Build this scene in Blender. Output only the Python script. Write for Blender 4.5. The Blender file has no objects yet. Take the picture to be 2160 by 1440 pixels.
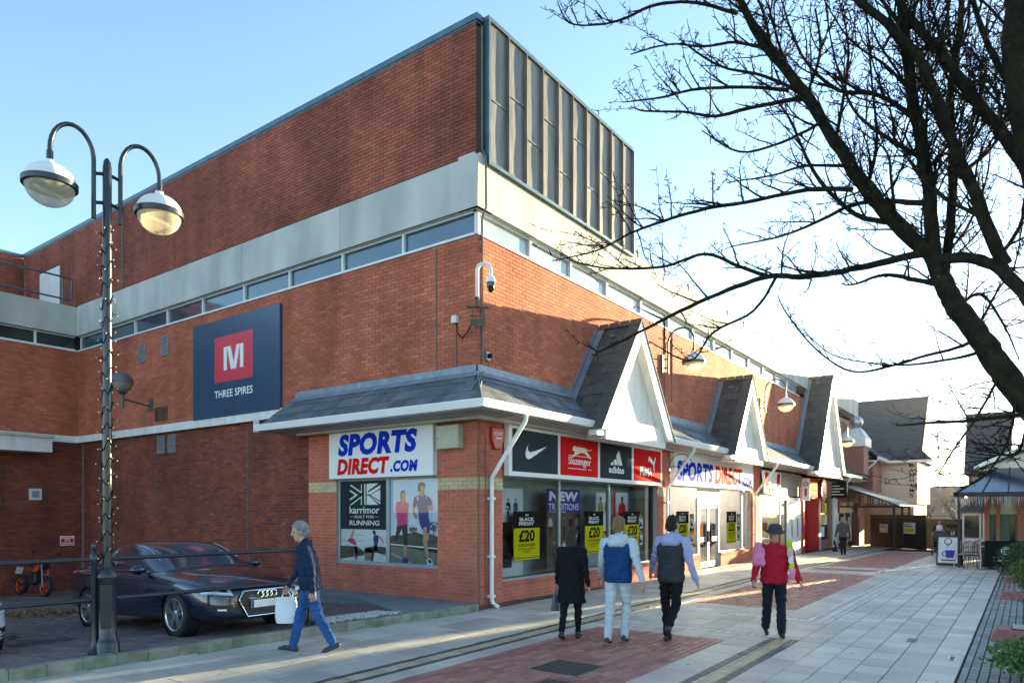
import bpy, bmesh, math, random
import numpy as np
from mathutils import Vector, Matrix
random.seed(7); RN = np.random.RandomState(11)
R = math.radians
sc = bpy.context.scene
col = sc.collection
# ------------------------------------------------------------------ camera
# world: X runs along the shopping street, Y along the car-park side of the store, store corner at the origin
CAMPOS = (-10.246, -8.268, 1.84)
HEAD = R(36.06)
FPX, CXP, HZP = 1490.0, 1080.0, 1077.0
cam = bpy.data.cameras.new('camera'); camo = bpy.data.objects.new('camera', cam); col.objects.link(camo)
camo.location = CAMPOS; camo.rotation_euler = (R(90), 0, HEAD - R(90))
cam.sensor_width = 36; cam.lens = FPX / 2160 * 36; cam.shift_y = (HZP - 720) / 2160.0; cam.clip_end = 3000; cam.clip_start = .05
sc.camera = camo
# ------------------------------------------------------------------ sky and sun (low, down the street to the right)
SUN_AZ, SUN_EL = R(-11.5), R(6.5)          # measured from +X
w = bpy.data.worlds.new('World'); sc.world = w; w.use_nodes = True
nt = w.node_tree; bg = nt.nodes['Background']
sky = nt.nodes.new('ShaderNodeTexSky'); sky.sky_type = 'NISHITA'; sky.sun_disc = False
sky.sun_elevation = SUN_EL; sky.sun_rotation = R(90) - SUN_AZ
sky.air_density = 0.8; sky.dust_density = 0.1; sky.ozone_density = 1.3; sky.altitude = 50
nt.links.new(sky.outputs[0], bg.inputs[0]); bg.inputs[1].default_value = 0.08
sl = bpy.data.lights.new('sun', 'SUN'); sl.energy = 3.7; sl.angle = R(.5); sl.color = (1.0, .80, .43)
so = bpy.data.objects.new('sun', sl); col.objects.link(so)
sd = Vector((math.cos(SUN_EL) * math.cos(SUN_AZ), math.cos(SUN_EL) * math.sin(SUN_AZ), math.sin(SUN_EL)))
so.rotation_euler = sd.to_track_quat('Z', 'Y').to_euler(); so.location = sd * 60
sc.view_settings.view_transform = 'Standard'; sc.view_settings.look = 'None'; sc.view_settings.gamma = 1
sc.view_settings.exposure = 3.05; sc.view_settings.use_curve_mapping = False
sc.cycles.max_bounces = 8; sc.cycles.transparent_max_bounces = 12
# ------------------------------------------------------------------ pixel helpers (used only to measure real positions)
_S, _C = math.sin(HEAD), math.cos(HEAD)
def at(px, py, d):
    a, b = (px - CXP) / FPX, (HZP - py) / FPX
    return Vector((CAMPOS[0] + d * (a * _S + _C), CAMPOS[1] + d * (-a * _C + _S), CAMPOS[2] + d * b))
# ------------------------------------------------------------------ materials
MT = {}
def M(name, c, c2=None, scale=4., rough=.7, metal=0., bump=0., bscale=60., spec=.5, isl=0., coat=0., detail=6., emit=0., alpha=None, trans=0., stretch=None):
    """procedural principled material: noise-mixed colour, optional per-piece tint, optional bump"""
    if name in MT: return MT[name]
    m = bpy.data.materials.new(name); m.use_nodes = True; MT[name] = m
    n = m.node_tree.nodes; l = m.node_tree.links; p = n['Principled BSDF']
    p.inputs['Roughness'].default_value = rough; p.inputs['Metallic'].default_value = metal
    p.inputs['Specular IOR Level'].default_value = spec; p.inputs['Coat Weight'].default_value = coat
    p.inputs['Transmission Weight'].default_value = trans
    c2 = c2 or tuple(x * .82 for x in c)
    tc = n.new('ShaderNodeTexCoord'); nz = n.new('ShaderNodeTexNoise'); nz.inputs['Scale'].default_value = scale; nz.inputs['Detail'].default_value = detail
    src = tc.outputs['Object']
    if isl: src = n.new('ShaderNodeNewGeometry').outputs['Position']
    if stretch:
        mp = n.new('ShaderNodeMapping'); mp.inputs['Scale'].default_value = stretch; l.new(src, mp.inputs[0]); src = mp.outputs[0]
    l.new(src, nz.inputs['Vector'])
    cr = n.new('ShaderNodeValToRGB'); cr.color_ramp.elements[0].position = .35; cr.color_ramp.elements[1].position = .68
    cr.color_ramp.elements[0].color = (*c2, 1); cr.color_ramp.elements[1].color = (*c, 1); l.new(nz.outputs['Fac'], cr.inputs[0])
    out = cr.outputs[0]
    if isl:
        ge = n.new('ShaderNodeNewGeometry'); oi = n.new('ShaderNodeObjectInfo')
        ad = n.new('ShaderNodeMath'); ad.operation = 'ADD'; l.new(ge.outputs['Random Per Island'], ad.inputs[0]); l.new(oi.outputs['Random'], ad.inputs[1])
        fr = n.new('ShaderNodeMath'); fr.operation = 'FRACT'; l.new(ad.outputs[0], fr.inputs[0])
        mr = n.new('ShaderNodeMapRange'); mr.inputs[3].default_value = 1 - isl; mr.inputs[4].default_value = 1 + isl; l.new(fr.outputs[0], mr.inputs[0])
        hs = n.new('ShaderNodeHueSaturation'); l.new(out, hs.inputs['Color']); l.new(mr.outputs[0], hs.inputs['Value'])
        m2 = n.new('ShaderNodeMath'); m2.operation = 'MULTIPLY_ADD'; m2.inputs[1].default_value = .02 * min(1, isl * 4); m2.inputs[2].default_value = .5 - .01 * min(1, isl * 4)
        l.new(fr.outputs[0], m2.inputs[0]); l.new(m2.outputs[0], hs.inputs['Hue'])
        out = hs.outputs[0]
    l.new(out, p.inputs['Base Color'])
    if emit:
        l.new(out, p.inputs['Emission Color']); p.inputs['Emission Strength'].default_value = emit
    if bump:
        nb = n.new('ShaderNodeTexNoise'); nb.inputs['Scale'].default_value = bscale; nb.inputs['Detail'].default_value = 5; l.new(src, nb.inputs['Vector'])
        b = n.new('ShaderNodeBump'); b.inputs['Strength'].default_value = bump; b.inputs['Distance'].default_value = .02
        l.new(nb.outputs['Fac'], b.inputs['Height']); l.new(b.outputs[0], p.inputs['Normal'])
    return m
def glass(name, tint=(.9, .95, .95), refl=1.45, rough=.0):
    if name in MT: return MT[name]
    m = bpy.data.materials.new(name); m.use_nodes = True; MT[name] = m
    n = m.node_tree.nodes; l = m.node_tree.links; n.remove(n['Principled BSDF'])
    t = n.new('ShaderNodeBsdfTransparent'); t.inputs[0].default_value = (*tint, 1)
    g = n.new('ShaderNodeBsdfGlossy'); g.inputs['Roughness'].default_value = rough
    f = n.new('ShaderNodeFresnel'); f.inputs[0].default_value = refl
    x = n.new('ShaderNodeMixShader'); l.new(f.outputs[0], x.inputs[0]); l.new(t.outputs[0], x.inputs[1]); l.new(g.outputs[0], x.inputs[2])
    l.new(x.outputs[0], n['Material Output'].inputs[0]); return m
def brickmat(name, cols, grime=.35, mortar=False):
    """bricks: a ramp of fired colours picked per brick, with soot and weather stains over them"""
    m = bpy.data.materials.new(name); m.use_nodes = True; MT[name] = m
    n = m.node_tree.nodes; l = m.node_tree.links; p = n['Principled BSDF']; p.inputs['Roughness'].default_value = .85; p.inputs['Specular IOR Level'].default_value = .25
    ge = n.new('ShaderNodeNewGeometry'); oi = n.new('ShaderNodeObjectInfo'); ad = n.new('ShaderNodeMath'); ad.operation = 'ADD'
    l.new(ge.outputs['Random Per Island'], ad.inputs[0]); l.new(oi.outputs['Random'], ad.inputs[1])
    fr = n.new('ShaderNodeMath'); fr.operation = 'FRACT'; l.new(ad.outputs[0], fr.inputs[0])
    cr = n.new('ShaderNodeValToRGB'); e = cr.color_ramp.elements
    while len(e) < len(cols): e.new(.5)
    for i, c in enumerate(cols): e[i].position = i / (len(cols) - 1); e[i].color = (*c, 1)
    l.new(fr.outputs[0], cr.inputs[0])
    nz = n.new('ShaderNodeTexNoise'); nz.inputs['Scale'].default_value = .55; nz.inputs['Detail'].default_value = 8; nz.inputs['Roughness'].default_value = .65
    l.new(ge.outputs['Position'], nz.inputs['Vector'])
    r2 = n.new('ShaderNodeMapRange'); r2.inputs[1].default_value = .38; r2.inputs[2].default_value = .66; r2.inputs[3].default_value = 1 - grime; r2.inputs[4].default_value = 1.08; l.new(nz.outputs['Fac'], r2.inputs[0])
    n2 = n.new('ShaderNodeTexNoise'); n2.inputs['Scale'].default_value = 38; n2.inputs['Detail'].default_value = 4; l.new(ge.outputs['Position'], n2.inputs['Vector'])
    r3 = n.new('ShaderNodeMapRange'); r3.inputs[3].default_value = .78; r3.inputs[4].default_value = 1.2; l.new(n2.outputs['Fac'], r3.inputs[0])
    mu = n.new('ShaderNodeMath'); mu.operation = 'MULTIPLY'; l.new(r2.outputs[0], mu.inputs[0]); l.new(r3.outputs[0], mu.inputs[1])
    mp = n.new('ShaderNodeMapping'); mp.inputs['Scale'].default_value = (1.3, 1.3, .16); l.new(ge.outputs['Position'], mp.inputs[0])
    n3 = n.new('ShaderNodeTexNoise'); n3.inputs['Scale'].default_value = 1.0; n3.inputs['Detail'].default_value = 6; l.new(mp.outputs[0], n3.inputs['Vector'])
    r4 = n.new('ShaderNodeMapRange'); r4.inputs[1].default_value = .40; r4.inputs[2].default_value = .58; r4.inputs[3].default_value = 1 - grime * .7; r4.inputs[4].default_value = 1.05; l.new(n3.outputs['Fac'], r4.inputs[0])
    m3 = n.new('ShaderNodeMath'); m3.operation = 'MULTIPLY'; l.new(mu.outputs[0], m3.inputs[0]); l.new(r4.outputs[0], m3.inputs[1]); mu = m3
    hs = n.new('ShaderNodeHueSaturation'); l.new(cr.outputs[0], hs.inputs['Color']); l.new(mu.outputs[0], hs.inputs['Value'])
    l.new(hs.outputs[0], p.inputs['Base Color'])
    b = n.new('ShaderNodeBump'); b.inputs['Strength'].default_value = .35; b.inputs['Distance'].default_value = .01; l.new(n2.outputs['Fac'], b.inputs['Height']); l.new(b.outputs[0], p.inputs['Normal'])
    return m
def brick_tex(name, c1, c2, mo, sx=.225, sy=.075, axis='XZ', rough=.85):
    """far-off masonry / tiling: brick pattern taken over by the material"""
    if name in MT: return MT[name]
    m = bpy.data.materials.new(name); m.use_nodes = True; MT[name] = m
    n = m.node_tree.nodes; l = m.node_tree.links; p = n['Principled BSDF']; p.inputs['Roughness'].default_value = rough
    tc = n.new('ShaderNodeNewGeometry'); sp = n.new('ShaderNodeSeparateXYZ'); l.new(tc.outputs['Position'], sp.inputs[0])
    cb = n.new('ShaderNodeCombineXYZ'); l.new(sp.outputs[axis[0]], cb.inputs[0]); l.new(sp.outputs[axis[1]], cb.inputs[1])
    br = n.new('ShaderNodeTexBrick'); br.inputs['Scale'].default_value = 1; br.inputs['Brick Width'].default_value = sx; br.inputs['Row Height'].default_value = sy
    br.inputs['Mortar Size'].default_value = .008; br.inputs['Color1'].default_value = (*c1, 1); br.inputs['Color2'].default_value = (*c2, 1); br.inputs['Mortar'].default_value = (*mo, 1)
    l.new(cb.outputs[0], br.inputs[0]); l.new(br.outputs[0], p.inputs['Base Color']); return m
# ------------------------------------------------------------------ mesh helpers
class MB:
    def __init__(s): s.v = []; s.f = []; s.m = []
    def add(s, vs, fs, m=0):
        o = len(s.v); s.v += [tuple(v) for v in vs]; s.f += [tuple(i + o for i in f) for f in fs]; s.m += [m] * len(fs); return s
    def box(s, x0, x1, y0, y1, z0, z1, m=0):
        v = [(x, y, z) for z in (z0, z1) for y in (y0, y1) for x in (x0, x1)]
        return s.add(v, [(0, 2, 3, 1), (4, 5, 7, 6), (0, 1, 5, 4), (2, 6, 7, 3), (0, 4, 6, 2), (1, 3, 7, 5)], m)
    def quad(s, a, b, c, d, m=0): return s.add([a, b, c, d], [(0, 1, 2, 3)], m)
    def prism(s, poly, off, m=0):
        """closed solid: 3-D polygon swept by vector off"""
        n = len(poly); off = Vector(off); P = [Vector(p) for p in poly]; Q = [p + off for p in P]
        return s.add(P + Q, [tuple(range(n))[::-1], tuple(range(n, 2 * n))] + [(i, (i + 1) % n, n + (i + 1) % n, n + i) for i in range(n)], m)
    def tube(s, pts, r, n=8, m=0, cap=True):
        P = [Vector(p) for p in pts]; rr = r if isinstance(r, (list, tuple)) else [r] * len(P)
        vs = []; prev = None
        for i, p in enumerate(P):
            t = (P[min(i + 1, len(P) - 1)] - P[max(i - 1, 0)])
            if t.length < 1e-9: t = Vector((0, 0, 1))
            t.normalize()
            if prev is None: a = t.orthogonal().normalized()
            else:
                a = prev - t * prev.dot(t); a = a.normalized() if a.length > 1e-6 else t.orthogonal().normalized()
            prev = a; b = t.cross(a)
            for k in range(n):
                q = 2 * math.pi * k / n; vs.append(p + (a * math.cos(q) + b * math.sin(q)) * rr[i])
        fs = [(i * n + k, i * n + (k + 1) % n, (i + 1) * n + (k + 1) % n, (i + 1) * n + k) for i in range(len(P) - 1) for k in range(n)]
        if cap: fs += [tuple(range(n))[::-1], tuple((len(P) - 1) * n + k for k in range(n))]
        return s.add(vs, fs, m)
    def lathe(s, prof, n=20, c=(0, 0, 0), m=0, ax=(0, 0, 1), sx=1., sy=1., cap=True):
        """prof: list of (r, h) along axis ax from c"""
        ax = Vector(ax).normalized(); a = ax.orthogonal().normalized() if abs(ax.z) < .99 else Vector((1, 0, 0)); b = ax.cross(a); c = Vector(c)
        vs = [c + ax * h + (a * math.cos(2 * math.pi * k / n) * sx + b * math.sin(2 * math.pi * k / n) * sy) * r for r, h in prof for k in range(n)]
        fs = [(i * n + k, i * n + (k + 1) % n, (i + 1) * n + (k + 1) % n, (i + 1) * n + k) for i in range(len(prof) - 1) for k in range(n)]
        if cap: fs += [tuple(range(n))[::-1], tuple((len(prof) - 1) * n + k for k in range(n))]
        return s.add(vs, fs, m)
    def ell(s, c, r, n=16, k=10, m=0):
        r = r if isinstance(r, (list, tuple)) else (r, r, r); c = Vector(c)
        vs = [c + Vector((0, 0, -r[2]))]
        for j in range(1, k):
            ph = -math.pi / 2 + math.pi * j / k
            vs += [c + Vector((r[0] * math.cos(ph) * math.cos(2 * math.pi * i / n), r[1] * math.cos(ph) * math.sin(2 * math.pi * i / n), r[2] * math.sin(ph))) for i in range(n)]
        vs.append(c + Vector((0, 0, r[2]))); L = len(vs) - 1
        fs = [(0, 1 + (i + 1) % n, 1 + i) for i in range(n)]
        for j in range(k - 2): fs += [(1 + j * n + i, 1 + j * n + (i + 1) % n, 1 + (j + 1) * n + (i + 1) % n, 1 + (j + 1) * n + i) for i in range(n)]
        fs += [(L, 1 + (k - 2) * n + i, 1 + (k - 2) * n + (i + 1) % n) for i in range(n)]
        return s.add(vs, fs, m)
    def build(s, name, mats, parent=None, smooth=False, world=False, bevel=0.):
        v = s.v
        if world and parent is not None:
            L = parent.location; v = [(a - L.x, b - L.y, c - L.z) for a, b, c in v]
        me = bpy.data.meshes.new(name); me.from_pydata(v, [], s.f)
        return mk(name, me, mats, parent, smooth, s.m, bevel)
def mk(name, me, mats, parent=None, smooth=False, mi=None, bevel=0.):
    if not isinstance(mats, (list, tuple)): mats = [mats]
    for m in mats: me.materials.append(m if not isinstance(m, str) else MT[m])
    if mi is not None and len(mats) > 1: me.polygons.foreach_set('material_index', mi)
    if smooth:
        me.polygons.foreach_set('use_smooth', [True] * len(me.polygons))
        try: me.set_sharp_from_angle(angle=R(42))
        except Exception: pass
    me.update()
    o = bpy.data.objects.new(name, me); col.objects.link(o)
    if parent is not None: o.parent = parent
    if bevel:
        b = o.modifiers.new('bevel', 'BEVEL'); b.width = bevel; b.segments = 2; b.limit_method = 'ANGLE'
    return o
def inst(o_or_mesh, name, parent, loc=(0, 0, 0), rot=(0, 0, 0), scale=(1, 1, 1)):
    me = o_or_mesh if isinstance(o_or_mesh, bpy.types.Mesh) else o_or_mesh.data
    o = bpy.data.objects.new(name, me); col.objects.link(o); o.parent = parent; o.location = loc; o.rotation_euler = rot; o.scale = scale; return o
def tag(o, label=None, cat=None, group=None, kind=None):
    if label: o['label'] = label
    if cat: o['category'] = cat
    if group: o['group'] = group
    if kind: o['kind'] = kind
    return o
def thing(name, label, cat, loc=(0, 0, 0), rz=0., group=None):
    o = bpy.data.objects.new(name, None); o.empty_display_size = .2; col.objects.link(o); o.location = loc; o.rotation_euler = (0, 0, rz); return tag(o, label, cat, group)
def copy_tree(o, parent=None):
    c = o.copy(); col.objects.link(c); c.parent = parent
    for ch in list(o.children): copy_tree(ch, c)
    return c
# ------------------------------------------------------------------ flat print and lettering on a frame
class Fr:
    """flat frame: origin o, right u, up v; the print lies on the side n = u x v"""
    def __init__(s, o, u, v=(0, 0, 1)): s.o = Vector(o); s.u = Vector(u).normalized(); s.v = Vector(v).normalized(); s.n = s.u.cross(s.v)
    def p(s, a, b, d=0.): return s.o + s.u * a + s.v * b + s.n * d
_txt = {}
def text_geo(t, bold=0., sp=1.):
    k = (t, bold, sp)
    if k in _txt: return _txt[k]
    cu = bpy.data.curves.new('t', 'FONT'); cu.body = t; cu.offset = bold; cu.space_character = sp; cu.resolution_u = 3; cu.fill_mode = 'FRONT'; cu.dimensions = '2D'
    ob = bpy.data.objects.new('t', cu); col.objects.link(ob); dg = bpy.context.evaluated_depsgraph_get()
    me = bpy.data.meshes.new_from_object(ob.evaluated_get(dg))
    v = np.array([x.co[:2] for x in me.vertices]); f = [tuple(p.vertices) for p in me.polygons]
    bpy.data.objects.remove(ob); bpy.data.curves.remove(cu); bpy.data.meshes.remove(me)
    v = (v - v.min(0)) / (v.max(0) - v.min(0)); _txt[k] = (v, f); return v, f
def put_text(mb, fr, t, x, y, wd, ht, d, m=0, bold=.02, shear=0., sp=1.):
    """lettering filling the box x..x+wd, y..y+ht on frame fr"""
    v, f = text_geo(t, bold, sp)
    sh = shear * ht
    vs = [fr.p(x + a * (wd - abs(sh)) + (b * sh if sh > 0 else (b - 1) * sh), y + b * ht, d) for a, b in v]
    mb.add(vs, f, m)
def put_poly(mb, fr, pts, d, m=0, x=0., y=0., s=1., sy=None):
    sy = sy or s
    mb.add([fr.p(x + a * s, y + b * sy, d) for a, b in pts], [tuple(range(len(pts)))], m)
def put_rect(mb, fr, x0, y0, x1, y1, d, m=0): put_poly(mb, fr, [(x0, y0), (x1, y0), (x1, y1), (x0, y1)], d, m)
def put_ring(mb, fr, cx, cy, r0, r1, d, m=0, n=28, a0=0., a1=360., ry=1.):
    A = [R(a0 + (a1 - a0) * i / n) for i in range(n + 1)]
    vs = [fr.p(cx + r * math.cos(a), cy + r * math.sin(a) * ry, d) for a in A for r in (r0, r1)]
    mb.add(vs, [(2 * i, 2 * i + 1, 2 * i + 3, 2 * i + 2) for i in range(n)], m)
def slab_board(mb, fr, x0, y0, x1, y1, d0, d1, m=0):
    mb.prism([fr.p(x0, y0, d0), fr.p(x1, y0, d0), fr.p(x1, y1, d0), fr.p(x0, y1, d0)], fr.n * (d1 - d0), m)
# ================================================================== GROUND
def gz(x): return -.012 * max(0., min(x, 60.) - 14.)            # the street falls gently away
def yk(x): return -.16 - .107 * x                                # kerb line between street and car park
def cz(x, y): return .12 - .05 * max(0., y - yk(x))              # car park falls away from the street
M('bedding', (.075, .07, .062), (.045, .045, .04), 6, .95, bump=.3)
M('slab_grey', (.54, .485, .39), (.40, .37, .315), 1.1, .55, bump=.22, bscale=90, isl=.17)
M('slab_pale', (.58, .55, .49), (.46, .45, .41), 3, .5, bump=.2, bscale=90, isl=.10)
M('paver_red', (.40, .17, .125), (.30, .125, .095), 3, .6, bump=.3, bscale=80, isl=.24)
M('paver_buff', (.50, .40, .25), (.40, .32, .2), 4, .55, bump=.25, bscale=80, isl=.14)
M('paver_dark', (.085, .08, .09), (.06, .055, .065), 4, .55, bump=.25, bscale=80, isl=.25)
M('paver_purple', (.20, .145, .135), (.14, .105, .10), 2, .75, bump=.3, bscale=80, isl=.22)
M('block_grey', (.25, .26, .24), (.18, .19, .175), 3, .7, bump=.3, bscale=80, isl=.18)
M('moss', (.07, .09, .02), (.05, .05, .03), 9, 1., bump=.5)
M('kerb_stone', (.30, .29, .24), (.15, .17, .11), 5, .85, bump=.5, bscale=120, isl=.12)
M('iron', (.06, .058, .056), (.035, .034, .034), 20, .5, .6, bump=.3)
M('steel_dull', (.36, .35, .33), (.2, .2, .2), 30, .4, .8); M('steel_worn', (.20, .195, .19), (.12, .12, .12), 30, .5, .5)
M('plate_brown', (.075, .042, .040), (.05, .03, .03), 9, .7, bump=.3)
M('gravel', (.62, .63, .60), (.42, .43, .42), 40, .8, isl=.25)
M('leaf_litter', (.30, .17, .05), (.15, .085, .03), 30, .8, isl=.4)
g = MB()
XS = [-500, -80, -30, -14, -8, -4, 0, 8, 14, 25, 40, 60, 120, 600]
def row(y): return [(x, (yk(x) if y == 'k' and x <= 0 else (-.16 if y == 'k' else y))) for x in XS]
rows = [-600, -120, -40, -15, -9, -4, 'k']
V = [[(x, y, gz(x) - .04) for x, y in row(r)] for r in rows]
def grid(V):
    nx = len(V[0]); vs = [p for r in V for p in r]
    g.add(vs, [(j * nx + i, j * nx + i + 1, (j + 1) * nx + i + 1, (j + 1) * nx + i) for j in range(len(V) - 1) for i in range(nx - 1)])
grid(V)
rows2 = ['k', 4, 9, 16.6, 60, 200, 700]
V = [[(x, y, (cz(x, min(y, 17)) if x <= 0 else -.2 + 0 * y) - .045 if x <= 0 else gz(x) - .04) for x, y in row(r)] for r in rows2]
grid(V)
ground = tag(g.build('ground', 'bedding'), kind='structure')
# ---- pieces -------------------------------------------------------------
CAMV = Vector(CAMPOS)
def proj(p):
    x, y = p[0] - CAMPOS[0], p[1] - CAMPOS[1]; d = x * _C + y * _S; a = x * _S - y * _C
    return (CXP + FPX * a / max(d, .01), HZP - FPX * (p[2] - CAMPOS[2]) / max(d, .01), d)
def in_view(x, y, z, pad=30):
    p = proj((x, y, z)); return p[2] > .5 and -pad < p[0] < 2160 + pad and p[1] < 1440 + pad
def fill(L, x0, x1, y0, y1, sx, sy, kind, along='x', stag=.5, clipk=False):
    """staggered rectangular pieces (long side sx along 'along')"""
    if along == 'x':
        ny = max(1, round((y1 - y0) / sy)); hy = (y1 - y0) / ny
        for j in range(ny):
            x = math.floor(x0 / sx) * sx - (stag * sx if j % 2 else 0)
            while x < x1:
                a, b = max(x, x0), min(x + sx, x1)
                if b - a > .03: L.append((a, b, y0 + j * hy, y0 + (j + 1) * hy, kind))
                x += sx
    else:
        nx = max(1, round((x1 - x0) / sy)); hx = (x1 - x0) / nx
        for i in range(nx):
            y = math.floor(y0 / sx) * sx - (stag * sx if i % 2 else 0)
            while y < y1:
                a, b = max(y, y0), min(y + sx, y1)
                if b - a > .03: L.append((x0 + i * hx, x0 + (i + 1) * hx, a, b, kind))
                y += sx
    return L
PC = {}
def piece_mesh(sx, sy, kind, h=.05, gap=.004, bev=.006):
    k = (round(sx, 2), round(sy, 2), kind, h)
    if k in PC: return PC[k]
    a, b = sx / 2 - gap, sy / 2 - gap
    v = [(-a, -b, -h), (a, -b, -h), (a, b, -h), (-a, b, -h), (-a, -b, -bev), (a, -b, -bev), (a, b, -bev), (-a, b, -bev), (-a + bev, -b + bev, 0), (a - bev, -b + bev, 0), (a - bev, b - bev, 0), (-a + bev, b - bev, 0)]
    f = [(0, 1, 5, 4), (1, 2, 6, 5), (2, 3, 7, 6), (3, 0, 4, 7), (4, 5, 9, 8), (5, 6, 10, 9), (6, 7, 11, 10), (7, 4, 8, 11), (8, 9, 10, 11)]
    me = bpy.data.meshes.new(k[2]); me.from_pydata(v, [], f); me.materials.append(MT[kind]); PC[k] = me; return me
def lay(parent, L, name, stuffname, zf, limit=300, h=.05, jit=.0025, gap=.004):
    """the pieces that show largest become objects, the rest one joined part per material"""
    def key(p):
        x, y = (p[0] + p[1]) / 2, (p[2] + p[3]) / 2
        return (0 if in_view(x, y, zf(x, y), 0) else 1e6) + math.hypot(x - CAMPOS[0], y - CAMPOS[1])
    L = sorted([p for p in L if in_view((p[0] + p[1]) / 2, (p[2] + p[3]) / 2, 0, 500)], key=key)
    mbs = {}
    for i, (a, b, c, d, kind) in enumerate(L):
        x, y = (a + b) / 2, (c + d) / 2; z = zf(x, y) + random.uniform(-jit, jit)
        sx = (zf(x + .5, y) - zf(x - .5, y)); sy = (zf(x, y + .5) - zf(x, y - .5))
        if i < limit:
            me = piece_mesh(b - a, d - c, kind, h, gap)
            inst(me, name, parent, (x, y, z), (math.atan(sy) + random.uniform(-.003, .003), -math.atan(sx) + random.uniform(-.002, .002), 0))
        else:
            mb = mbs.setdefault(kind, MB()); A, B = (b - a) / 2 - gap, (d - c) / 2 - gap; e = .005
            tz = lambda u, v_: z + u * sx + v_ * sy
            q = [(-A, -B), (A, -B), (A, B), (-A, B)]; q2 = [(-A + e, -B + e), (A - e, -B + e), (A - e, B - e), (-A + e, B - e)]
            mb.add([(x + u, y + w_, tz(u, w_) - h) for u, w_ in q] + [(x + u, y + w_, tz(u, w_)) for u, w_ in q2],
                   [(0, 1, 5, 4), (1, 2, 6, 5), (2, 3, 7, 6), (3, 0, 4, 7), (4, 5, 6, 7)])
    for kind, mb in mbs.items(): tag(mb.build(stuffname, kind, parent), kind='stuff')
pav = bpy.data.objects.new('street_pavement', None); col.objects.link(pav); tag(pav, kind='structure')
SL = []; PV = []
# slabs beside the shops
for a, b, c, d, k in fill([], -13, 36, -2.05, 1.3, .62, .46, 'slab_grey'):
    xm = (a + b) / 2
    lim = yk(xm) - .0 if xm < -.12 else -.0
    if c < lim - .05: SL.append((a, b, c, min(d, lim), k))
fill(SL, -11, 36, -7.64, -5.65, .46, .33, 'slab_grey')
for y0 in (-2.45, -5.65):                                     # long stripes: dark / buff / dark
    if y0 < -3: segs = [(-11, .3), (2.2, 12.6), (14.9, 30)]
    else: segs = [(-11, 30)]
    for x0, x1 in segs:
        fill(PV, x0, x1, y0, y0 + .1, .2, .1, 'paver_dark' if x0 < 0 else 'slab_pale'); fill(PV, x0, x1, y0 + .3, y0 + .4, .2, .1, 'paver_dark' if x0 < 0 else 'slab_pale')
        fill(PV, x0, x1, y0 + .1, y0 + .3, .2, .1, 'paver_buff' if x0 < 0 else 'slab_pale', along='y', stag=0)
    if y0 < -3: fill(SL, .3, 2.2, -5.65, -5.25, .62, .4, 'slab_grey'); fill(SL, 12.6, 14.9, -5.65, -5.25, .62, .4, 'slab_grey')
for x0 in (.3, 2.2, 12.7, 14.6):                              # cross stripes
    k = 'slab_pale'
    fill(PV, x0, x0 + .25, -5.25, -2.45, .25, .12, k, along='x', stag=0)
for x0, x1 in ((.55, 2.2),): fill(SL, x0, x1, -5.25, -2.45, .55, .4, 'slab_grey')
for x0, x1, r0, r1 in ((-11, .3, -11, -.3), (2.45, 12.7, 3.45, 12.1), (12.95, 14.6, 13.3, 14.25), (14.85, 30, 15.3, 29)):
    ya, yb = -4.78, -2.72
    fill(SL, x0, x1, yb, -2.45, .62, .27, 'slab_grey'); fill(SL, x0, x1, -5.25, ya, .62, .47, 'slab_grey')
    if r0 > x0: fill(SL, x0, r0, ya, yb, .5, .4, 'slab_grey')
    if r1 < x1: fill(SL, r1, x1, ya, yb, .6, .4, 'slab_grey')
    fill(PV, r0, r1, ya, yb, .21, .104, 'paver_red', along='x')
# openings for the two inspection covers
COV = [(-3.13, -3.89, .31), (-4.05, -4.33, .31)]
PV = [p for p in PV if not any(abs((p[0] + p[1]) / 2 - cx) < r + .09 and abs((p[2] + p[3]) / 2 - cy) < r + .04 for cx, cy, r in COV)]
lay(pav, SL, 'paving_slab', 'far_slabs', lambda x, y: gz(x))
lay(pav, PV, 'paver', 'pavers', lambda x, y: gz(x) - .001, 300)
for i, (cx, cy, r) in enumerate(COV):
    t = thing('manhole_cover', ['square iron inspection cover set in red pavers in the street', 'square iron cover in red pavers cut by the lower picture edge'][i], 'manhole cover', (cx, cy, 0))
    MB().box(-r - .16, r + .16, -r - .12, r + .12, -.05, -.006).build('surround', 'paver_red', t); MB().box(-r - .02, r + .02, -r - .02, r + .02, -.03, -.002).build('frame', 'steel_dull', t); MB().box(-r, r, -r, r, -.02, .0).build('lid', 'iron', t)
    mb = MB()
    for a in range(9):
        for b in range(9):
            u, v = -r + .06 + a * (2 * r - .12) / 8, -r + .06 + b * (2 * r - .12) / 8
            q = .022; (mb.box(u - q, u + q, v - .006, v + .006, -.002, .005) if (a + b) % 2 else mb.box(u - .006, u + .006, v - q, v + q, -.002, .004))
    tag(mb.build('tread_bars', 'steel_worn', t), kind='stuff')
# small round and slot drains near the right-hand edge
for (dx, dy, wx, wy, lab) in ((1.22, -6.96, .34, .16, 'small oblong iron drain plate in the grey slabs'), (.1, -7.52, .3, .09, 'small metal channel drain against the block-paved edge')):
    t = thing('drain_cover', lab, 'drain', (dx, dy, 0))
    MB().box(-wx / 2, wx / 2, -wy / 2, wy / 2, -.03, .004).build('plate', M('steel_dull', (.36, .35, .33), (.2, .2, .2), 30, .4, .8), t)
    mb = MB()
    for k in range(6): mb.box(-wx / 2 + .03 + k * (wx - .06) / 5 - .008, -wx / 2 + .03 + k * (wx - .06) / 5 + .008, -wy / 2 + .02, wy / 2 - .02, .004, .007)
    mb.build('slot', 'iron', t)
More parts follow.
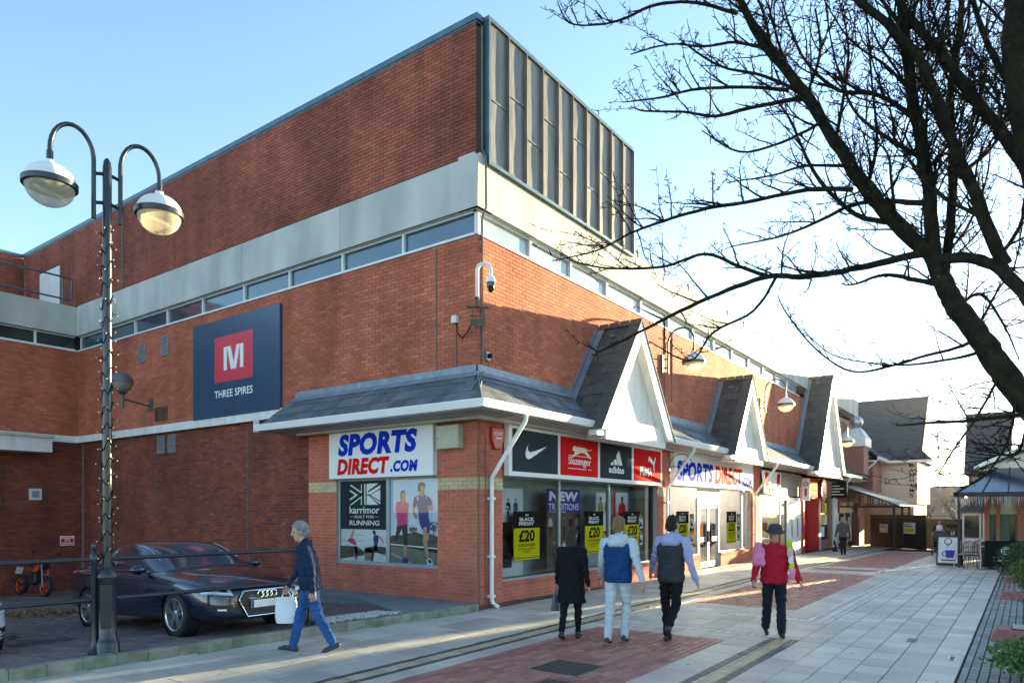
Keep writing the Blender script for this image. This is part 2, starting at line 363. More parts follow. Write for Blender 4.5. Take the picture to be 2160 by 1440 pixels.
# block-paved strip on the right with mossy joints
strip = bpy.data.objects.new('block_path', None); col.objects.link(strip); tag(strip, kind='structure')
MB().box(-12, 40, -30, -7.66, -.03, -.012).build('mossy_bed', 'moss', strip)
BL = fill([], -9, 14.6, -8.32, -7.74, .2, .1, 'block_grey', along='x'); BL += fill([], -9, 14.6, -9.6, -8.32, .2, .105, 'block_grey', along='x')
BL += [(x * .45 - 9, x * .45 - 8.55, -7.74, -7.66, 'block_grey') for x in range(52)]
lay(strip, BL, 'paving_block', 'far_blocks', lambda x, y: .008, 300, gap=.006)
# ---- car park
cp = bpy.data.objects.new('car_park', None); col.objects.link(cp); tag(cp, kind='structure')
CP = []
for a, b, c, d, k in fill([], -11, -.0, -.2, 16.5, .2, .1, 'paver_purple', along='y'):
    lo = yk((a + b) / 2) + .14
    if d > lo + .03: CP.append((a, b, max(c, lo), d, k))
PLT = [(-6.1, 2.95, .42, .20), (-6.55, 4.1, .5, .22)]
CP = [p for p in CP if not any(abs((p[0] + p[1]) / 2 - cx) < rx + .03 and abs((p[2] + p[3]) / 2 - cy) < ry + .05 for cx, cy, rx, ry in PLT)]
lay(cp, CP, 'block', 'block_paving', cz, 300, h=.04)
for i, (cx, cy, rx, ry) in enumerate(PLT):
    mb = MB(); q = [(cx - rx, cy - ry), (cx + rx, cy - ry), (cx + rx, cy + ry), (cx - rx, cy + ry)]
    mb.prism([(x, y, cz(x, y) - .03) for x, y in q], (0, 0, .032)); o = mb.build('service_cover', 'plate_brown')
    tag(o, ['reddish brown service cover in the car park beside the lamp post', 'reddish brown service cover near the white car'][i], 'manhole cover')
kb = bpy.data.objects.new('kerb', None); col.objects.link(kb); tag(kb, kind='structure')
x = -13.; me = None
while x < -.45:
    L = .36; a = math.atan(-.107)
    if me is None: me = piece_mesh(L, .15, 'kerb_stone', .3, .0025, .014)
    xm = x + L / 2
    inst(me, 'kerb_stone', kb, (xm, yk(xm) + .075, .128 + random.uniform(-.004, .004)), (0, random.uniform(-.006, .006), a))
    x += L * math.cos(a)
# raised apron along the store's car-park side
mb = MB(); P = [(-.18, -.12, -.5), (0, -.02, -.5), (-.0, 4.9, -.5), (-.55, 4.9, -.5), (-.75, 2.4, -.5), (-1.75, .16, -.5)]
mb.prism(P, (0, 0, .625)); tag(mb.build('apron', M('apron_concrete', (.20, .225, .235), (.14, .165, .175), 3, .8, bump=.3), bevel=.012), kind='structure')
# white gravel bed and swept leaves
gb = MB(); Q = [Vector((-3.3, .36, 0)), Vector((-1.72, .22, 0)), Vector((-1.75, .82, 0)), Vector((-2.75, .92, 0))]
for i in range(1500):
    a, b = random.random(), random.random(); p = (Q[0] * (1 - a) + Q[1] * a) * (1 - b) + (Q[3] * (1 - a) + Q[2] * a) * b
    r = random.uniform(.011, .024); z = cz(p.x, p.y) + random.uniform(.01, .04)
    t0 = random.uniform(0, 6.28); vs = [(p.x + r * math.cos(t0 + k * 2.09), p.y + r * math.sin(t0 + k * 2.09) * .8, z + random.uniform(-.3, .3) * r) for k in range(3)]
    gb.add(vs + [(p.x, p.y, z + r * .9), (p.x, p.y, z - r)], [(0, 1, 3), (1, 2, 3), (2, 0, 3), (1, 0, 4), (2, 1, 4), (0, 2, 4)])
tag(gb.build('gravel', 'gravel'), 'bed of loose white gravel behind the kerb', 'gravel', kind='stuff')
lb = MB()
def leaf(lb, x, y, z, s):
    t0 = random.uniform(0, 6.28); c, s_ = math.cos(t0) * s, math.sin(t0) * s; k = random.uniform(-.5, .5) * s
    lb.add([(x - c, y - s_, z), (x + s_ * .5, y - c * .5, z + k), (x + c, y + s_, z + abs(k) * .6), (x - s_ * .5, y + c * .5, z + .3 * s)], [(0, 1, 2, 3)])
for i in range(1100):
    x, y = random.gauss(-4.3, .42), random.gauss(8.0, .55); leaf(lb, x, y, cz(x, y) + random.uniform(.005, .05), random.uniform(.02, .05))
for i in range(160):
    x, y = random.uniform(-8, -.5), random.uniform(1, 14); leaf(lb, x, y, cz(x, y) + .006, random.uniform(.015, .03))
tag(lb.build('fallen_leaves', 'leaf_litter'), 'swept brown autumn leaves on the car-park blocks', 'leaves', kind='stuff')

gm = MB(); rg = random.Random(9)
for i in range(420):
    x, y = rg.uniform(-7, 14), rg.uniform(-7.5, -.3); r = rg.uniform(.010, .026); z = gz(x) + .0035; n = 7; t0 = rg.random()
    vs = [(x + r * rg.uniform(.7, 1.1) * math.cos(k * 6.283 / n + t0), y + r * rg.uniform(.7, 1.1) * math.sin(k * 6.283 / n + t0), z) for k in range(n)]
    gm.add(vs + [(x, y, z + .001)], [(k, (k + 1) % n, n) for k in range(n)])
tag(gm.build('gum_spots', M('gum', (.14, .135, .13), (.09, .09, .088), 30, .8)), 'trodden dark chewing gum spots on the street slabs', 'gum spots', kind='stuff')
# ================================================================== STORE BUILDING
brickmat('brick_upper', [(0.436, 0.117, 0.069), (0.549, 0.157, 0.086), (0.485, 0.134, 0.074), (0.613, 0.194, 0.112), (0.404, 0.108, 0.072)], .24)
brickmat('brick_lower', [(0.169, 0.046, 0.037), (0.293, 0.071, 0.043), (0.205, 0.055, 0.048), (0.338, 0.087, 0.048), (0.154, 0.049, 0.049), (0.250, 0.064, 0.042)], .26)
brickmat('brick_top', [(0.348, 0.098, 0.065), (0.418, 0.119, 0.073), (0.296, 0.086, 0.062), (0.453, 0.133, 0.081)], .32)
brickmat('brick_shop', [(0.508, 0.135, 0.083), (0.583, 0.166, 0.103), (0.464, 0.122, 0.081), (0.553, 0.160, 0.106)], .16)
brickmat('brick_buff', [(0.572, 0.451, 0.264), (0.638, 0.528, 0.330), (0.506, 0.407, 0.253), (0.605, 0.473, 0.286)], .2)
M('mortar_pink', (.38, .19, .135), (.28, .13, .09), 3, .95, bump=.3)
M('mortar_dark', (.17, .125, .10), (.12, .085, .07), 3, .95, bump=.3)
M('mortar_shop', (.42, .32, .25), (.33, .24, .18), 5, .95, bump=.3)
M('concrete', (.58, .585, .55), (.38, .40, .38), 1.1, .9, bump=.35, bscale=40, detail=10, stretch=(1, 1, .35))
M('white_paint', (.80, .80, .78), (.66, .66, .63), 2.2, .45, detail=9, stretch=(2, 2, .6))
M('white_upvc', (.80, .81, .80), (.74, .75, .75), 2, .3)
M('gable_white', (.76, .74, .70), (.62, .60, .54), 1.2, .55, stretch=(3, 3, .35), detail=9)
M('cladding_copper', (.235, .215, .195), (.14, .135, .13), 2.2, .48, .3, bump=.25, bscale=12, stretch=(3, 3, .5))
M('metal_coping', (.10, .17, .20), (.07, .12, .15), 4, .4, .5)
M('lead', (.25, .30, .35), (.17, .21, .26), 5, .5, .3, bump=.2, bscale=25)
M('slate', (.13, .155, .18), (.08, .098, .118), 5, .55, bump=.25, bscale=40, isl=.35)
M('slate_mossy', (.070, .076, .078), (.044, .048, .050), 7, .8, bump=.35, bscale=60, isl=.3)
M('frame_alu', (.29, .335, .36), (.25, .295, .32), 4, .4, .3)
M('frame_white', (.72, .74, .74), (.62, .65, .66), 4, .45)
M('pane_blue', (.03, .085, .125), (.02, .06, .09), 1.2, .08, spec=.9, coat=.6)
M('dark_void', (.012, .012, .013), None, 2, .9)
M('conduit', (.20, .16, .15), (.12, .11, .11), 20, .6)
M('pipe_grey', (.12, .125, .13), None, 9, .5)
M('soffit', (.55, .54, .51), (.46, .45, .42), 3, .6)
FL = Fr((0, 0, 0), (0, -1, 0))        # car-park side, a = -Y
FR = Fr((0, 0, 0), (1, 0, 0))         # street side, a = X
store = thing('store_building', 'large red brick store with concrete band and slate canopy on the street corner', 'building', (0, 0, 0))
# --- brick generator
BR = []
def bricks(fr, a0, a1, z0, z1, mat, op=(), d=0., buff=None, L=.225, H=.075, ph=0.):
    k0 = math.floor(z0 / H + 1e-6)
    k = k0
    while k * H < z1 - .02:
        lo, hi = max(k * H + .005, z0), min((k + 1) * H - .005, z1)
        if hi - lo > .02:
            n0 = math.floor(a0 / L) - 1; n = n0
            while n * L < a1:
                s = n * L + (L / 2 if k % 2 else 0) + ph; p, q = max(s + .005, a0), min(s + L - .005, a1)
                segs = [(p, q)] if q - p > .025 else []
                for (oa, ob, oz0, oz1) in op:
                    if hi > oz0 + .01 and lo < oz1 - .01:
                        ns = []
                        for (u, w_) in segs:
                            if w_ <= oa or u >= ob: ns.append((u, w_)); continue
                            if u < oa - .025: ns.append((u, oa))
                            if w_ > ob + .025: ns.append((ob, w_))
                        segs = ns
                mm = mat if not (buff and buff[0] - .01 <= lo and hi <= buff[1] + .01) else 'brick_buff'
                BR.extend((fr, u, w_, lo, hi, mm, d) for u, w_ in segs)
                n += 1
        k += 1
wl = MB()          # mortar bodies
# car-park side
bricks(FL, -16.55, 0, 4.24, 7.0, 'brick_upper', [(-9.6, -5.86, 4.3, 6.66)])
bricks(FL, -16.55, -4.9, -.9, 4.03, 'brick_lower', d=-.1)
bricks(FL, -4.89, 0, 0, 3.62, 'brick_shop', [(-3.95, -.97, .63, 3.5)], buff=(2.2, 2.5))
bricks(FL, -21.0, -.02, 8.5, 10.98, 'brick_top', [(-19.6, -17.95, 8.5, 10.1)])
for y0, y1, z0, z1, m in ((0, 5.3, 3.55, 4.24, 0), (.0, 16.6, 4.24, 7.0, 0), ): wl.box(0, .3, y0, y1, z0, z1, m)
wl.box(.1, .4, 4.9, 16.7, -.95, 4.03, 1)
wl.box(0.001, .34, 3.95, 4.89, -.3, 3.55, 2).box(0.001, .34, 0.001, .97, -.3, 3.55, 2).box(0.001, .34, .97, 3.95, -.3, .63, 2).box(0.001, .34, .97, 3.95, 2.5, 3.55, 2)
wl.box(.06, 6.1, .06, 21.0, 8.45, 10.98, 3)
# street side
bricks(FR, 0, 23.6, 4.2, 7.0, 'brick_upper')
bricks(FR, 23.6, 26, 4.2, 6.9, 'brick_upper')
wl.box(.3, 37, 0, .3, 3.55, 7.0, 0)
PIERS = [(0, .79), (7.95, 8.76), (16.1, 17.2)]
for a, b in PIERS:
    bricks(FR, a, b, 0, 3.62, 'brick_shop', buff=(2.2, 2.5)); wl.box(max(a, .34), b, 0.001, .4, -.3, 3.55, 2)
for a, b, z in ((.79, 7.95, .375), (8.76, 11.2, .375), (13.05, 16.1, .375)):
    bricks(FR, a, b, 0, z, 'brick_shop', d=-.03); wl.box(a, b, .03, .33, -.3, z, 2)
for yy, fr in ((8.5, None),): pass
wl.build('wall', ['mortar_pink', 'mortar_dark', 'mortar_shop', 'mortar_dark'], store)
# core that closes the building
cb = MB(); cb.box(.45, 37, 4.9, 28, -1, 7.4).box(.45, 37, 1.9, 28, 3.6, 7.4).box(.31, 37, .31, 1.9, 3.62, 7.0).box(.4, 37, .4, 28, 7.4, 8.40)
cb.build('core', 'dark_void', store)
# --- brick pieces: the biggest in view as single parts, the others joined
def bkey(b):
    fr, u, w_, lo, hi, m, d = b; p = fr.p((u + w_) / 2, (lo + hi) / 2); q = proj(p)
    nf = (Vector(CAMPOS) - p).normalized().dot(fr.n)
    return -(w_ - u) * (hi - lo) * max(nf, .05) / q[2] ** 2
BR.sort(key=bkey)
BM = {}; bmb = {}
for i, (fr, u, w_, lo, hi, m, d) in enumerate(BR):
    e = .0085 + random.uniform(-.0015, .0018) + d; a, b = (u + w_) / 2, (lo + hi) / 2; hx, hz = (w_ - u) / 2, (hi - lo) / 2
    if i < 300:
        key = (round(hx, 3), round(hz, 3), m)
        if key not in BM:
            c = .002; me = bpy.data.meshes.new('brick'); A, B = hx, hz
            me.from_pydata([(-A, .012, -B), (A, .012, -B), (A, .012, B), (-A, .012, B), (-A, c, -B), (A, c, -B), (A, c, B), (-A, c, B), (-A + c, 0, -B + c), (A - c, 0, -B + c), (A - c, 0, B - c), (-A + c, 0, B - c)], [],
                           [(0, 1, 5, 4), (1, 2, 6, 5), (2, 3, 7, 6), (3, 0, 4, 7), (4, 5, 9, 8), (5, 6, 10, 9), (6, 7, 11, 10), (7, 4, 8, 11), (8, 9, 10, 11)]); me.materials.append(MT[m]); BM[key] = me
        p = fr.p(a, b, e); inst(BM[key], 'brick', store, p, (0, 0, math.atan2(fr.u.y, fr.u.x)))
    else:
        mb = bmb.setdefault(m, MB()); q = [(u, lo), (w_, lo), (w_, hi), (u, hi)]
        mb.add([fr.p(x, y, d - .001) for x, y in q] + [fr.p(x, y, e) for x, y in q], [(0, 1, 5, 4), (1, 2, 6, 5), (2, 3, 7, 6), (3, 0, 4, 7), (4, 5, 6, 7)])
for m, mb in bmb.items(): tag(mb.build('brickwork', m, store), kind='stuff')
# sloping brick-on-edge sills under the shop windows
for fr, a0, a1, z0, z1, out in ((FL, -3.95, -.97, .63, .705, .015), (FR, .79, 7.95, .375, .45, .0), (FR, 13.05, 16.1, .375, .45, .0), (FR, 8.76, 11.2, .375, .45, 0)):
    mb = MB(); n = round((a1 - a0) / .075)
    for k in range(n):
        u0, u1 = a0 + (a1 - a0) * k / n + .004, a0 + (a1 - a0) * (k + 1) / n - .004
        mb.prism([fr.p(u0, z0 - .02, out), fr.p(u0, z0 + .03, out + .012), fr.p(u0, z1 + .02, -.1), fr.p(u0, z0 - .02, -.1)], fr.u * (u1 - u0))
    tag(mb.build('brick_sill', 'brick_shop', store), kind='stuff')
# --- window strip, concrete band, copings
MUL_L = [.1, 1.95, 3.79, 5.65, 7.47, 9.33, 11.13, 12.96, 14.75, 16.5]
MUL_R = [.1, 1.81, 3.41, 5.11, 7.0, 8.8, 10.6, 12.4, 14.2, 16., 17.8, 19.5, 21.3, 22.95]
M('pane_sky_reflect', (.36, .42, .45), (.28, .34, .37), 1.2, .1, spec=.9, coat=.5)  # street-side panes painted pale to stand in for reflected bright sky
def strip(fr, A, name='window', pm='pane_blue'):
    for i in range(len(A) - 1):
        a, b = A[i], A[i + 1]
        w_ = MB(); slab_board(w_, fr, a + .03, 7.06, b - .03, 7.43, -.11, -.09); o = w_.build(name, pm, store)
        f = MB(); slab_board(f, fr, a - .03, 7.03, a + .03, 7.46, -.12, -.03); slab_board(f, fr, a + .03, 7.43, b - .03, 7.46, -.12, -.03); slab_board(f, fr, a + .03, 7.03, b - .03, 7.06, -.12, -.03)
        f.build('frame', 'frame_white', o)
    s = MB(); slab_board(s, fr, A[0] - .1, 6.98, A[-1] + .05, 7.028, -.12, .035); s.build('sill', 'frame_white', store)
    s = MB(); slab_board(s, fr, A[0] - .1, 7.462, A[-1] + .05, 7.478, -.12, .01); s.build('window_head', 'soffit', store)
strip(FL, [-x for x in MUL_L[::-1]]); strip(FR, MUL_R, 'window', 'pane_sky_reflect')
JL = [0, 3.75, 7.4, 11.1, 14.8, 16.6]; JR = [0, 4.2, 8.2, 12.2, 16.2, 20.2, 24.2, 28.2, 32.2, 36.5]
for fr, J, sg in ((FL, JL, -1), (FR, JR, 1)):
    for i in range(len(J) - 1):
        a, b = sorted((sg * J[i], sg * J[i + 1])); c = .006
        if sg < 0 and i == 0: b += .0
        mb = MB(); lo = a + c - (.07 if (sg > 0 and i == 0) else 0); hi = b - c + (.07 if (sg < 0 and i == 0) else 0)
        if sg > 0 and i == 0: lo = a - .068
        pf = [(7.48, .07), (8.40, .07), (8.5, -.02), (8.5, -.4), (7.48, -.4)]
        mb.prism([fr.p(lo, z, d) for z, d in pf], fr.u * (hi - lo)); mb.build('concrete_panel', 'concrete', store)
MB().box(.0, 37, 1.0, 28, 8.38, 8.46).build('flat_roof', 'lead', store)
cpn = MB(); cpn.box(-.03, .12, -.03, 21.05, 10.98, 11.10).box(.12, 6.2, -.03, .1, 10.98, 11.10).box(6.05, 6.2, .1, 21, 10.98, 11.1).box(-.015, 6.15, -.0, 21.0, 10.94, 10.985); cpn.build('roof_coping', 'metal_coping', store)
# --- metal-clad box on the street side
bx0, bx1, by, bz0, bz1 = .2, 6.18, -.12, 8.38, 11.05
MB().box(bx0, bx1, by + .03, .06, bz0, bz1).build('cladding_box', 'pipe_grey', store)
MB().box(bx0 - .03, bx1 + .03, by - .03, .055, bz1 - .03, bz1 + .05).box(bx0 - .02, bx1 + .02, by - .03, .05, bz0 - .05, bz0 + .02).box(bx0 - .02, bx0 + .03, by - .03, .05, bz0 + .02, bz1 - .03).build('cladding_trim', 'metal_coping', store)
N = 10; bw = (bx1 - bx0) / N; split = [.45, .58, .36, .62, .30, .66, .34, .55, .33, .60]
for i in range(N):
    x0, x1 = bx0 + i * bw, bx0 + (i + 1) * bw; zs = bz0 + (bz1 - bz0) * split[i]
    for (za, zb) in ((bz0 + .02, zs), (zs, bz1 - .03)):
        mb = MB(); nx, nz = 9, 14; amp = random.uniform(.004, .013); f1 = random.uniform(.8, 2.2); p1 = random.uniform(0, 6)
        vs = [(x0 + .012 + (bw - .03) * u / nx, by + .018 - amp * math.sin(math.pi * u / nx) * (.6 + .4 * math.sin(p1 + f1 * 3 * w_ / nz)) - (.006 if w_ == nz and zb == zs else 0) + random.uniform(-.0008, .0008), za + (zb - za) * w_ / nz) for w_ in range(nz + 1) for u in range(nx + 1)]
        mb.add(vs, [(w_ * (nx + 1) + u, w_ * (nx + 1) + u + 1, (w_ + 1) * (nx + 1) + u + 1, (w_ + 1) * (nx + 1) + u) for w_ in range(nz) for u in range(nx)]); mb.build('cladding_panel', 'cladding_copper', store, True)
    mb = MB(); mb.box(x1 - .016, x1 + .004, by - .056, by + .02, bz0 + .02, bz1 - .03); mb.box(x0 + .01, x1 - .016, by - .012, by + .02, zs - .01, zs + .012); mb.build('standing_seam', 'cladding_copper', store)
# --- string course
MB().box(-.07, .05, 5.3, 16.53, 4.03, 4.24).build('string_course', 'white_paint', store)
# --- canopy: slates, lead, gutter, soffit
EX, EY, EZ, TZ = -.85, -.8, 3.72, 4.42
def slate_plane(o, u, v, length, rise, lim0, lim1, nrow, sw, mat, parent, jig=.002, last=None):
    """rows of lapped slates on the plane o + a*u + b*v; lim0/lim1 give the a-limits at height b"""
    u, v = Vector(u).normalized(), Vector(v).normalized(); n = u.cross(v); o = Vector(o); rh = rise / nrow
    rot = Matrix((u, v, n)).transposed().to_euler(); done = {}
    for r in range(nrow):
        b0, b1 = r * rh, (r + 1) * rh + .03
        a = math.floor(lim0(b0) / sw) * sw - (sw * .5 if r % 2 else 0) - sw
        while a < max(lim1(b0), lim1(b1)):
            A0, A1 = a + .003, a + sw - .003
            q = [(max(A0, lim0(b0)), b0), (min(A1, lim1(b0)), b0), (min(A1, lim1(b1)), b1), (max(A0, lim0(b1)), b1)]
            if q[1][0] - q[0][0] > .02 or q[2][0] - q[3][0] > .02:
                q[1] = (max(q[1][0], q[0][0] + .004), q[1][1]); q[2] = (max(q[2][0], q[3][0] + .004), q[2][1])
                full = abs(q[0][0] - A0) < 1e-4 and abs(q[3][0] - A0) < 1e-4 and abs(q[1][0] - A1) < 1e-4 and abs(q[2][0] - A1) < 1e-4
                c0 = (A0 + A1) / 2
                if full and 'm' in done: me = done['m']
                else:
                    vs = [(x - c0, y - b0, (.022 if k < 2 else .008)) for k, (x, y) in enumerate(q)] + [(x - c0, y - b0, (.010 if k < 2 else -.002)) for k, (x, y) in enumerate(q)]
                    me = bpy.data.meshes.new('slate'); me.from_pydata(vs, [], [(0, 1, 2, 3), (7, 6, 5, 4), (4, 5, 1, 0), (5, 6, 2, 1), (7, 4, 0, 3), (6, 7, 3, 2)]); me.materials.append(MT[mat])
                    if full: done['m'] = me
                p = o + u * c0 + v * b0 + n * random.uniform(-jig, jig)
                inst(me, 'slate', parent, p, rot)
            a += sw
# the canopy and gables are parts of the store; slates are their pieces
canopy = bpy.data.objects.new('canopy', None); col.objects.link(canopy); canopy.parent = store
sl_ = math.hypot(EX, TZ - EZ); 
vL = Vector((-EX, 0, TZ - EZ)); vR = Vector((0, -EY, TZ - EZ)); lenL, lenR = vL.length, vR.length
# left plane: a runs towards -Y from the far end
slate_plane((EX, 5.53, EZ), (0, -1, 0), vL, 0, lenL, lambda b: .16 * b / lenL, lambda b: 5.53 - EY + (0 - (-EY)) * 0 - (-EY) * b / lenL, 3, .335, 'slate', canopy)
EEND = 36.0
# right plane, cut by gables
G = [(4.66, 1.86, 6.19), (12.82, 1.70, 6.17), (24.6, 2.75, 8.0)]
segs = [(EX, 3.6), (5.9, 11.9), (13.8, 22.4), (26.8, 33.)]
for i, (s0, s1) in enumerate(segs):
    if i < 3: slate_plane((0, EY, EZ), (1, 0, 0), vR, 0, lenR, (lambda b, s0=s0: s0 + (-EX) * b / lenR) if i == 0 else (lambda b, s0=s0: s0), lambda b, s1=s1: s1, 3, .335 if i < 2 else .5, 'slate', canopy)
uc = MB()
uc.add([(EX, 5.53, EZ), (EX, EY, EZ), (0, 0, TZ), (0, 5.37, TZ)], [(0, 1, 2, 3)]); uc.add([(EX, EY, EZ), (EEND, EY, EZ), (EEND, 0, TZ), (0, 0, TZ)], [(0, 1, 2, 3)])
uc.add([(EX, 5.53, EZ), (0, 5.37, TZ), (0, 5.5, EZ)], [(0, 1, 2)])
uc.build('underlay', 'slate', canopy)
ld = MB()
ld.prism([(-.02, 5.36, 4.36), (-.02, -.02, 4.36), (-.02, -.02, 4.57), (-.02, 5.36, 4.57)], (.02, 0, 0)); ld.prism([(-.02, -.02, 4.36), (EEND, -.02, 4.36), (EEND, -.02, 4.57), (-.02, -.02, 4.57)], (0, .02, 0))
ld.add([(-.16, 5.42, 4.325), (-.16, -.16, 4.325), (-.015, -.015, 4.45), (-.015, 5.37, 4.45)], [(0, 1, 2, 3)]); ld.add([(-.16, -.16, 4.325), (EEND, -.16, 4.325), (EEND, -.015, 4.45), (-.015, -.015, 4.45)], [(0, 1, 2, 3)])
ld.tube([(EX, EY, EZ + .02), (-.1, -.1, 4.38)], .012, 6)
ld.build('lead_flashing', 'lead', canopy)
pf = [(0, 0), (0, .13), (.02, .145), (.115, .145), (.115, .125), (.09, 0)]
def gut(pf, L0, L1, fixed, axis):
    gt = MB()
    if axis == 'y': gt.prism([(EX - x, L0, 3.6 + z) for x, z in pf], (0, L1 - L0, 0)); gt.box(EX - .12, EX + .02, 5.561, 5.58, 3.58, 3.86)
    else: gt.prism([(L0, EY - x, 3.6 + z) for x, z in pf], (L1 - L0, 0, 0))
    gt.build('gutter', 'white_upvc', canopy, bevel=.006)
gut(pf, 5.56, EY - .1, 0, 'y')
for a, b in ((EX - .1, 2.83), (6.52, 11.12), (14.5, 21.9), (27.3, 33)): gut(pf, a, b, 0, 'x')

sf = MB()
sf.add([(EX, 5.5, 3.602), (EX, EY, 3.602), (.0, 0, 3.562), (0, 5.5, 3.562)], [(0, 1, 2, 3)]); sf.add([(EX, EY, 3.602), (EEND, EY, 3.602), (EEND, 0, 3.562), (0, 0, 3.562)], [(0, 1, 2, 3)])
for k in range(1, 7):
    t = k / 7; sf.box(EX * (1 - t) - .004, EX * (1 - t) + .004, EY * (1 - t), 5.4, 3.585 - .012 * t, 3.59, 1); sf.box(EX * (1 - t), EEND, EY * (1 - t) - .004, EY * (1 - t) + .004, 3.585 - .012 * t, 3.59, 1)
sf.box(-.3, -.14, -.3, 4.95, 3.52, 3.57).box(-.14, EEND, -.3, -.14, 3.52, 3.57)
sf.build('soffit', ['soffit', 'pipe_grey'], canopy)
# --- gables
def gable(xc, hw, zr, nrow, sw, k):
    gr = bpy.data.objects.new('gable', None); col.objects.link(gr); gr.parent = store
    yf, zb = -1.11, 3.62; rise = zr - zb
    sl = math.hypot(hw, rise)
    # roof slopes (left one seen); back edge lies on the wall
    for sgn in (-1, 1):
        base = Vector((xc + sgn * hw, 0, zb)); up = Vector((-sgn * hw, 0, rise))
        if sgn < 0: slate_plane((xc - hw, 0, zb), (0, -1, 0), up, 0, sl, lambda b: .05, lambda b: 1.05, nrow, sw, 'slate_mossy', gr, .003)
        rf = MB(); q = [(xc + sgn * hw, .0, zb), (xc, .0, zr), (xc, yf + .02, zr), (xc + sgn * hw, yf + .02, zb)]
        rf.prism(q, Vector((-sgn * rise, 0, -hw)).normalized() * .05); rf.build('roof_slope', 'slate_mossy', gr)
        # barge board: board standing in front of the recessed face
        bb = MB(); nrm = Vector((-sgn * rise, 0, -hw)).normalized(); wd = .30
        a, b = Vector((xc + sgn * (hw + .03), yf, zb - .06)), Vector((xc, yf, zr + .03))
        lowcut = Vector((xc + sgn * (hw - .36), yf, zb - .06)); topcut = Vector((xc, yf, zr - .44))
        bb.prism([a, lowcut, topcut, b] if sgn < 0 else [a, b, topcut, lowcut], (0, .22, 0)); bb.build('barge_board', 'white_paint', gr, bevel=.004)
        vg = MB(); vg.prism([a + Vector((sgn * .035, -.02, 0)), a + Vector((0, -.02, 0)), b + Vector((0, -.02, 0)), b + Vector((0, -.02, .05))], (0, .3, 0)); vg.build('verge', 'slate_mossy', gr)
    fc = MB(); hb = hw - .34; zv = zb + .42
    P = [(xc - hb, -.90, 3.40), (xc + hb, -.90, 3.40), (xc + hb, -.90, zv - .25), (xc, -.90, zr - .2), (xc - hb, -.90, zv - .25)]
    fc.prism(P, (0, .35, 0)); fc.build('gable_face', 'gable_white', gr)
    fc = MB(); fc.box(xc - hb - .02, xc + hb + .02, -1.02, -.905, 3.38, 3.86); fc.build('gable_apron', 'gable_white', gr)
    MB().box(xc - hw - .03, xc - hb - .03, -1.0, -.8, 3.44, 3.60).build('eave_return', 'white_upvc', gr)
    # ridge tiles, lead soaker on the wall, lamp-like vent tile
    rt = MB(); 
    for j in range(4): rt.prism([(xc - .12, -.02 - j * .27, zr - .06), (xc, -.02 - j * .27, zr + .09), (xc + .12, -.02 - j * .27, zr - .06)], (0, -.255, 0))
    rt.build('ridge_tile', M('ridge_brown', (.14, .085, .07), (.09, .06, .05), 6, .8, isl=.2), gr)
    lf = MB(); n = 14
    pts = [Vector((xc - hw + .42 + (hw - .42) * j / n, -.012, zb + rise * (.42 + (hw - .42) * j / n) / hw)) for j in range(n + 1)]
    for j in range(n):
        lf.prism([pts[j] + Vector((-.02, 0, .0)), pts[j + 1], pts[j + 1] + Vector((-.16, 0, .0)), pts[j] + Vector((-.16, 0, .0))], (0, .01, 0))
    q0, q1 = Vector((xc - hw, -.03, zb + .02)), Vector((xc, -.03, zr + .03)); nn = Vector((-rise, 0, hw)).normalized()
    lf.prism([q0 + nn * .025, q1 + nn * .025, q1 + nn * .025 + Vector((0, -.16, 0)), q0 + nn * .025 + Vector((0, -.16, 0))], nn * .008)
    # valley lead where the slope meets the canopy
    lf.build('soaker_lead', 'lead', gr)
    vt = MB(); c = Vector((xc - .26, -.5, zr - .3)); vt.ell(c, (.09, .1, .03), 10, 6); vt.build('vent_tile', 'frame_alu', gr, True)
for i, (xc, hw, zr) in enumerate(G): gable(xc, hw, zr, [10, 10, 15][i], [.36, .4, .4][i], i)
# --- rainwater pipes
def downpipe(x, ztop=3.62):
    mb = MB(); r = .042
    mb.tube([(x, EY - .055, ztop), (x, EY - .055, ztop - .12), (x, -.07, ztop - 1.0 - .15), (x, -.07, ztop - 1.35), (x, -.07, .16), (x + .02, -.09, .08), (x + .05, -.2, .02)], r, 10)
    for z in (2.05, .95, .2): mb.box(x - .06, x + .06, -.12, .0, z, z + .05)
    mb.build('downpipe', 'white_upvc', store, True)
for x in (.36, 8.45, 16.5): downpipe(x)
downpipe(29.8)
# --- cables and thin pipes on the faces
cdt = MB()
cdt.tube([(.11, -.03, 10.9), (.11, -.03, 8.6), (.11, -.12, 8.45), (.11, -.13, 7.5), (.11, -.03, 7.3), (.13, -.03, 4.6)], .022, 6)
cdt.build('corner_pipe', 'pipe_grey', store)
for pts, r in (([(-.02, 1.0, 7.0), (-.02, 1.0, 4.58)], .012), ([(-.02, .50, 5.2), (-.02, .5, 4.58)], .014), ([(.05, -.02, 3.5), (.05, -.02, .05)], .014), ([(-.02, .1, 3.36), (.0, -.02, 3.36), (.24, -.02, 3.33), (.24, -.02, .05)], .013),
               ([(.08, 7.35, 3.95), (.08, 7.35, -.3)], .014), ([(.08, 16.45, 7.4), (.08, 16.45, -.6)], .03), ([(-.02, 13.6, 10.9), (-.02, 13.6, 8.55)], .02), ([(8.72, -.02, 3.4), (8.72, -.02, .1)], .015), ([(8.9, -.02, 7.0), (8.9, -.02, 5.0)], .02), ([(8.4, -.02, 6.95), (8.4, -.02, 4.6)], .015)):
    c = MB(); c.tube(pts, r, 6); c.build('cable', 'conduit', store)
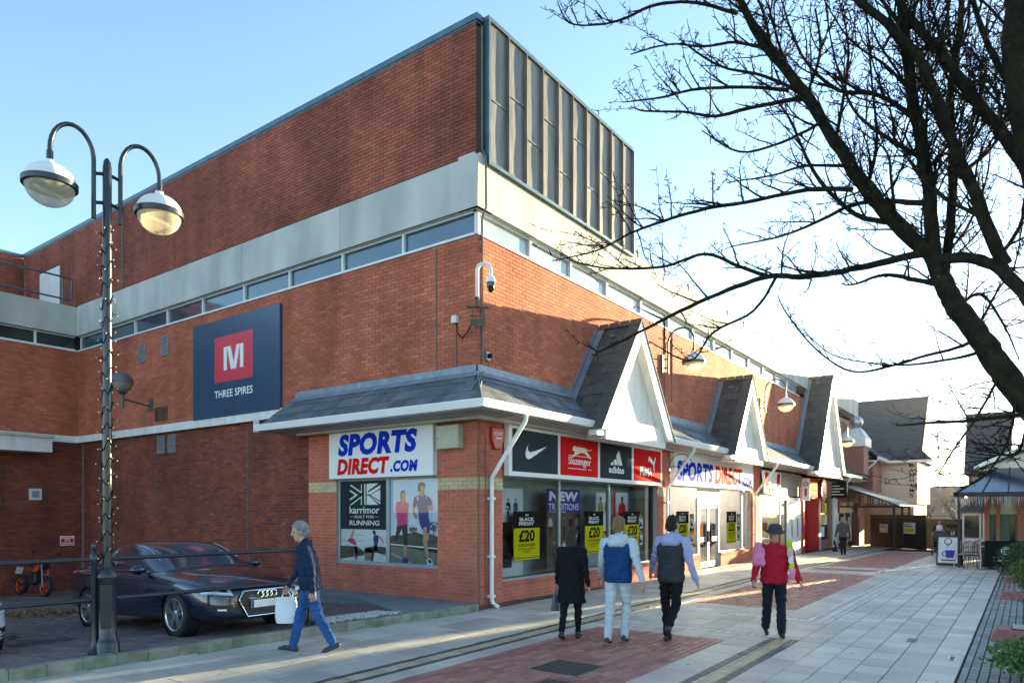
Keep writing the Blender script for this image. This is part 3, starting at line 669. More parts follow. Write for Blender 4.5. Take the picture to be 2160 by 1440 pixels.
# --- vents
def vent(name, y0, y1, z0, z1, mat='frame_alu', x=0.):
    v = MB(); v.box(x - .02, x + .01, y0, y1, z0, z0 + .03).box(x - .02, x + .01, y0, y1, z1 - .03, z1).box(x - .02, x + .01, y0, y0 + .03, z0 + .03, z1 - .03).box(x - .02, x + .01, y1 - .03, y1, z0 + .03, z1 - .03); v.box(x + .005, x + .011, y0 + .03, y1 - .03, z0 + .03, z1 - .03, 1)
    o = v.build(name, [mat, 'dark_void'], store); n = 9; s = MB()
    for k in range(n):
        z = z0 + .04 + (z1 - z0 - .08) * k / n; dz = (z1 - z0 - .08) / n
        s.prism([(x - .018, y0 + .03, z), (x - .018, y0 + .03, z + .012), (x + .004, y0 + .03, z + dz * .9), (x + .004, y0 + .03, z + dz * .9 - .01)], (0, y1 - y0 - .06, 0))
    s.build('louvre', mat, o)
for y0, y1, z0, z1, x in ((12.24, 12.68, 6.13, 6.68, 0), (10.96, 11.36, 6.17, 6.72, 0), (11.36, 11.76, 3.47, 3.97, .1), (10.78, 11.18, 3.47, 3.97, .1)): vent('vent', y0, y1, z0, z1, 'frame_alu', x - .01)
for y0, y1 in ((11.4, 11.7), (11.03, 11.34)): vent('vent', y0, y1, 4.37, 4.76, M('vent_rust', (.16, .085, .06), (.09, .05, .04), 9, .8), -.01)
# --- metal-box roof railing on the concrete parapet
rr = thing('roof_railing', 'low wire railing with small posts along the white parapet', 'railing', (7, .12, 8.48))
for k in range(11):
    x = 0 + k * 1.75; MB().box(x - .02, x + .02, -.02, .02, 0, .28).box(x - .06, x + .04, -.03, .03, .24, .31).build('post', 'pipe_grey', rr)
c = MB(); c.tube([(0, 0, .28), (17.5, 0, .28)], .008, 5); c.build('wire', 'pipe_grey', rr)
# --- car-park wing
wing = thing('wing_building', 'lower brick wing with concrete band and terrace behind the car park', 'building', (0, 16.6, 0))
FW = Fr((0, 16.6, 0), (1, 0, 0)); BR2 = []
BRs = BR; BR = []
bricks(FW, -9, 0, 4.24, 7.0, 'brick_upper'); bricks(FW, -9, .1, -.95, 4.03, 'brick_lower')
FW2 = Fr((0, 21.1, 0), (1, 0, 0)); bricks(FW2, -9, 0, 8.4, 10.98, 'brick_top')
mbs = {}
for (fr, u, w_, lo, hi, m, d) in BR:
    e = .0085 + random.uniform(-.0015, .0018); q = [(u, lo), (w_, lo), (w_, hi), (u, hi)]; mb = mbs.setdefault(m, MB())
    mb.add([fr.p(x, y, -.001) for x, y in q] + [fr.p(x, y, e) for x, y in q], [(0, 1, 5, 4), (1, 2, 6, 5), (2, 3, 7, 6), (3, 0, 4, 7), (4, 5, 6, 7)])
for m, mb in mbs.items(): tag(mb.build('brickwork', m, wing, world=True), kind='stuff')
mb = MB(); mb.box(-14, .05, 16.6, 17, 4.0, 7.0, 0).box(-14, .1, 16.601, 17, -1, 4.0, 1).box(-14, .05, 21.1, 21.4, 8, 10.98, 1); mb.build('wall', ['mortar_pink', 'mortar_dark'], wing, world=True)
MB().box(-14, -.0, 17, 21.1, 8.25, 8.36).build('terrace', 'concrete', wing, world=True)
MB().box(-14, .1, 16.72, 17.2, 6.9, 7.6).build('window_void', 'dark_void', wing, world=True)
for a, b in ((-14, -10.2), (-10.2, -6.6), (-6.6, -2.9), (-2.9, -.07)): MB().box(a + .006, b - .006, 16.53, 17, 7.48, 8.4).build('concrete_panel', 'concrete', wing, world=True)
A = [-6.6, -4.8, -3.0, -1.22, -.05]
for i in range(4):
    a, b = A[i], A[i + 1]; wm = MB(); slab_board(wm, FW, a + .03, 7.06, b - .03, 7.43, -.1, -.08); o = wm.build('window', M('pane_dark', (.02, .03, .03), (.012, .018, .018), 2, .1), wing, world=True)
    f = MB(); slab_board(f, FW, a - .03, 7.03, a + .03, 7.46, -.11, -.03); slab_board(f, FW, a + .03, 7.43, b - .03, 7.46, -.11, -.03); slab_board(f, FW, a + .03, 7.03, b - .03, 7.06, -.11, -.03)
    for k in range(len(f.v)): x, y, z = f.v[k]; f.v[k] = (x, y - 16.6, z)
    f.build('frame', 'frame_white', o)
s = MB(); slab_board(s, FW, -7, 6.98, -.05, 7.028, -.12, .035); slab_board(s, FW, -9, 4.03, -.07, 4.24, -.05, .07); s.build('string_course', 'white_paint', wing, world=True)
MB().box(-14, 0, 21.07, 21.2, 10.98, 11.1).build('roof_coping', 'metal_coping', wing, world=True)
# flat porch canopy over a door at the left edge, extract grille, metal doors
MB().box(-4, -1.1, 15.7, 16.6, 3.62, 4.05).box(-4, -1.05, 15.62, 16.6, 4.05, 4.13, 1).build('porch_canopy', ['white_paint', 'concrete'], wing, world=True)
MB().box(-4, -2.2, 16.5, 16.59, 1.9, 3.3).build('door_panel', 'white_paint', wing, world=True)
MB().box(-1.41, -1.07, 16.55, 16.6, 2.18, 2.53).box(-1.34, -1.14, 16.54, 16.56, 2.25, 2.46, 1).build('extract_grille', ['frame_white', 'frame_alu'], wing, world=True)
# white doors in the tall wall above the terrace
for y0, y1 in ((17.97, 18.76), (18.78, 19.57)):
    d = MB(); d.box(-.02, .05, y0, y1, 8.5, 10.08); d.build('terrace_door', 'white_upvc', store); 
rl = thing('terrace_railing', 'blue grey tubular handrail along the terrace edge', 'railing', (-.25, 16.75, 8.4))
c = MB(); c.tube([(-9, 0, .95), (0, 0, .95), (.12, 0, .9), (.12, 0, .3), (-.05, 0, .2)], .03, 8); c.build('top_rail', 'metal_coping', rl, True)
c = MB(); c.tube([(-9, 0, .25), (0, 0, .25)], .03, 8); c.build('lower_rail', 'metal_coping', rl, True)
for x in (-.15, -1.9, -3.7, -5.5): c = MB(); c.tube([(x, 0, 0), (x, 0, .95)], .03, 8); c.build('post', 'metal_coping', rl, True)
# ================================================================== SIGNS AND SHOPFRONTS
M('sign_white', (.80, .81, .82), (.76, .77, .79), 2, .8, spec=.08)
M('print_blue', (.006, .035, .50), (.006, .032, .46), 3, .85, spec=.05); M('print_red', (.70, .012, .016), (.64, .010, .015), 3, .85, spec=.05)
M('print_white', (.82, .83, .83), (.78, .79, .79), 3, .85, spec=.05); M('print_black', (.012, .012, .013), None, 3, .85, spec=.05); M('print_slate', (.035, .05, .062), (.03, .043, .054), 2, .85, spec=.05)
M('print_yellow', (.78, .66, .008), (.72, .60, .006), 3, .85, spec=.05); M('print_pink', (.62, .035, .24), (.52, .028, .19), 6, .5); M('print_skin', (.50, .30, .21), (.40, .22, .15), 12, .5)
M('print_hair', (.03, .02, .016), None, 9, .6); M('print_kit', (.012, .045, .27), (.008, .03, .18), 9, .5); M('print_sky', (.42, .53, .72), (.62, .70, .80), .9, .85, spec=.05, detail=1); M('print_pale', (.64, .69, .72), (.50, .57, .61), 2, .5)
M('print_road', (.22, .20, .17), (.17, .15, .125), 8, .5); M('print_trees', (.035, .045, .035), (.11, .10, .075), 14, .6); M('print_purple', (.075, .06, .33), (.065, .05, .28), 4, .85, spec=.05); M('print_orange', (.55, .20, .04), (.4, .14, .03), 5, .5); M('print_green', (.30, .50, .05), (.16, .3, .05), 5, .5); M('print_brown', (.16, .09, .06), (.09, .055, .04), 14, .5)
M('board_navy', (.022, .080, .155), (.018, .066, .13), .8, .25, spec=.6)
M('board_red', (.66, .055, .085), (.62, .05, .08), 1, .3)
FACE = {}
def quadmap(xl, xr, tl, tr, bl, br):
    """picture-measured points -> 0..1 on a panel"""
    def f(x, y):
        u = (x - xl) / (xr - xl); t = tl + (tr - tl) * u; b = bl + (br - bl) * u; return (u, (b - y) / (b - t))
    return f
def mats(*n): return [MT[k] for k in n]
# ---- navy board
bd = thing('wall_board', 'large navy billboard with red square, white M and THREE SPIRES lettering', 'sign', (-.03, 9.6, 4.22))
f = Fr((-.0, 0, 0), (0, -1, 0)); W, H = 3.74, 2.48
b = MB(); 
for k in range(4): slab_board(b, f, k * W / 4 + .0015, 0, (k + 1) * W / 4 - .0015, H, -.02, .05)
b.build('panel', 'board_navy', bd)
b = MB(); slab_board(b, f, 0.01, .01, W - .01, H - .01, -.03, -.018); b.build('backing', 'dark_void', bd)
b = MB(); slab_board(b, f, 1.03, .88, 2.68, 2.04, .0505, .053); b.build('red_square', 'board_red', bd)
b = MB(); x, y, s, t = 1.03 + .41, .88 + .29, .85, .585
for P in ([(0, 0), (.17, 0), (.17, 1), (0, 1)], [(.83, 0), (1, 0), (1, 1), (.83, 1)], [(.17, 1), (.36, 1), (.53, .2), (.47, 0), (.37, 0)], [(.83, 1), (.66, 1), (.50, .2), (.50, 0), (.63, 0)]): put_poly(b, f, P, .055, 0, x, y, s, t)
put_text(b, f, 'THREE SPIRES', 1.03, .49, 1.65, .19, .0535, 0, .012); b.build('lettering', 'print_white', bd)
b = MB()
for k in range(5):
    for yy in (.04, H - .04): b.lathe([(.012, 0), (.012, .004)], 8, f.p(.04 + k * (W - .08) / 4, yy, .05), ax=f.n)
b.build('fixing_screw', 'pipe_grey', bd)
# ---- corner sign over the poster window
sg = thing('shop_sign', 'white square shop sign reading SPORTS DIRECT.COM on the car-park side', 'sign', (-.0, 4.04, 2.53))
b = MB(); slab_board(b, f, 0, 0, 3.05, 1.01, .0, .13); b.build('panel', 'sign_white', sg, bevel=.006)
b = MB()
for k, (t, x, y, w_, h, m) in enumerate((('SPORTS', .29, .475, 2.38, .47, 0), ('DIRECT', .27, .075, 1.60, .35, 1), ('.COM', 1.89, .095, .77, .235, 0))):
    put_text(b, f, t, x - .012, y - .012, w_ + .024, h + .024, .1335, 2, .075, .16, 1.06); put_text(b, f, t, x, y, w_, h, .136, m, .055, .16, 1.06)
b.build('lettering', mats('print_blue', 'print_red', 'print_white'), sg)
# ---- poster window on the car-park side
pw = thing('poster_window', 'shop window filled with running posters under the corner sign', 'window', (.06, 3.95, .70))
W, H = 2.98, 1.82
b = MB(); slab_board(b, f, 0, 0, .07, H, -.05, .02); slab_board(b, f, W - .05, 0, W, H, -.05, .02); slab_board(b, f, .07, 0, W - .05, .075, -.05, .02); slab_board(b, f, .07, H - .04, W - .05, H, -.05, .02); slab_board(b, f, 1.50, .075, 1.60, H - .04, -.05, .02); b.build('frame', 'frame_alu', pw, bevel=.004)
# left panel print
b = MB(); NM = dict(zip(('print_slate', 'print_white', 'print_pale', 'print_skin', 'print_pink', 'print_kit', 'print_trees', 'print_road', 'print_hair', 'print_sky'), range(10)))
x0, x1, y0, y1 = .07, 1.50, .075, H - .04; pwid, phei = x1 - x0, y1 - y0
put_rect(b, f, x0, y0, x1, y1, -.012, 2); put_rect(b, f, x0, y0 + phei * .395, x1, y1, -.010, 0)
q = quadmap(125, 702, 190, 175, 1255, 1278)
def pp(pts, m, d=-.008):
    put_poly(b, f, [(x0 + u * pwid, y0 + v * phei) for u, v in (q(*p) for p in pts)], d, m)
K = 1
for pts in ([(385, 228), (395, 228), (395, 345), (378, 345), (240, 240), (262, 234), (383, 325)], [(240, 300), (345, 372), (240, 450), (240, 425), (310, 372), (240, 322)], [(395, 510), (383, 510), (383, 410), (260, 512), (240, 508), (395, 385)],
            [(425, 222), (440, 222), (440, 508), (425, 508)], [(455, 220), (600, 218), (475, 315), (470, 345), (455, 345)], [(622, 240), (622, 285), (500, 370), (480, 360), (455, 375), (455, 352)], [(455, 385), (480, 378), (600, 505), (455, 506)], [(505, 375), (622, 300), (622, 450)], [(490, 380), (622, 465), (622, 500)]): pp(pts, K)
put_text(b, f, 'karrimor', x0 + pwid * .195, y0 + phei * .592, pwid * .65, phei * .09, -.0075, 1, .02); put_text(b, f, 'BUILT FOR', x0 + pwid * .31, y0 + phei * .535, pwid * .42, phei * .033, -.0075, 1, .012, .15)
put_text(b, f, 'RUNNING', x0 + pwid * .19, y0 + phei * .445, pwid * .66, phei * .062, -.0075, 1, .02, .15)
put_rect(b, f, x0 + pwid * .21, y0 + phei * .55, x0 + pwid * .29, y0 + phei * .554, -.0075, 1); put_rect(b, f, x0 + pwid * .75, y0 + phei * .55, x0 + pwid * .83, y0 + phei * .554, -.0075, 1)
for pts, m in (([(125, 985), (425, 995), (425, 1000), (125, 992)], 7), ([(300, 910), (425, 912), (425, 918), (300, 916)], 7), ([(280, 845), (300, 845), (280, 950), (240, 955)], 3), ([(210, 990), (240, 955), (290, 965), (330, 1045), (300, 1055), (215, 1005)], 4), ([(125, 1060), (330, 1070), (425, 1140), (425, 1190), (125, 1240)], 6), ([(300, 1065), (330, 1065), (345, 1160), (310, 1165)], 3), ([(300, 1235), (325, 1170), (350, 1160), (330, 1255)], 4),
               ([(428, 1090), (560, 1060), (700, 1075), (702, 1160), (428, 1150)], 6), ([(428, 1110), (480, 1085), (540, 1120), (535, 1262), (428, 1260)], 7), ([(525, 855), (560, 850), (570, 905), (540, 915)], 8), ([(545, 915), (600, 915), (600, 990), (585, 1060), (590, 1130), (540, 1125), (545, 1030), (535, 970)], 5), ([(600, 925), (640, 950), (670, 1025), (655, 1030), (625, 970), (600, 950)], 3), ([(590, 1130), (690, 1160), (700, 1200), (680, 1195), (600, 1160)], 3), ([(540, 1125), (550, 1180), (525, 1270), (510, 1268), (520, 1180), (525, 1130)], 3)): pp(pts, m, -.0085)
b.build('poster', [MT[k] for k in NM], pw)
# right panel print: two joggers on a road
b = MB(); x0, x1, y0, y1 = 1.60, W - .05, .075, H - .04; pwid, phei = x1 - x0, y1 - y0; q = quadmap(760, 1405, 175, 140, 1300, 1330)
put_rect(b, f, x0, y0, x1, y1, -.014, 9)
rnd = random.Random(3)
pp([(760, 1050), (1405, 1105), (1405, 1330), (760, 1300)], 7, -.013); pp([(760, 1040), (1405, 1095), (1405, 1110), (760, 1058)], 1, -.0125); pp([(760, 1058), (1405, 1110), (1405, 1165), (980, 1090), (760, 1070)], 0, -.0124)
pp([(760, 950), (790, 925), (850, 935), (1000, 900), (1110, 880), (1200, 910), (1300, 900), (1405, 940), (1405, 1095), (760, 1040)], 6, -.0128)
def blot(cx, cy, r, n, m, d):
    for i in range(n):
        a, rr = rnd.uniform(0, 6.28), rnd.uniform(.1, 1) * r; u, w_ = cx + rr * math.cos(a), cy + rr * math.sin(a) * 1.2; s = rnd.uniform(6, 16)
        pp([(u - s, w_), (u, w_ - s), (u + s, w_ + s * .3), (u + s * .2, w_ + s)], m, d - i * 1e-6)
blot(1070, 850, 55, 40, 6, -.0126); blot(1345, 800, 60, 60, 6, -.0126); pp([(1338, 800), (1350, 800), (1352, 960), (1336, 960)], 6, -.0126); pp([(770, 1165), (1050, 1305), (1035, 1308), (765, 1172)], 2, -.0122)
D0 = -.011
for pts, m in (([(835, 575), (868, 580), (865, 645), (930, 635), (960, 655), (935, 682), (840, 697)], 3), ([(985, 615), (1008, 610), (1008, 800), (992, 818), (982, 790)], 3), ([(850, 800), (985, 772), (1000, 830), (998, 1062), (950, 1068), (940, 950), (915, 840), (880, 930), (835, 1005), (812, 1000), (838, 900)], 8),
               ([(950, 1062), (992, 1062), (986, 1130), (972, 1212), (950, 1212), (944, 1120)], 3), ([(928, 1255), (950, 1212), (980, 1222), (1008, 1282), (990, 1305), (930, 1302)], 5), ([(945, 1212), (975, 1212), (980, 1240), (950, 1250)], 4),
               ([(845, 478), (905, 460), (940, 520), (975, 465), (1017, 500), (1005, 600), (987, 625), (987, 772), (852, 806), (856, 640), (833, 578)], 4), ([(905, 460), (920, 420), (965, 425), (976, 465), (942, 525)], 3),
               ([(905, 360), (915, 320), (940, 310), (968, 325), (975, 370), (968, 425), (945, 452), (915, 430)], 3), ([(900, 400), (902, 340), (925, 312), (955, 312), (970, 335), (930, 340), (918, 380), (920, 450), (905, 450)], 8),
               ([(1070, 530), (1102, 545), (1085, 590), (1130, 660), (1132, 700), (1098, 695), (1063, 600)], 3), ([(1290, 520), (1327, 490), (1342, 572), (1310, 588), (1255, 568), (1250, 530), (1295, 548)], 3),
               ([(1185, 838), (1247, 828), (1262, 895), (1288, 890), (1276, 990), (1258, 1000), (1283, 1200), (1280, 1228), (1252, 1228), (1225, 1120), (1204, 1000), (1212, 900)], 3), ([(1252, 1250), (1290, 1225), (1325, 1260), (1342, 1312), (1330, 1328), (1258, 1318)], 2), ([(1265, 1255), (1300, 1250), (1325, 1290), (1290, 1305)], 5),
               ([(1150, 700), (1282, 690), (1302, 760), (1287, 902), (1258, 890), (1246, 800), (1195, 842), (1160, 765)], 5), ([(1088, 405), (1160, 372), (1225, 370), (1300, 410), (1332, 490), (1290, 522), (1266, 500), (1276, 600), (1280, 700), (1148, 712), (1145, 600), (1126, 500), (1102, 548), (1068, 530)], 5),
               ([(1160, 372), (1165, 330), (1215, 330), (1225, 370), (1195, 395)], 3), ([(1160, 300), (1160, 240), (1215, 225), (1232, 270), (1222, 320), (1190, 350), (1170, 335)], 3), ([(1135, 280), (1140, 225), (1170, 196), (1215, 200), (1238, 235), (1225, 260), (1180, 240), (1175, 290), (1165, 330), (1145, 330)], 8), ([(1128, 400), (1148, 400), (1138, 450), (1130, 450)], 1), ([(1235, 395), (1245, 392), (1262, 430), (1256, 435)], 1)):
    pp(pts, m, D0); D0 += .0003
b.build('poster', [MT[k] for k in NM], pw)
b = MB(); slab_board(b, f, .02, .02, W - .02, H - .02, -.03, -.02); b.build('backing', 'print_pale', pw)
b = MB(); put_rect(b, f, .07, .075, 1.5, H - .04, .006); b.build('pane', glass('shop_glass', (.93, .96, .96)), pw); b = MB(); put_rect(b, f, 1.6, .075, W - .05, H - .04, .006); b.build('pane', 'shop_glass', pw)
# ---- brand fascia
fs = thing('brand_sign', 'long white framed fascia with four dark and red brand panels above the shop window', 'sign', (.83, 0, 2.53))
g = Fr((0, 0, 0), (1, 0, 0)); W, H = 7.15, 1.03
b = MB(); slab_board(b, g, 0, 0, W, H, .002, .13); b.build('frame', 'sign_white', fs, bevel=.006)
PX = [(.105, 1.775), (1.87, 3.53), (3.63, 5.29), (5.40, 7.06)]
for (a, c), m in zip(PX, ('print_slate', 'print_red', 'print_slate', 'print_red')): b = MB(); put_rect(b, g, a, .09, c, .93, .132); b.build('panel', m, fs)
def logo(k, q, polys, name='emblem', texts=(), bars=()):
    b = MB(); a, c = PX[k]
    for pts in polys: put_poly(b, g, [(a + u * (c - a), .09 + v * .84) for u, v in (q(*p) for p in pts)], .134)
    for (t, u0, v0, uw, vh, bold) in texts: put_text(b, g, t, a + u0 * (c - a), .09 + v0 * .84, uw * (c - a), vh * .84, .134, 0, bold)
    for (u0, v0, u1, v1) in bars: put_rect(b, g, a + u0 * (c - a), .09 + v0 * .84, a + u1 * (c - a), .09 + v1 * .84, .134)
    b.build(name, 'print_white', fs)
logo(0, quadmap(175, 755, 290, 378, 790, 830), [[(372, 472), (358, 505), (362, 548), (385, 570), (430, 562), (607, 505), (520, 562), (400, 640), (362, 653), (337, 628), (330, 580), (345, 520)]])
logo(1, quadmap(790, 1265, 380, 450, 835, 862), [[(936, 515), (962, 492), (980, 508), (1085, 520), (1130, 545), (1165, 545), (1176, 528), (1172, 550), (1140, 556), (1108, 548), (1128, 580), (1160, 620), (1172, 652), (1150, 645), (1118, 610), (1080, 580), (1040, 575), (985, 600), (950, 625), (912, 630), (925, 618), (955, 590), (965, 560), (940, 548)]],
     texts=(('Slazenger', .2, .24, .6, .26, .012),), bars=((.2, .525, .82, .54), (.2, .185, .68, .2), (.72, .185, .82, .2)))
logo(2, quadmap(1297, 1697, 462, 515, 872, 900), [[(1422, 705), (1445, 685), (1475, 720), (1430, 722)], [(1455, 672), (1490, 650), (1520, 722), (1478, 722)], [(1492, 610), (1528, 550), (1572, 728), (1528, 726), (1500, 660)]], texts=(('adidas', .26, .17, .48, .2, .03),))
logo(3, quadmap(1722, 2066, 525, 578, 905, 918), [[(1897, 660), (1915, 622), (1945, 655), (1968, 690), (1985, 650), (1995, 632), (1998, 650), (1985, 690), (1978, 740), (1982, 800), (1972, 790), (1962, 720), (1930, 695), (1918, 680), (1905, 690)]], texts=(('PUMA', .22, .17, .44, .28, .04),))
# ---- display window 1
def shop_window(name, label, X0, X1, z0, z1, mull, inner=None, right_cream=False):
    t = thing(name, label, 'window', (X0, .1, z0)); W, H = X1 - X0, z1 - z0; fr_ = Fr((0, 0, 0), (1, 0, 0)); b = MB()
    slab_board(b, fr_, 0, 0, W, .07, -.05, .03); slab_board(b, fr_, 0, H - .05, W, H, -.05, .02)
    ed = [0] + mull + [W]
    for m in mull: slab_board(b, fr_, m - .035, .07, m + .035, H - .05, -.05, .035)
    slab_board(b, fr_, 0, .07, .05, H - .05, -.05, .02); slab_board(b, fr_, W - .05, .07, W, H - .05, -.05, .02); b.build('frame', 'frame_alu', t, bevel=.003)
    for i in range(len(ed) - 1):
        b = MB(); put_rect(b, fr_, ed[i] + .036, .07, ed[i + 1] - .036, H - .05, .0); b.build('pane', 'shop_glass', t)
    return t, fr_
dw, fr_ = shop_window('display_window', 'wide display window with hanging posters under the brand fascia', .79, 7.95, .42, 2.56, [2.2, 4.5])
b = MB(); b.box(0, 7.16, .75, .8, -.3, 2.3).box(-.05, 0, .06, .8, -.3, 2.3).box(7.16, 7.2, .06, .8, -.3, 2.3).box(0, 7.16, .06, .8, 2.12, 2.2); b.build('display_back', M('display_teal', (.40, .50, .49), (.26, .35, .35), 3.5, .45, bump=.25, bscale=30), dw)
b = MB(); b.box(0, 7.16, .06, .75, -.1, 0.0); b.build('display_floor', 'concrete', dw)
b = MB(); b.box(6.66, 6.86, .03, .3, .0, 2.1); b.build('cream_post', M('cream_board', (.62, .55, .42), None, 3, .6), dw)
def poster(name, label, X, z, w_, h, y, base, draw, group=None):
    t = thing(name, label, 'poster', (X, y, z), 0, group); b = MB(); slab_board(b, fr_, 0, 0, w_, h, -.006, 0); b.build('sheet', base, t); b = MB(); ms = draw(b, w_, h)
    if ms: b.build('print', [MT[k] for k in ms], t)
    return t
def P(b, w_, h, d=.001):
    return lambda pts, m: put_poly(b, fr_, pts, d + m * 2e-4, m, 0, 0, w_, h)
def figure(b, w_, h, cx, base, ht, top, leg, skin, hair, d=.0015, wd=.5):
    """tiny printed figure"""
    s = ht; p = lambda pts, m, k: put_poly(b, fr_, [(cx * w_ + x * s * wd, base * h + y * s) for x, y in pts], d + k * 1e-4, m)
    p([(-.16, 0), (-.04, 0), (0, .45), (.05, 0), (.17, 0), (.2, .5), (-.2, .5)], leg, 0); p([(-.22, .48), (.22, .48), (.3, .8), (.15, .86), (-.15, .86), (-.3, .8)], top, 1); p([(-.3, .8), (-.22, .78), (-.3, .5), (-.4, .5)], top, 1); p([(.3, .8), (.22, .78), (.3, .5), (.4, .5)], top, 1)
    p([(-.1, .84), (.1, .84), (.13, .95), (.06, 1.0), (-.06, 1.0), (-.13, .95)], skin, 2); p([(-.13, .94), (.13, .94), (.1, 1.02), (-.1, 1.02)], hair, 3)
def d_group(b, w_, h):
    for i, (x, m) in enumerate(((.05, 0), (.24, 5), (.5, 0), (.75, 3))): figure(b, w_, h, x, .62, h * .26, m, 4, 1, 2)
    put_rect(b, fr_, 0, .1 * h, w_ * .62, .62 * h, .0012, 0); put_poly(b, fr_, [(.05, .3), (.75, .2), (.8, .26), (.4, .42), (.1, .44)], .0016, 4, 0, 0, w_, h)
    put_text(b, fr_, 'Reebok', .03 * w_, .775 * h, .5 * w_, .035 * h, .004, 6, .02); put_poly(b, fr_, [(.1, .75), (.55, .76), (.35, .73), (.45, .69), (.3, .72), (.12, .69), (.24, .73)], .004, 6, 0, 0, w_, h)
    return ('print_black', 'print_skin', 'print_hair', 'print_kit', 'print_slate', 'print_brown', 'print_white')
poster('hanging_poster', 'pale hanging poster with a group of people, nearest the store corner', .86, .50, 1.05, 1.80, .30, 'print_pale', d_group)
def d_new(b, w_, h):
    put_rect(b, fr_, 0, .7 * h, w_, h, .001, 0); put_text(b, fr_, 'NEW', .06 * w_, .85 * h, .88 * w_, .12 * h, .003, 1, .05, .12); put_text(b, fr_, 'TRADITIONS', .05 * w_, .735 * h, .9 * w_, .085 * h, .003, 1, .01)
    put_text(b, fr_, 'STARTS HERE', .06 * w_, .708 * h, .5 * w_, .015 * h, .003, 1, .02)
    for i in range(5): figure(b, w_, h, .1 + .2 * i, .40, h * .27, (4, 5, 6, 5, 4)[i], 5, 2, 3)
    for i in range(3): figure(b, w_, h, .2 + .3 * i, .04, h * .33, (6, 4, 7)[i], 5, 2, 3)
    return ('print_purple', 'print_white', 'print_skin', 'print_hair', 'print_pale', 'print_slate', 'print_brown', 'print_green')
poster('hanging_poster', 'hanging poster with purple NEW TRADITIONS heading in the display window', 2.95, .52, 1.45, 1.82, .38, 'print_brown', d_new)
def d_two(b, w_, h):
    figure(b, w_, h, .3, .30, h * .6, 0, 3, 1, 2); figure(b, w_, h, .75, .32, h * .6, 4, 3, 1, 2); put_rect(b, fr_, 0, 0, w_, .28 * h, .003, 5); put_text(b, fr_, 'NEW', .1 * w_, .14 * h, .8 * w_, .1 * h, .004, 6, .04); return ('print_green', 'print_skin', 'print_hair', 'print_slate', 'print_orange', 'print_red', 'print_white')
poster('hanging_poster', 'white hanging poster of figures in lime tops over a red NEW strip', 5.15, .95, .75, 1.36, .36, 'print_white', d_two)
def d_red(b, w_, h):
    figure(b, w_, h, .6, .1, h * .8, 0, 3, 1, 2, wd=.6); put_rect(b, fr_, 0, 0, .16 * w_, h, .001, 0); return ('print_red', 'print_brown', 'print_hair', 'print_slate')
poster('hanging_poster', 'pale hanging poster of a figure in a red top, far end of the display', 6.05, 1.1, .82, 1.22, .36, 'print_pale', d_red)
def d_bf(b, w_, h):
    put_rect(b, fr_, .01, .0 * h, w_ - .01, .655 * h, .001, 1); put_rect(b, fr_, .01, .035 * h, w_ - .01, .05 * h, .0025, 2)
    put_text(b, fr_, 'BLACK', .22 * w_, .80 * h, .56 * w_, .075 * h, .003, 0, .05); put_text(b, fr_, 'FRIDAY', .2 * w_, .71 * h, .58 * w_, .075 * h, .003, 0, .05)
    put_rect(b, fr_, .44 * w_, .905 * h, .56 * w_, .945 * h, .003, 3); put_text(b, fr_, '£20', .2 * w_, .37 * h, .6 * w_, .25 * h, .003, 2, .035); put_text(b, fr_, 'VOUCHER', .16 * w_, .27 * h, .66 * w_, .065 * h, .003, 2, .02, .12)
    put_text(b, fr_, 'WITH EVERY £100 SPENT*', .16 * w_, .205 * h, .66 * w_, .035 * h, .003, 2, .01); put_text(b, fr_, 'IN STORE NOW', .34 * w_, .15 * h, .3 * w_, .03 * h, .003, 2, .01)
    return ('print_white', 'print_yellow', 'print_black', 'print_pale')
GB = 'black and yellow voucher posters'
poster('voucher_poster', 'BLACK FRIDAY £20 voucher poster in the first pane by the corner', 1.32, .83, .96, 1.0, .12, 'print_black', d_bf, GB)
poster('voucher_poster', 'BLACK FRIDAY £20 voucher poster in the middle pane of the display', 4.18, .83, .9, 1.0, .12, 'print_black', d_bf, GB)
poster('voucher_poster', 'BLACK FRIDAY £20 voucher poster in the third display pane', 6.2, .83, .92, 1.0, .12, 'print_black', d_bf, GB)
def d_shoe(b, w_, h):
    for k in (0, .5): put_rect(b, fr_, .08 * w_, (k + .03) * h, .92 * w_, (k + .34) * h, .001, 0); put_rect(b, fr_, .05 * w_, (k + .36) * h, .95 * w_, (k + .4) * h, .001, 1); put_poly(b, fr_, [(.2, k + .1), (.8, k + .1), (.82, k + .15), (.5, k + .2), (.35, k + .28), (.2, k + .26)], .002, 2, 0, 0, w_, h); put_text(b, fr_, 'OFF', .25 * w_, (k + .42) * h, .5 * w_, .05 * h, .002, 0, .03)
    return ('print_white', 'print_yellow', 'print_kit')
poster('offer_strip', 'narrow black and yellow shoe offer strip in the last display pane', 7.02, .9, .28, .88, .12, 'print_black', d_shoe)
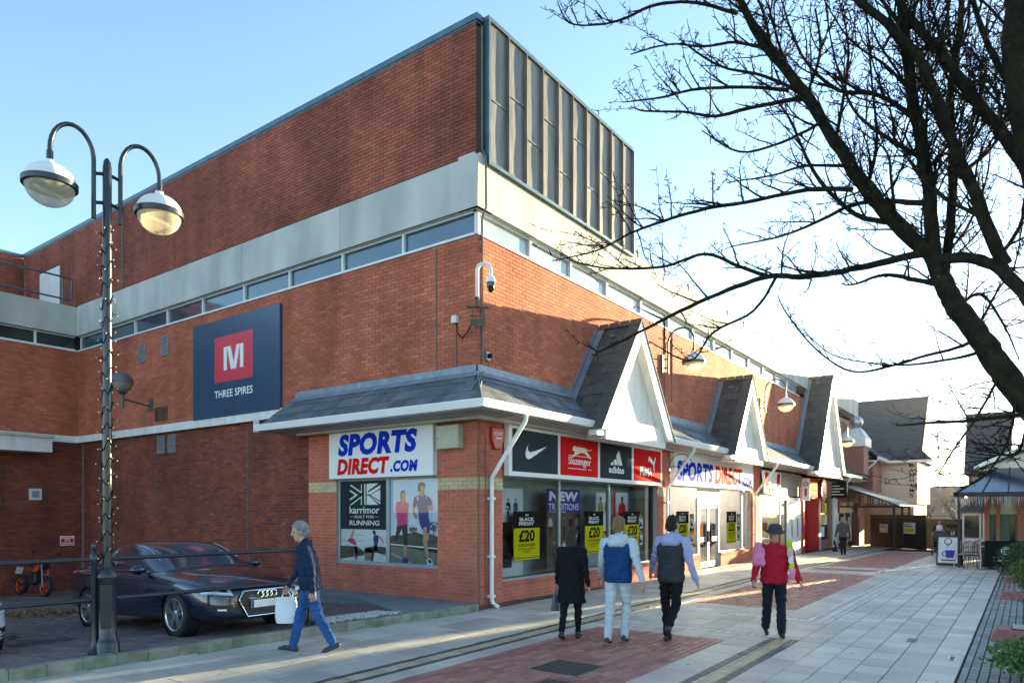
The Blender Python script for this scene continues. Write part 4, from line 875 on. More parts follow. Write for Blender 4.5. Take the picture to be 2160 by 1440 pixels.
# ---- second shop
s2 = thing('shop_sign', 'long white fascia sign reading SPORTS DIRECT.COM over the shop door', 'sign', (8.8, 0, 2.58))
b = MB(); slab_board(b, g, 0, 0, 7.2, .94, .002, .14); b.build('panel', 'sign_white', s2, bevel=.006)
b = MB()
for t, x, y, w_, h, m in (('SPORTS', .15, .14, 2.95, .60, 0), ('DIRECT', 3.25, .13, 2.68, .60, 1), ('.COM', 5.95, .13, 1.12, .34, 0)): put_text(b, g, t, x, y, w_, h, .143, m, .05, .1, 1.04)
b.build('lettering', mats('print_blue', 'print_red'), s2)
w2, _ = shop_window('display_window', 'shop window left of the grey door under the long sign', 8.76, 11.2, .42, 2.6, []); w3, _ = shop_window('display_window', 'shop window right of the grey door under the long sign', 13.05, 16.1, .42, 2.6, [2.35])
poster('voucher_poster', 'black and yellow £20 voucher poster left of the shop door', 9.55, .78, .95, 1.05, .12, 'print_black', d_bf, GB)
poster('voucher_poster', 'black and yellow £20 voucher poster right of the shop door', 13.9, .72, 1.0, 1.1, .12, 'print_black', d_bf, GB)
poster('offer_strip', 'shoe offer strip just left of the shop door', 10.6, .8, .32, .95, .12, 'print_black', d_shoe); poster('offer_strip', 'shoe offer strip right of the voucher poster by the shop door', 14.98, .78, .34, .95, .12, 'print_black', d_shoe)
dr = thing('shop_door', 'grey aluminium double glass door between the two shop windows', 'door', (11.2, .12, 0))
b = MB(); slab_board(b, fr_, 0, 0, .08, 2.6, -.06, .04); slab_board(b, fr_, 1.77, 0, 1.85, 2.6, -.06, .04); slab_board(b, fr_, .08, 2.02, 1.77, 2.6, -.05, .03); b.build('frame', 'frame_alu', dr, bevel=.003)
for k, x in enumerate((.09, .93)):
    b = MB(); slab_board(b, fr_, x, .02, x + .07, 2.0, -.03, .02); slab_board(b, fr_, x + .76, .02, x + .83, 2.0, -.03, .02); slab_board(b, fr_, x + .07, .02, x + .76, .2, -.03, .02); slab_board(b, fr_, x + .07, 1.93, x + .76, 2.0, -.03, .02); slab_board(b, fr_, x + .07, .85, x + .76, 1.0, -.03, .02); o = b.build('door_leaf', 'frame_alu', dr, bevel=.003)
    b = MB(); put_rect(b, fr_, x + .07, .2, x + .76, .85, 0); put_rect(b, fr_, x + .07, 1.0, x + .76, 1.93, 0); b.build('pane', 'shop_glass', o)
    b = MB(); b.box(x + (.68 if k == 0 else .1), x + (.73 if k == 0 else .15), -.08, -.02, .85, 1.2); b.build('handle', 'print_black', o)
# shop interior: floor, back wall, ceiling with lit panels, clothes rails
it = bpy.data.objects.new('shop_interior', None); col.objects.link(it); it.parent = store
b = MB(); b.box(8.3, 16.6, 5.2, 5.3, 0, 3.4, 0).box(8.2, 8.3, .4, 5.3, 0, 3.4, 0).box(16.6, 16.7, .4, 5.3, 0, 3.4, 0).box(8.3, 16.6, .2, 5.2, -.05, .01, 1).box(8.3, 16.6, .35, 5.2, 3.2, 3.3, 0); b.build('room', [M('shop_wall', (.60, .55, .47), (.5, .45, .38), 2, .8), M('shop_floor', (.22, .17, .12), (.17, .13, .1), 4, .4)], it)
for k in range(4):
    for j in range(3): b = MB(); b.box(9.0 + k * 2, 10.3 + k * 2, 1.0 + j * 1.4, 1.35 + j * 1.4, 3.17, 3.2); b.build('ceiling_light', M('lamp_panel', (1, .97, .9), None, 2, .5, emit=3.5), it)
rnd = random.Random(5); cm = ['print_red', 'print_kit', 'print_black', 'print_pale', 'print_brown', 'print_purple', 'print_orange', 'print_slate', 'print_white']
for k in range(22):
    x, y = rnd.uniform(8.7, 16.2), rnd.uniform(1.0, 4.6)
    if 11.1 < x < 13.1 and y < 3: continue
    b = MB(); n = 9
    for j in range(n): b.box(x - .35 + j * .08, x - .29 + j * .08, y - .22, y + .22, .5 + rnd.uniform(0, .15), 1.35 + rnd.uniform(-.04, .04), j % 3)
    b.tube([(x - .45, y, 1.42), (x + .45, y, 1.42)], .015, 6, 3); b.tube([(x - .42, y, 0), (x - .42, y, 1.42)], .015, 6, 3); b.tube([(x + .42, y, 0), (x + .42, y, 1.42)], .015, 6, 3)
    tag(b.build('clothes_rail', [MT[rnd.choice(cm)], MT[rnd.choice(cm)], MT[rnd.choice(cm)], MT['steel_dull']], it), kind='stuff')
for k in range(7):
    b = MB(); x = 8.8 + k * 1.1; b.box(x, x + .7, 5.1, 5.19, 1.5, 2.9); b.build('wall_panel', rnd.choice(cm), it)
# ---- fried-chicken unit, white door, red unit and the small shops beyond
def unit(name, label, X0, X1, wallm, z1=3.45):
    t = thing(name, label, 'shopfront', (X0, .0, gz(X0))); return t
k1 = unit('takeaway_shop', 'takeaway shopfront with tall dark window and grey boarded fascia', 17.2, 21.4, None)
for j in range(6): b = MB(); b.box(0, 6.2, .0, .06, 2.52 + j * .165, 2.68 + j * .165); b.build('board', M('fascia_board', (.26, .245, .25), (.2, .19, .2), 6, .6, isl=.12), k1)
b = MB(); b.box(0, .25, -.02, .1, -.1, 2.5).box(3.85, 4.15, -.02, .1, -.1, 2.5).box(.25, 3.85, -.02, .1, 2.35, 2.5); b.build('frame', 'white_upvc', k1)
b = MB(); b.box(.25, 3.85, .02, .08, -.1, .12).box(.25, .33, .02, .08, .12, 2.35).box(3.75, 3.85, .02, .08, .12, 2.35).box(2.9, 2.97, .02, .08, .12, 2.35); b.build('window_frame', M('frame_dark', (.03, .045, .045), None, 4, .4), k1)
b = MB(); put_rect(b, fr_, .33, .12, 2.9, 2.35, -.05); put_rect(b, fr_, 2.97, .12, 3.75, 2.35, -.05); b.build('pane', 'shop_glass', k1)
b = MB(); b.box(0, 4.2, 3.4, 3.5, -.1, 3.2, 0).box(-.05, 0, .2, 3.5, -.1, 3.2, 0).box(4.2, 4.25, .2, 3.5, -.1, 3.2, 0).box(0, 4.2, .1, 3.4, -.12, -.02, 1).box(0, 4.2, .1, 3.4, 3.0, 3.1, 0); b.build('room', [M('takeaway_wall', (.16, .19, .13), (.28, .14, .08), 1.6, .6), 'shop_floor'], k1)
for k in range(3): b = MB(); b.box(.6 + k * 1.2, 1.2 + k * 1.2, .8, 2.6, 2.96, 2.99); b.build('ceiling_light', 'lamp_panel', k1)
b = MB(); b.box(.4, 3.6, 1.2, 1.9, .0, 1.0); b.box(.5, 2.6, .35, .7, .7, .76, 1); b.build('counter', ['print_white', 'print_pale'], k1)
for (x, z, w_, h, m) in ((.6, 1.5, .6, .3, 'print_white'), (.55, 1.1, .7, .33, 'print_orange'), (2.1, 1.65, .42, .28, 'print_white')): b = MB(); put_rect(b, fr_, x, z, x + w_, z + h, -.06); b.build('window_notice', m, k1)
ks = thing('takeaway_sign', 'white bucket-shaped sign with red stripes and KFC lettering', 'sign', (17.15, -.10, 2.5))
b = MB(); P4 = [(.18, 0), (2.2, 0), (2.4, .88), (0, .88)]
b.prism([g.p(x, y, 0) for x, y in P4], g.n * .08); b.build('panel', 'sign_white', ks)
b = MB(); 
for (u0, u1) in ((.06, .26), (.74, .94)): put_poly(b, g, [(.18 + 2.02 * u0 - .1 * (.5 - u0), .3), (.18 + 2.02 * u1 - .1 * (.5 - u1), .3), (2.4 * u1, .84), (2.4 * u0, .84)], .083, 0)
put_text(b, g, 'KFC', .62, .06, 1.2, .2, .083, 1, .03, .15); b.build('lettering', mats('print_red', 'print_black'), ks)
wd = unit('white_panel_door', 'tall white panelled door unit between takeaway and red shop', 21.4, 23.4, None); wd['category'] = 'door'
b = MB(); b.box(0, 1.95, -.02, .1, 0, 2.5); b.build('surround', 'white_upvc', wd)
for x in (.1, 1.02): b = MB(); b.box(x, x + .85, -.045, -.015, .05, 2.3); o = b.build('door_leaf', 'white_paint', wd); b = MB(); b.box(x + .1, x + .14, -.09, -.05, .8, 1.6); b.build('handle', 'steel_dull', wd)
rs = unit('red_shopfront', 'bright red shopfront with deep doorway and red lightbox signs', 23.5, 30.2, None)
M('shop_red', (.46, .012, .02), (.38, .01, .016), 3, .35)
b = MB(); b.box(-.1, .12, -.1, .5, 0, 3.1).box(.12, 3.3, .5, .6, 0, 2.6).box(.12, 3.3, .0, .6, 2.55, 2.62).box(3.2, 3.4, -.02, .6, 0, 2.6); b.build('doorway', 'shop_red', rs)
b = MB(); b.box(3.4, 5.6, .05, .3, 0, .5).box(5.6, 6.2, .0, .3, 0, 2.7); b.build('brick_base', brick_tex('brick_far', (.30, .10, .07), (.25, .08, .06), (.33, .22, .17)), rs)
b = MB(); b.box(3.4, 3.55, -.04, .1, 0, 2.6).box(6.3, 7.3, -.06, .1, 0, 2.6); b.build('door_frame', 'frame_white', rs)
b = MB(); b.box(3.55, 5.6, .1, .14, .5, 2.55); b.build('window', 'pane_dark', rs)
for k in range(9): b = MB(); x, z = 3.7 + (k % 3) * .6, .65 + (k // 3) * .6; b.box(x, x + .45, .06, .095, z, z + .5); b.build('window_print', ('print_yellow', 'print_white', 'print_black', 'print_orange')[k % 4], rs)
b = MB(); b.box(0, 7.3, .0, .12, 2.62, 3.5); b.build('fascia', 'brick_far', rs)
l1 = thing('lightbox_sign', 'red and orange lightbox sign above the red doorway', 'sign', (23.7, -.12, 2.5)); b = MB(); b.box(0, 2.3, 0, .1, 0, .85); b.build('panel', 'print_red', l1); b = MB(); put_text(b, g, 'Food', .9, .35, 1.2, .4, .003, 0, .02, .1); put_text(b, g, 'to go', .9, .08, 1.2, .22, .003, 0, .02, .1); put_poly(b, g, [(.1, .1), (.7, .2), (.75, .7), (.3, .78)], .002, 1); b.build('lettering', mats('print_yellow', 'print_pale'), l1)
l2 = thing('lightbox_sign', 'round red sign with pale emblem beside the red lightbox', 'sign', (27.2, -.12, 2.85)); b = MB(); b.lathe([(.55, 0), (.55, .1)], 24, (0, .05, 0), ax=(0, -1, 0)); b.build('panel', 'shop_red', l2); b = MB(); put_ring(b, Fr((0, -.052, 0), (1, 0, 0)), 0, .05, .2, .27, 0, 0, 20, 30, 300); put_rect(b, Fr((0, -.052, 0), (1, 0, 0)), -.25, -.35, .3, -.26, 0); b.build('emblem', 'print_yellow', l2)
l3 = thing('hanging_sign', 'black hanging sign with small white lettering by the porch', 'sign', (29.6, -.75, 2.55)); b = MB(); b.box(0, .05, 0, 1.0, 0, .75); b.build('panel', 'print_black', l3); b = MB(); fz = Fr((-.003, 1.0, 0), (0, -1, 0))
for k in range(4): put_rect(b, fz, .15, .12 + k * .15, .85 - (k % 2) * .2, .17 + k * .15, 0)
b.build('lettering', 'print_white', l3)
l4 = thing('projecting_sign', 'white vertical projecting sign between takeaway and red shop', 'sign', (23.2, -.42, 2.3)); b = MB(); b.box(0, .06, 0, .34, 0, 1.0); b.build('panel', 'sign_white', l4); b = MB(); fz = Fr((-.003, .34, 0), (0, -1, 0)); put_ring(b, fz, .17, .75, .06, .10, 0); put_rect(b, fz, .12, .2, .22, .55, 0); b.build('lettering', 'print_red', l4)
# ================================================================== STREET FURNITURE AND FITTINGS
M('black_paint', (.018, .024, .034), (.012, .016, .024), 4, .28, spec=.6)
M('globe_white', (.82, .82, .80), (.76, .76, .74), 3, .35)
gm_ = bpy.data.materials.new('globe_clear'); gm_.use_nodes = True; MT['globe_clear'] = gm_
_n = gm_.node_tree.nodes; _l = gm_.node_tree.links; _p = _n['Principled BSDF']; _p.inputs['Base Color'].default_value = (.85, .80, .66, 1); _p.inputs['Roughness'].default_value = .12; _p.inputs['Alpha'].default_value = .45
_t = _n.new('ShaderNodeBsdfTranslucent'); _t.inputs[0].default_value = (.9, .84, .68, 1); _x = _n.new('ShaderNodeMixShader'); _x.inputs[0].default_value = .45
_l.new(_p.outputs[0], _x.inputs[1]); _l.new(_t.outputs[0], _x.inputs[2]); _l.new(_x.outputs[0], _n['Material Output'].inputs[0])
M('lamp_reflector', (.55, .46, .30), (.38, .30, .2), 6, .25, .5)
def arc(c, r, a0, a1, n, ux, uz=Vector((0, 0, 1))):
    return [Vector(c) + ux * (r * math.cos(R(a0 + (a1 - a0) * i / n))) + uz * (r * math.sin(R(a0 + (a1 - a0) * i / n))) for i in range(n + 1)]
def globe(root, c, r, dark='black_paint'):
    """white domed lantern with dark band and clear bowl, centre of the band at c (local)"""
    c = Vector(c); b = MB(); prof = [(r * math.cos(R(a)), r * .82 * math.sin(R(a)) + .02) for a in range(0, 90, 9)] + [(.05, r * .82 + .022), (.05, r * .82 + .06)]
    o = MB().lathe(prof, 28, c).build('lantern_cap', 'globe_white', root, True)
    b = MB(); b.lathe([(r * .98, -.035), (r * 1.07, -.03), (r * 1.08, .03), (r * 1.0, .035)], 28, c); b.build('lantern_band', dark, root, True)
    b = MB(); b.lathe([(.004, -r * .86)] + [(r * .95 * math.cos(R(a)), -r * .86 * math.sin(R(a)) - .02) for a in range(82, -1, -8)], 28, c); b.build('lantern_bowl', 'globe_clear', root, True)
    b = MB(); b.lathe([(r * .85, -.02), (r * .6, .03), (.05, .05)], 20, c, cap=False); b.tube([c + Vector((-.16, 0, -.07)), c + Vector((.13, .03, -.1))], .035, 10, 1); b.build('lamp', ['lamp_reflector', 'globe_white'], root, True)
lpos = at(226, 1396, 8.6); lpos.z = 0
lp = thing('lamp_post', 'tall dark twin-armed lamp post with two white globe lanterns at the kerb', 'street lamp', lpos)
b = MB(); b.lathe([(.155, -.05), (.155, .03), (.135, .06), (.135, .24), (.12, .27), (.105, .30), (.105, 1.0), (.118, 1.02), (.118, 1.06), (.095, 1.11), (.075, 1.14), (.052, 1.16), (.052, 3.2), (.05, 5.3), (.05, 6.02), (.045, 6.03), (.042, 6.08), (.02, 6.12)], 24); b.build('column', 'black_paint', lp, True)
b = MB(); b.prism([(-.115, -.06, .42), (-.115, .06, .42), (-.115, .06, .95), (-.115, -.06, .95)], (.02, 0, 0)); o = b.build('inspection_door', 'black_paint', lp); o.rotation_euler = (0, 0, R(60))
dv = Vector((_S * .43 + _C * .41, -_C * .43 + _S * .41, 0)); du = dv.normalized(); gl = dv.length
for sgn in (-1, 1):
    u = du * sgn; xb = .145; z0 = 5.36; zg = 5.62
    top = zg + .30; rad = (gl - xb) / 2
    pts = [u * xb + Vector((0, 0, z0)), u * xb + Vector((0, 0, 6.05))] + arc(u * (xb + rad) + Vector((0, 0, 6.05)), rad, 170, 10, 12, u, Vector((0, 0, 1.55))) + [u * gl + Vector((0, 0, 6.05)), u * gl + Vector((0, 0, top))]
    b = MB(); b.tube(pts, .026, 10); b.tube([u * gl + Vector((0, 0, top + .09)), u * gl + Vector((0, 0, top - .02))], .036, 10)
    for z in (5.55, 5.9): b.tube([u * .02 + Vector((0, 0, z + .03)), u * xb + Vector((0, 0, z))], .022, 8)
    b.build('arm', 'black_paint', lp, True); globe(lp, u * gl + Vector((0, 0, zg)), .268)
# fairy lights wound round the column
fl = thing('string_lights', 'dark string of small fairy lights wound up the lamp post', 'string lights', lpos)
pts = []; n = 420
for i in range(n):
    t = i / n; a = t * 2 * math.pi * 19; r = .060 + .006 * math.sin(i * 1.7); pts.append((r * math.cos(a), r * math.sin(a), 1.2 + 4.1 * t + .05 * math.sin(i * .9)))
MB().tube(pts, .005, 4).build('cable', 'print_black', fl)
b = MB()
for i in range(0, n, 4):
    p = Vector(pts[i]); d = Vector((p.x, p.y, random.uniform(-.03, .03))).normalized() * random.uniform(.03, .06); b.tube([p, p + d], .0035, 4); b.ell(p + d, .008, 6, 4, 1)
tag(b.build('bulbs', ['print_black', 'globe_white'], fl), kind='stuff')
# guard rails either side of the post
def rail(label, A, B, endpost, tails=0):
    A, B = Vector(A), Vector(B); t = thing('guard_rail', label, 'railing', (A.x, A.y, .12)); d = B - A; d.z = 0
    for nm, z in (('top_rail', 1.137), ('lower_rail', .65)):
        b = MB(); b.tube([(0, 0, z), (d.x, d.y, z)], .026, 12); b.build(nm, 'black_paint', t, True)
    for q in endpost:
        p = d * q; b = MB(); b.lathe([(.07, 0), (.07, .04), (.05, .06), (.045, .12), (.034, .18), (.034, 1.05), (.045, 1.07), (.05, 1.14), (.045, 1.2), (.02, 1.23), (.035, 1.27), (.03, 1.31), (.005, 1.33)], 14, (p.x, p.y, 0)); b.build('post', 'black_paint', t, True)
P0 = Vector((lpos.x, lpos.y, 0)); kd = Vector((1, -.107, 0)).normalized()
rail('black tubular guard rail between the lamp post and the walking man', P0 + kd * .06 + Vector((0, .03, 0)), P0 + kd * 2.86 + Vector((0, .08, 0)), [1.0])
rail('black tubular guard rail left of the lamp post', P0 - kd * .13 + Vector((0, .03, 0)), P0 - kd * 3.1 + Vector((0, .05, 0)), [0.0, 1.0])
# wall lanterns on the street face
def wall_lantern(x, z, label, out=.95):
    t = thing('wall_lantern', label, 'wall lamp', (x, 0, z), 0, 'globe lanterns on the street face'); gm = M('green_paint', (.05, .085, .08), (.035, .06, .058), 5, .4)
    b = MB(); b.box(-.05, .05, -.06, 0, -.45, .05); b.box(-.02, .02, -.2, -.05, -.1, -.07).box(-.02, .02, -.2, -.05, -.34, -.31); b.build('bracket', gm, t)
    b = MB(); u = Vector((0, -1, 0)); r_ = (out - .2) / 2
    b.tube([(0, -.2, -.5), (0, -.2, .35)] + arc((0, -.2 - r_, .35), r_, 0, 180, 12, Vector((0, 1, 0))) + [(0, -out, .3), (0, -out, .02)], .026, 10); b.build('arm', gm, t, True)
    globe(t, (0, -out, -.27), .30); return t
wall_lantern(8.22, 6.15, 'globe wall lantern on curved arm between the first and second gables'); wall_lantern(17.3, 6.1, 'globe wall lantern on curved arm between the second and third gables')
wall_lantern(28.6, 5.6, 'globe wall lantern just beyond the tallest gable')
# old dark lantern on the car-park wall
t = thing('wall_lantern', 'dark upright globe lantern on a short bracket above the car park', 'wall lamp', (0, 11.9, 4.75))
b = MB(); b.box(-.06, 0, -.09, .09, -.05, .28); b.tube([(-.03, 0, .06), (-.85, -.12, .16)], .025, 8); b.tube([(-.03, 0, .0), (-.2, 0, -.1), (-.2, 0, -.45)], .015, 6); b.build('bracket', 'pipe_grey', t)
b = MB(); b.lathe([(.045, -.25), (.05, -.2), (.05, .12), (.09, .14), (.12, .17)], 16, (-.87, -.12, .16)); b.build('stem', 'pipe_grey', t, True)
b = MB(); b.lathe([(.10, 0), (.2, .08), (.25, .2), (.26, .27)], 20, (-.87, -.12, .34)); b.build('lantern_bowl', M('bowl_smoke', (.30, .27, .24), (.2, .18, .16), 4, .3), t, True)
b = MB(); b.lathe([(.275, .25), (.28, .3), (.24, .42), (.15, .5), (.02, .54)], 20, (-.87, -.12, .34)); b.build('lantern_cap', 'pipe_grey', t, True)
# CCTV dome camera on the corner
cm_ = thing('cctv_camera', 'white swan-neck dome camera on a rusty frame at the store corner', 'camera', (-.02, -.02, 5.12)); cm_.scale = (.74, .74, .74)
rust = M('rust_steel', (.16, .13, .09), (.07, .055, .04), 18, .75, .2)
b = MB(); dx, dy = -.09, -.09
for s in (0, 1): b.tube([(dx * 1.2 - .1 + .22 * s, dy + .1 - .22 * s, .02), (dx - .08 + .2 * s, dy + .09 - .2 * s, .62)], .016, 6)
b.tube([(dx - .2, dy + .2, .64), (dx + .2, dy - .2, .64)], .03, 4); b.tube([(dx - .15, dy + .12, .42), (dx + .12, dy - .13, .42)], .018, 6); b.prism([(dx - .14, dy + .12, .18), (dx + .12, dy - .14, .18), (dx + .12, dy - .14, .34), (dx - .14, dy + .12, .34)], (.015, .015, 0)); b.build('bracket_frame', rust, cm_)
b = MB(); b.tube([(dx - .02, dy, .64), (dx - .02, dy, .85)], .05, 10); b.lathe([(.07, 0), (.07, .03)], 12, (dx - .02, dy, .85)); b.build('collar', rust, cm_, True)
b = MB(); u = Vector((.55, -.835, 0)); cc = Vector((dx - .02, dy, 1.55)); b.tube([(dx - .02, dy, .88), (dx - .02, dy, 1.55)] + arc(cc + u * .17, .17, 180, 0, 10, u, Vector((0, 0, 1.0))) + [cc + u * .34, cc + u * .34 + Vector((0, 0, -.14))], .045, 12); b.build('pole', 'white_paint', cm_, True)
pc = cc + u * .34 + Vector((0, 0, -.14)); b = MB(); b.lathe([(.05, 0), (.09, -.03), (.125, -.12), (.13, -.17), (.10, -.18)], 18, pc); b.build('housing', 'white_paint', cm_, True); b = MB(); b.lathe([(.105, -.17), (.1, -.27), (.07, -.37), (.01, -.42)], 18, pc); b.build('dome', M('dome_dark', (.02, .022, .026), None, 4, .1), cm_, True)
t = thing('junction_box', 'small white junction box with drooping black cable beside the camera', 'junction box', (0, .5, 5.4)); MB().box(-.09, 0, -.06, .06, 0, .14).build('box', 'white_paint', t, bevel=.006); MB().tube([(-.04, -.03, 0), (-.05, -.06, -.2), (-.07, -.2, -.32), (-.07, -.33, -.22), (-.06, -.4, -.1)], .012, 6).build('cable', 'print_black', t, True)
t = thing('floodlight', 'small grey lamp fitting low on the brick corner above the canopy', 'lamp', (.28, 0, 4.68)); MB().box(-.06, .06, -.06, 0, 0, .16).build('box', 'frame_alu', t, bevel=.005); MB().lathe([(.045, 0), (.05, .05)], 12, (0, -.06, .08), ax=(0, -1, 0)).build('lens', 'print_black', t)
t = thing('meter_cabinet', 'cream steel cabinet on the brick pier right of the corner sign', 'cabinet', (0, .87, 3.02)); MB().box(-.17, 0, -.55, 0, 0, .44).build('box', M('cream_steel', (.50, .50, .40), (.42, .42, .33), 5, .5), t, bevel=.008); MB().box(-.178, -.17, -.53, -.02, .02, .42).build('door', 'cream_steel', t); MB().lathe([(.012, 0), (.012, .01)], 8, (-.178, -.06, .2), ax=(-1, 0, 0)).build('lock', 'print_black', t)
t = thing('alarm_box', 'red tapered burglar alarm box on the corner pier', 'alarm', (.45, 0, 3.02)); b = MB(); b.prism([(.0, 0, 0), (.2, 0, 0), (.28, 0, .16), (.3, 0, .42), (-.08, 0, .42), (-.07, 0, .16)], (0, -.08, 0)); b.build('box', 'shop_red', t, bevel=.02); b = MB(); put_text(b, Fr((0, -.082, 0), (1, 0, 0)), 'SECURITY', -.02, .27, .26, .06, .001, 0, .02); put_rect(b, Fr((0, -.082, 0), (1, 0, 0)), .02, .2, .2, .225, .001); b.build('lettering', 'print_white', t)
# car-park sign
t = thing('parking_sign', 'small red and white SITE PARKING sign on the wing wall', 'sign', (-.55, 16.56, .74)); MB().box(0, .41, -.01, .01, 0, .3).build('panel', 'print_white', t); b = MB(); fz = Fr((0, -.011, 0), (1, 0, 0)); put_rect(b, fz, .02, .02, .39, .22, .001, 0); put_text(b, fz, 'SITE', .12, .13, .17, .07, .003, 1, .02); put_text(b, fz, 'PARKING', .05, .035, .31, .07, .003, 1, .02); put_rect(b, fz, .05, .245, .33, .27, .001, 0); b.build('lettering', mats('print_red', 'print_white'), t)
# iron scroll hanging bracket near the second sign
t = thing('hanging_bracket', 'wrought iron scroll bracket at the left end of the long sign', 'bracket', (8.72, -.02, 3.1)); b = MB(); b.tube([(0, 0, -.1), (0, 0, .35)], .012, 6); b.tube([(0, 0, 0), (0, -.75, 0)], .012, 6); b.tube(arc((0, -.35, .02), .33, 20, 170, 10, Vector((0, -1, 0))), .01, 6); b.build('scrolls', 'print_black', t)
# ================================================================== FAR END OF THE STREET
brick_tex('tiles_grey', (.075, .083, .088), (.06, .066, .07), (.035, .038, .04), .3, .16, 'YZ'); brick_tex('tiles_brown', (.10, .082, .078), (.085, .068, .066), (.04, .035, .035), .25, .13, 'YZ')
brick_tex('brick_far_x', (.30, .10, .07), (.25, .08, .06), (.33, .22, .17), axis='YZ')
M('render_cream', (.68, .63, .54), (.62, .57, .48), 2, .7); M('render_tan', (.45, .36, .24), (.38, .3, .2), 2, .8); M('timber_black', (.02, .018, .016), (.012, .011, .010), 8, .6); M('corrugated', (.30, .33, .35), (.22, .25, .27), 5, .5)
# --- tall white-clad corner house with vertical BANHAMS lettering
Z0 = gz(40)
bn = thing('jettied_house', 'cream upper storey house with huge dark tiled roof and vertical BANHAMS lettering', 'building', (40, -2.8, Z0))
def W(mb, name, m, p=None, **k): return mb.build(name, m, p, world=True, **k)
W(MB().box(40, 47, -2.8, 7, 2.3, 5.05), 'wall', 'render_cream', bn); 
for k in range(9): W(MB().box(39.97, 40.0, -2.8, 3, 2.34 + k * .3, 2.35 + k * .3), 'cladding_joint', 'render_tan', bn)
W(MB().box(40.1, 47, -2.6, 7, 1.45, 2.3), 'jetty', 'render_tan', bn); W(MB().box(40.3, 41.2, -2.4, -1.5, Z0 - .3, 1.45), 'pillar', 'render_tan', bn); W(MB().box(43.5, 47, 0, 7, Z0 - .3, 1.45), 'ground_wall', 'render_tan', bn)
b = MB(); prof = [(39.3, 4.95), (39.75, 5.55), (43.2, 9.35), (46.6, 5.55), (47.1, 4.95)]
b.prism([(x, -3.1, z) for x, z in prof], (0, 10.2, 0)); 
b.add([(39.28, -3.7, 4.93), (39.28, 7, 4.93), (39.73, 7, 5.56), (39.73, -3.1, 5.56)], [(0, 1, 2, 3)]); W(b, 'roof', 'tiles_grey', bn)
W(MB().box(39.2, 39.3, -3.75, 7, 4.82, 4.97), 'gutter', 'white_upvc', bn); W(MB().box(41.2, 43, 2, 2.8, 8, 9.95), 'chimney', 'brick_far_x', bn)
b = MB(); fz = Fr((39.9, -2.35, 0), (0, -1, 0))
for k, ch in enumerate('BANHAMS'): put_text(b, fz, ch, .05, 4.55 - k * .31, .22, .24, .1, 0, .02)
b2 = MB(); W(b, 'lettering', 'timber_black', bn)
# --- intermediate gabled house with white bracketed eave
gh = thing('gabled_house', 'small brick house with grey roof and white timber brackets before the cream house', 'building', (36, 0, gz(36)))
W(MB().box(36, 40, .2, 6, -.6, 4.9), 'wall', 'brick_far', gh); W(MB().box(36.3, 39.3, -.9, .2, 3.0, 4.9), 'oriel', 'brick_far', gh)
b = MB(); b.prism([(36.0, -1.2, 5.0), (40, -1.2, 5.0), (40, 2.5, 8.2), (36.0, 2.5, 8.2)], (0, 0, .1)); b.prism([(36.0, 6.2, 5.0), (40, 6.2, 5.0), (40, 2.5, 8.2), (36.0, 2.5, 8.2)], (0, 0, .1)); W(b, 'roof', M('slate_far', (.075, .082, .085), (.05, .055, .058), 5, .7), gh)
b = MB(); b.prism([(35.99, -.9, 4.95), (35.99, 6, 4.95), (35.99, 2.5, 8.1)], (.1, 0, 0)); W(b, 'gable_end', 'slate_far', gh)
b = MB(); b.box(35.95, 40, -1.3, -1.18, 4.85, 5.05); b.tube([(36.1, -1.2, 4.85), (36.1, .1, 3.6)], .06, 4); b.tube([(36.1, -1.2, 4.8), (36.1, .1, 4.8)], .05, 4); b.tube([(36.1, .12, 4.8), (36.1, .12, 3.4)], .05, 4); W(b, 'bracket', 'white_upvc', gh)
# --- little brick turret with white cap and ball
tu = thing('brick_turret', 'small brick turret with white cap and metal ball on the canopy', 'turret', (33.2, -.55, 3.9))
MB().box(-.75, .75, -.5, .6, 0, 1.5).build('shaft', 'brick_far_x', tu); b = MB(); b.add([(-.9, -.62, 1.5), (.9, -.62, 1.5), (.9, .7, 1.5), (-.9, .7, 1.5), (-.9, -.62, 1.95), (.9, -.62, 1.95), (.9, .7, 1.95), (-.9, .7, 1.95), (-.45, -.3, 2.5), (.45, -.3, 2.5), (.45, .4, 2.5), (-.45, .4, 2.5)], [(3, 2, 1, 0), (0, 1, 5, 4), (1, 2, 6, 5), (2, 3, 7, 6), (3, 0, 4, 7), (4, 5, 9, 8), (5, 6, 10, 9), (6, 7, 11, 10), (7, 4, 8, 11), (8, 9, 10, 11)]); b.build('cap', 'white_paint', tu)
b = MB(); b.lathe([(.3, 0), (.25, .1)], 16, (0, 0, 2.5)); b.ell((0, 0, 2.9), .36, 20, 12); b.build('ball', M('ball_metal', (.45, .46, .47), None, 3, .3, .7), tu, True)
# --- remaining shop row to the fence and its porch
sr = thing('small_shop', 'last small maroon shop beside the timber porch', 'shopfront', (30.9, 0, gz(31)))
b = MB(); b.box(0, 6, .1, 4, 0, 3.4); b.build('wall', 'brick_far', sr); b = MB(); b.box(.2, 4.6, -.1, .12, 1.95, 2.55); b.build('fascia', M('maroon', (.16, .02, .035), (.12, .016, .03), 3, .4), sr); b = MB(); fz = Fr((0, -.102, 0), (1, 0, 0)); put_text(b, fz, 'Rymans', 1.2, 2.05, 2.2, .4, .002, 0, .01); b.build('lettering', 'print_white', sr)
b = MB(); b.box(.3, 3.6, .0, .09, .45, 1.9); b.build('window', 'pane_dark', sr); b = MB(); b.box(.2, .3, -.04, .1, .35, 1.95).box(3.6, 3.75, -.04, .1, .35, 1.95).box(.2, 3.7, -.06, .1, .3, .42).box(1.9, 1.98, -.03, .1, .42, 1.95); b.build('frame', 'frame_white', sr)
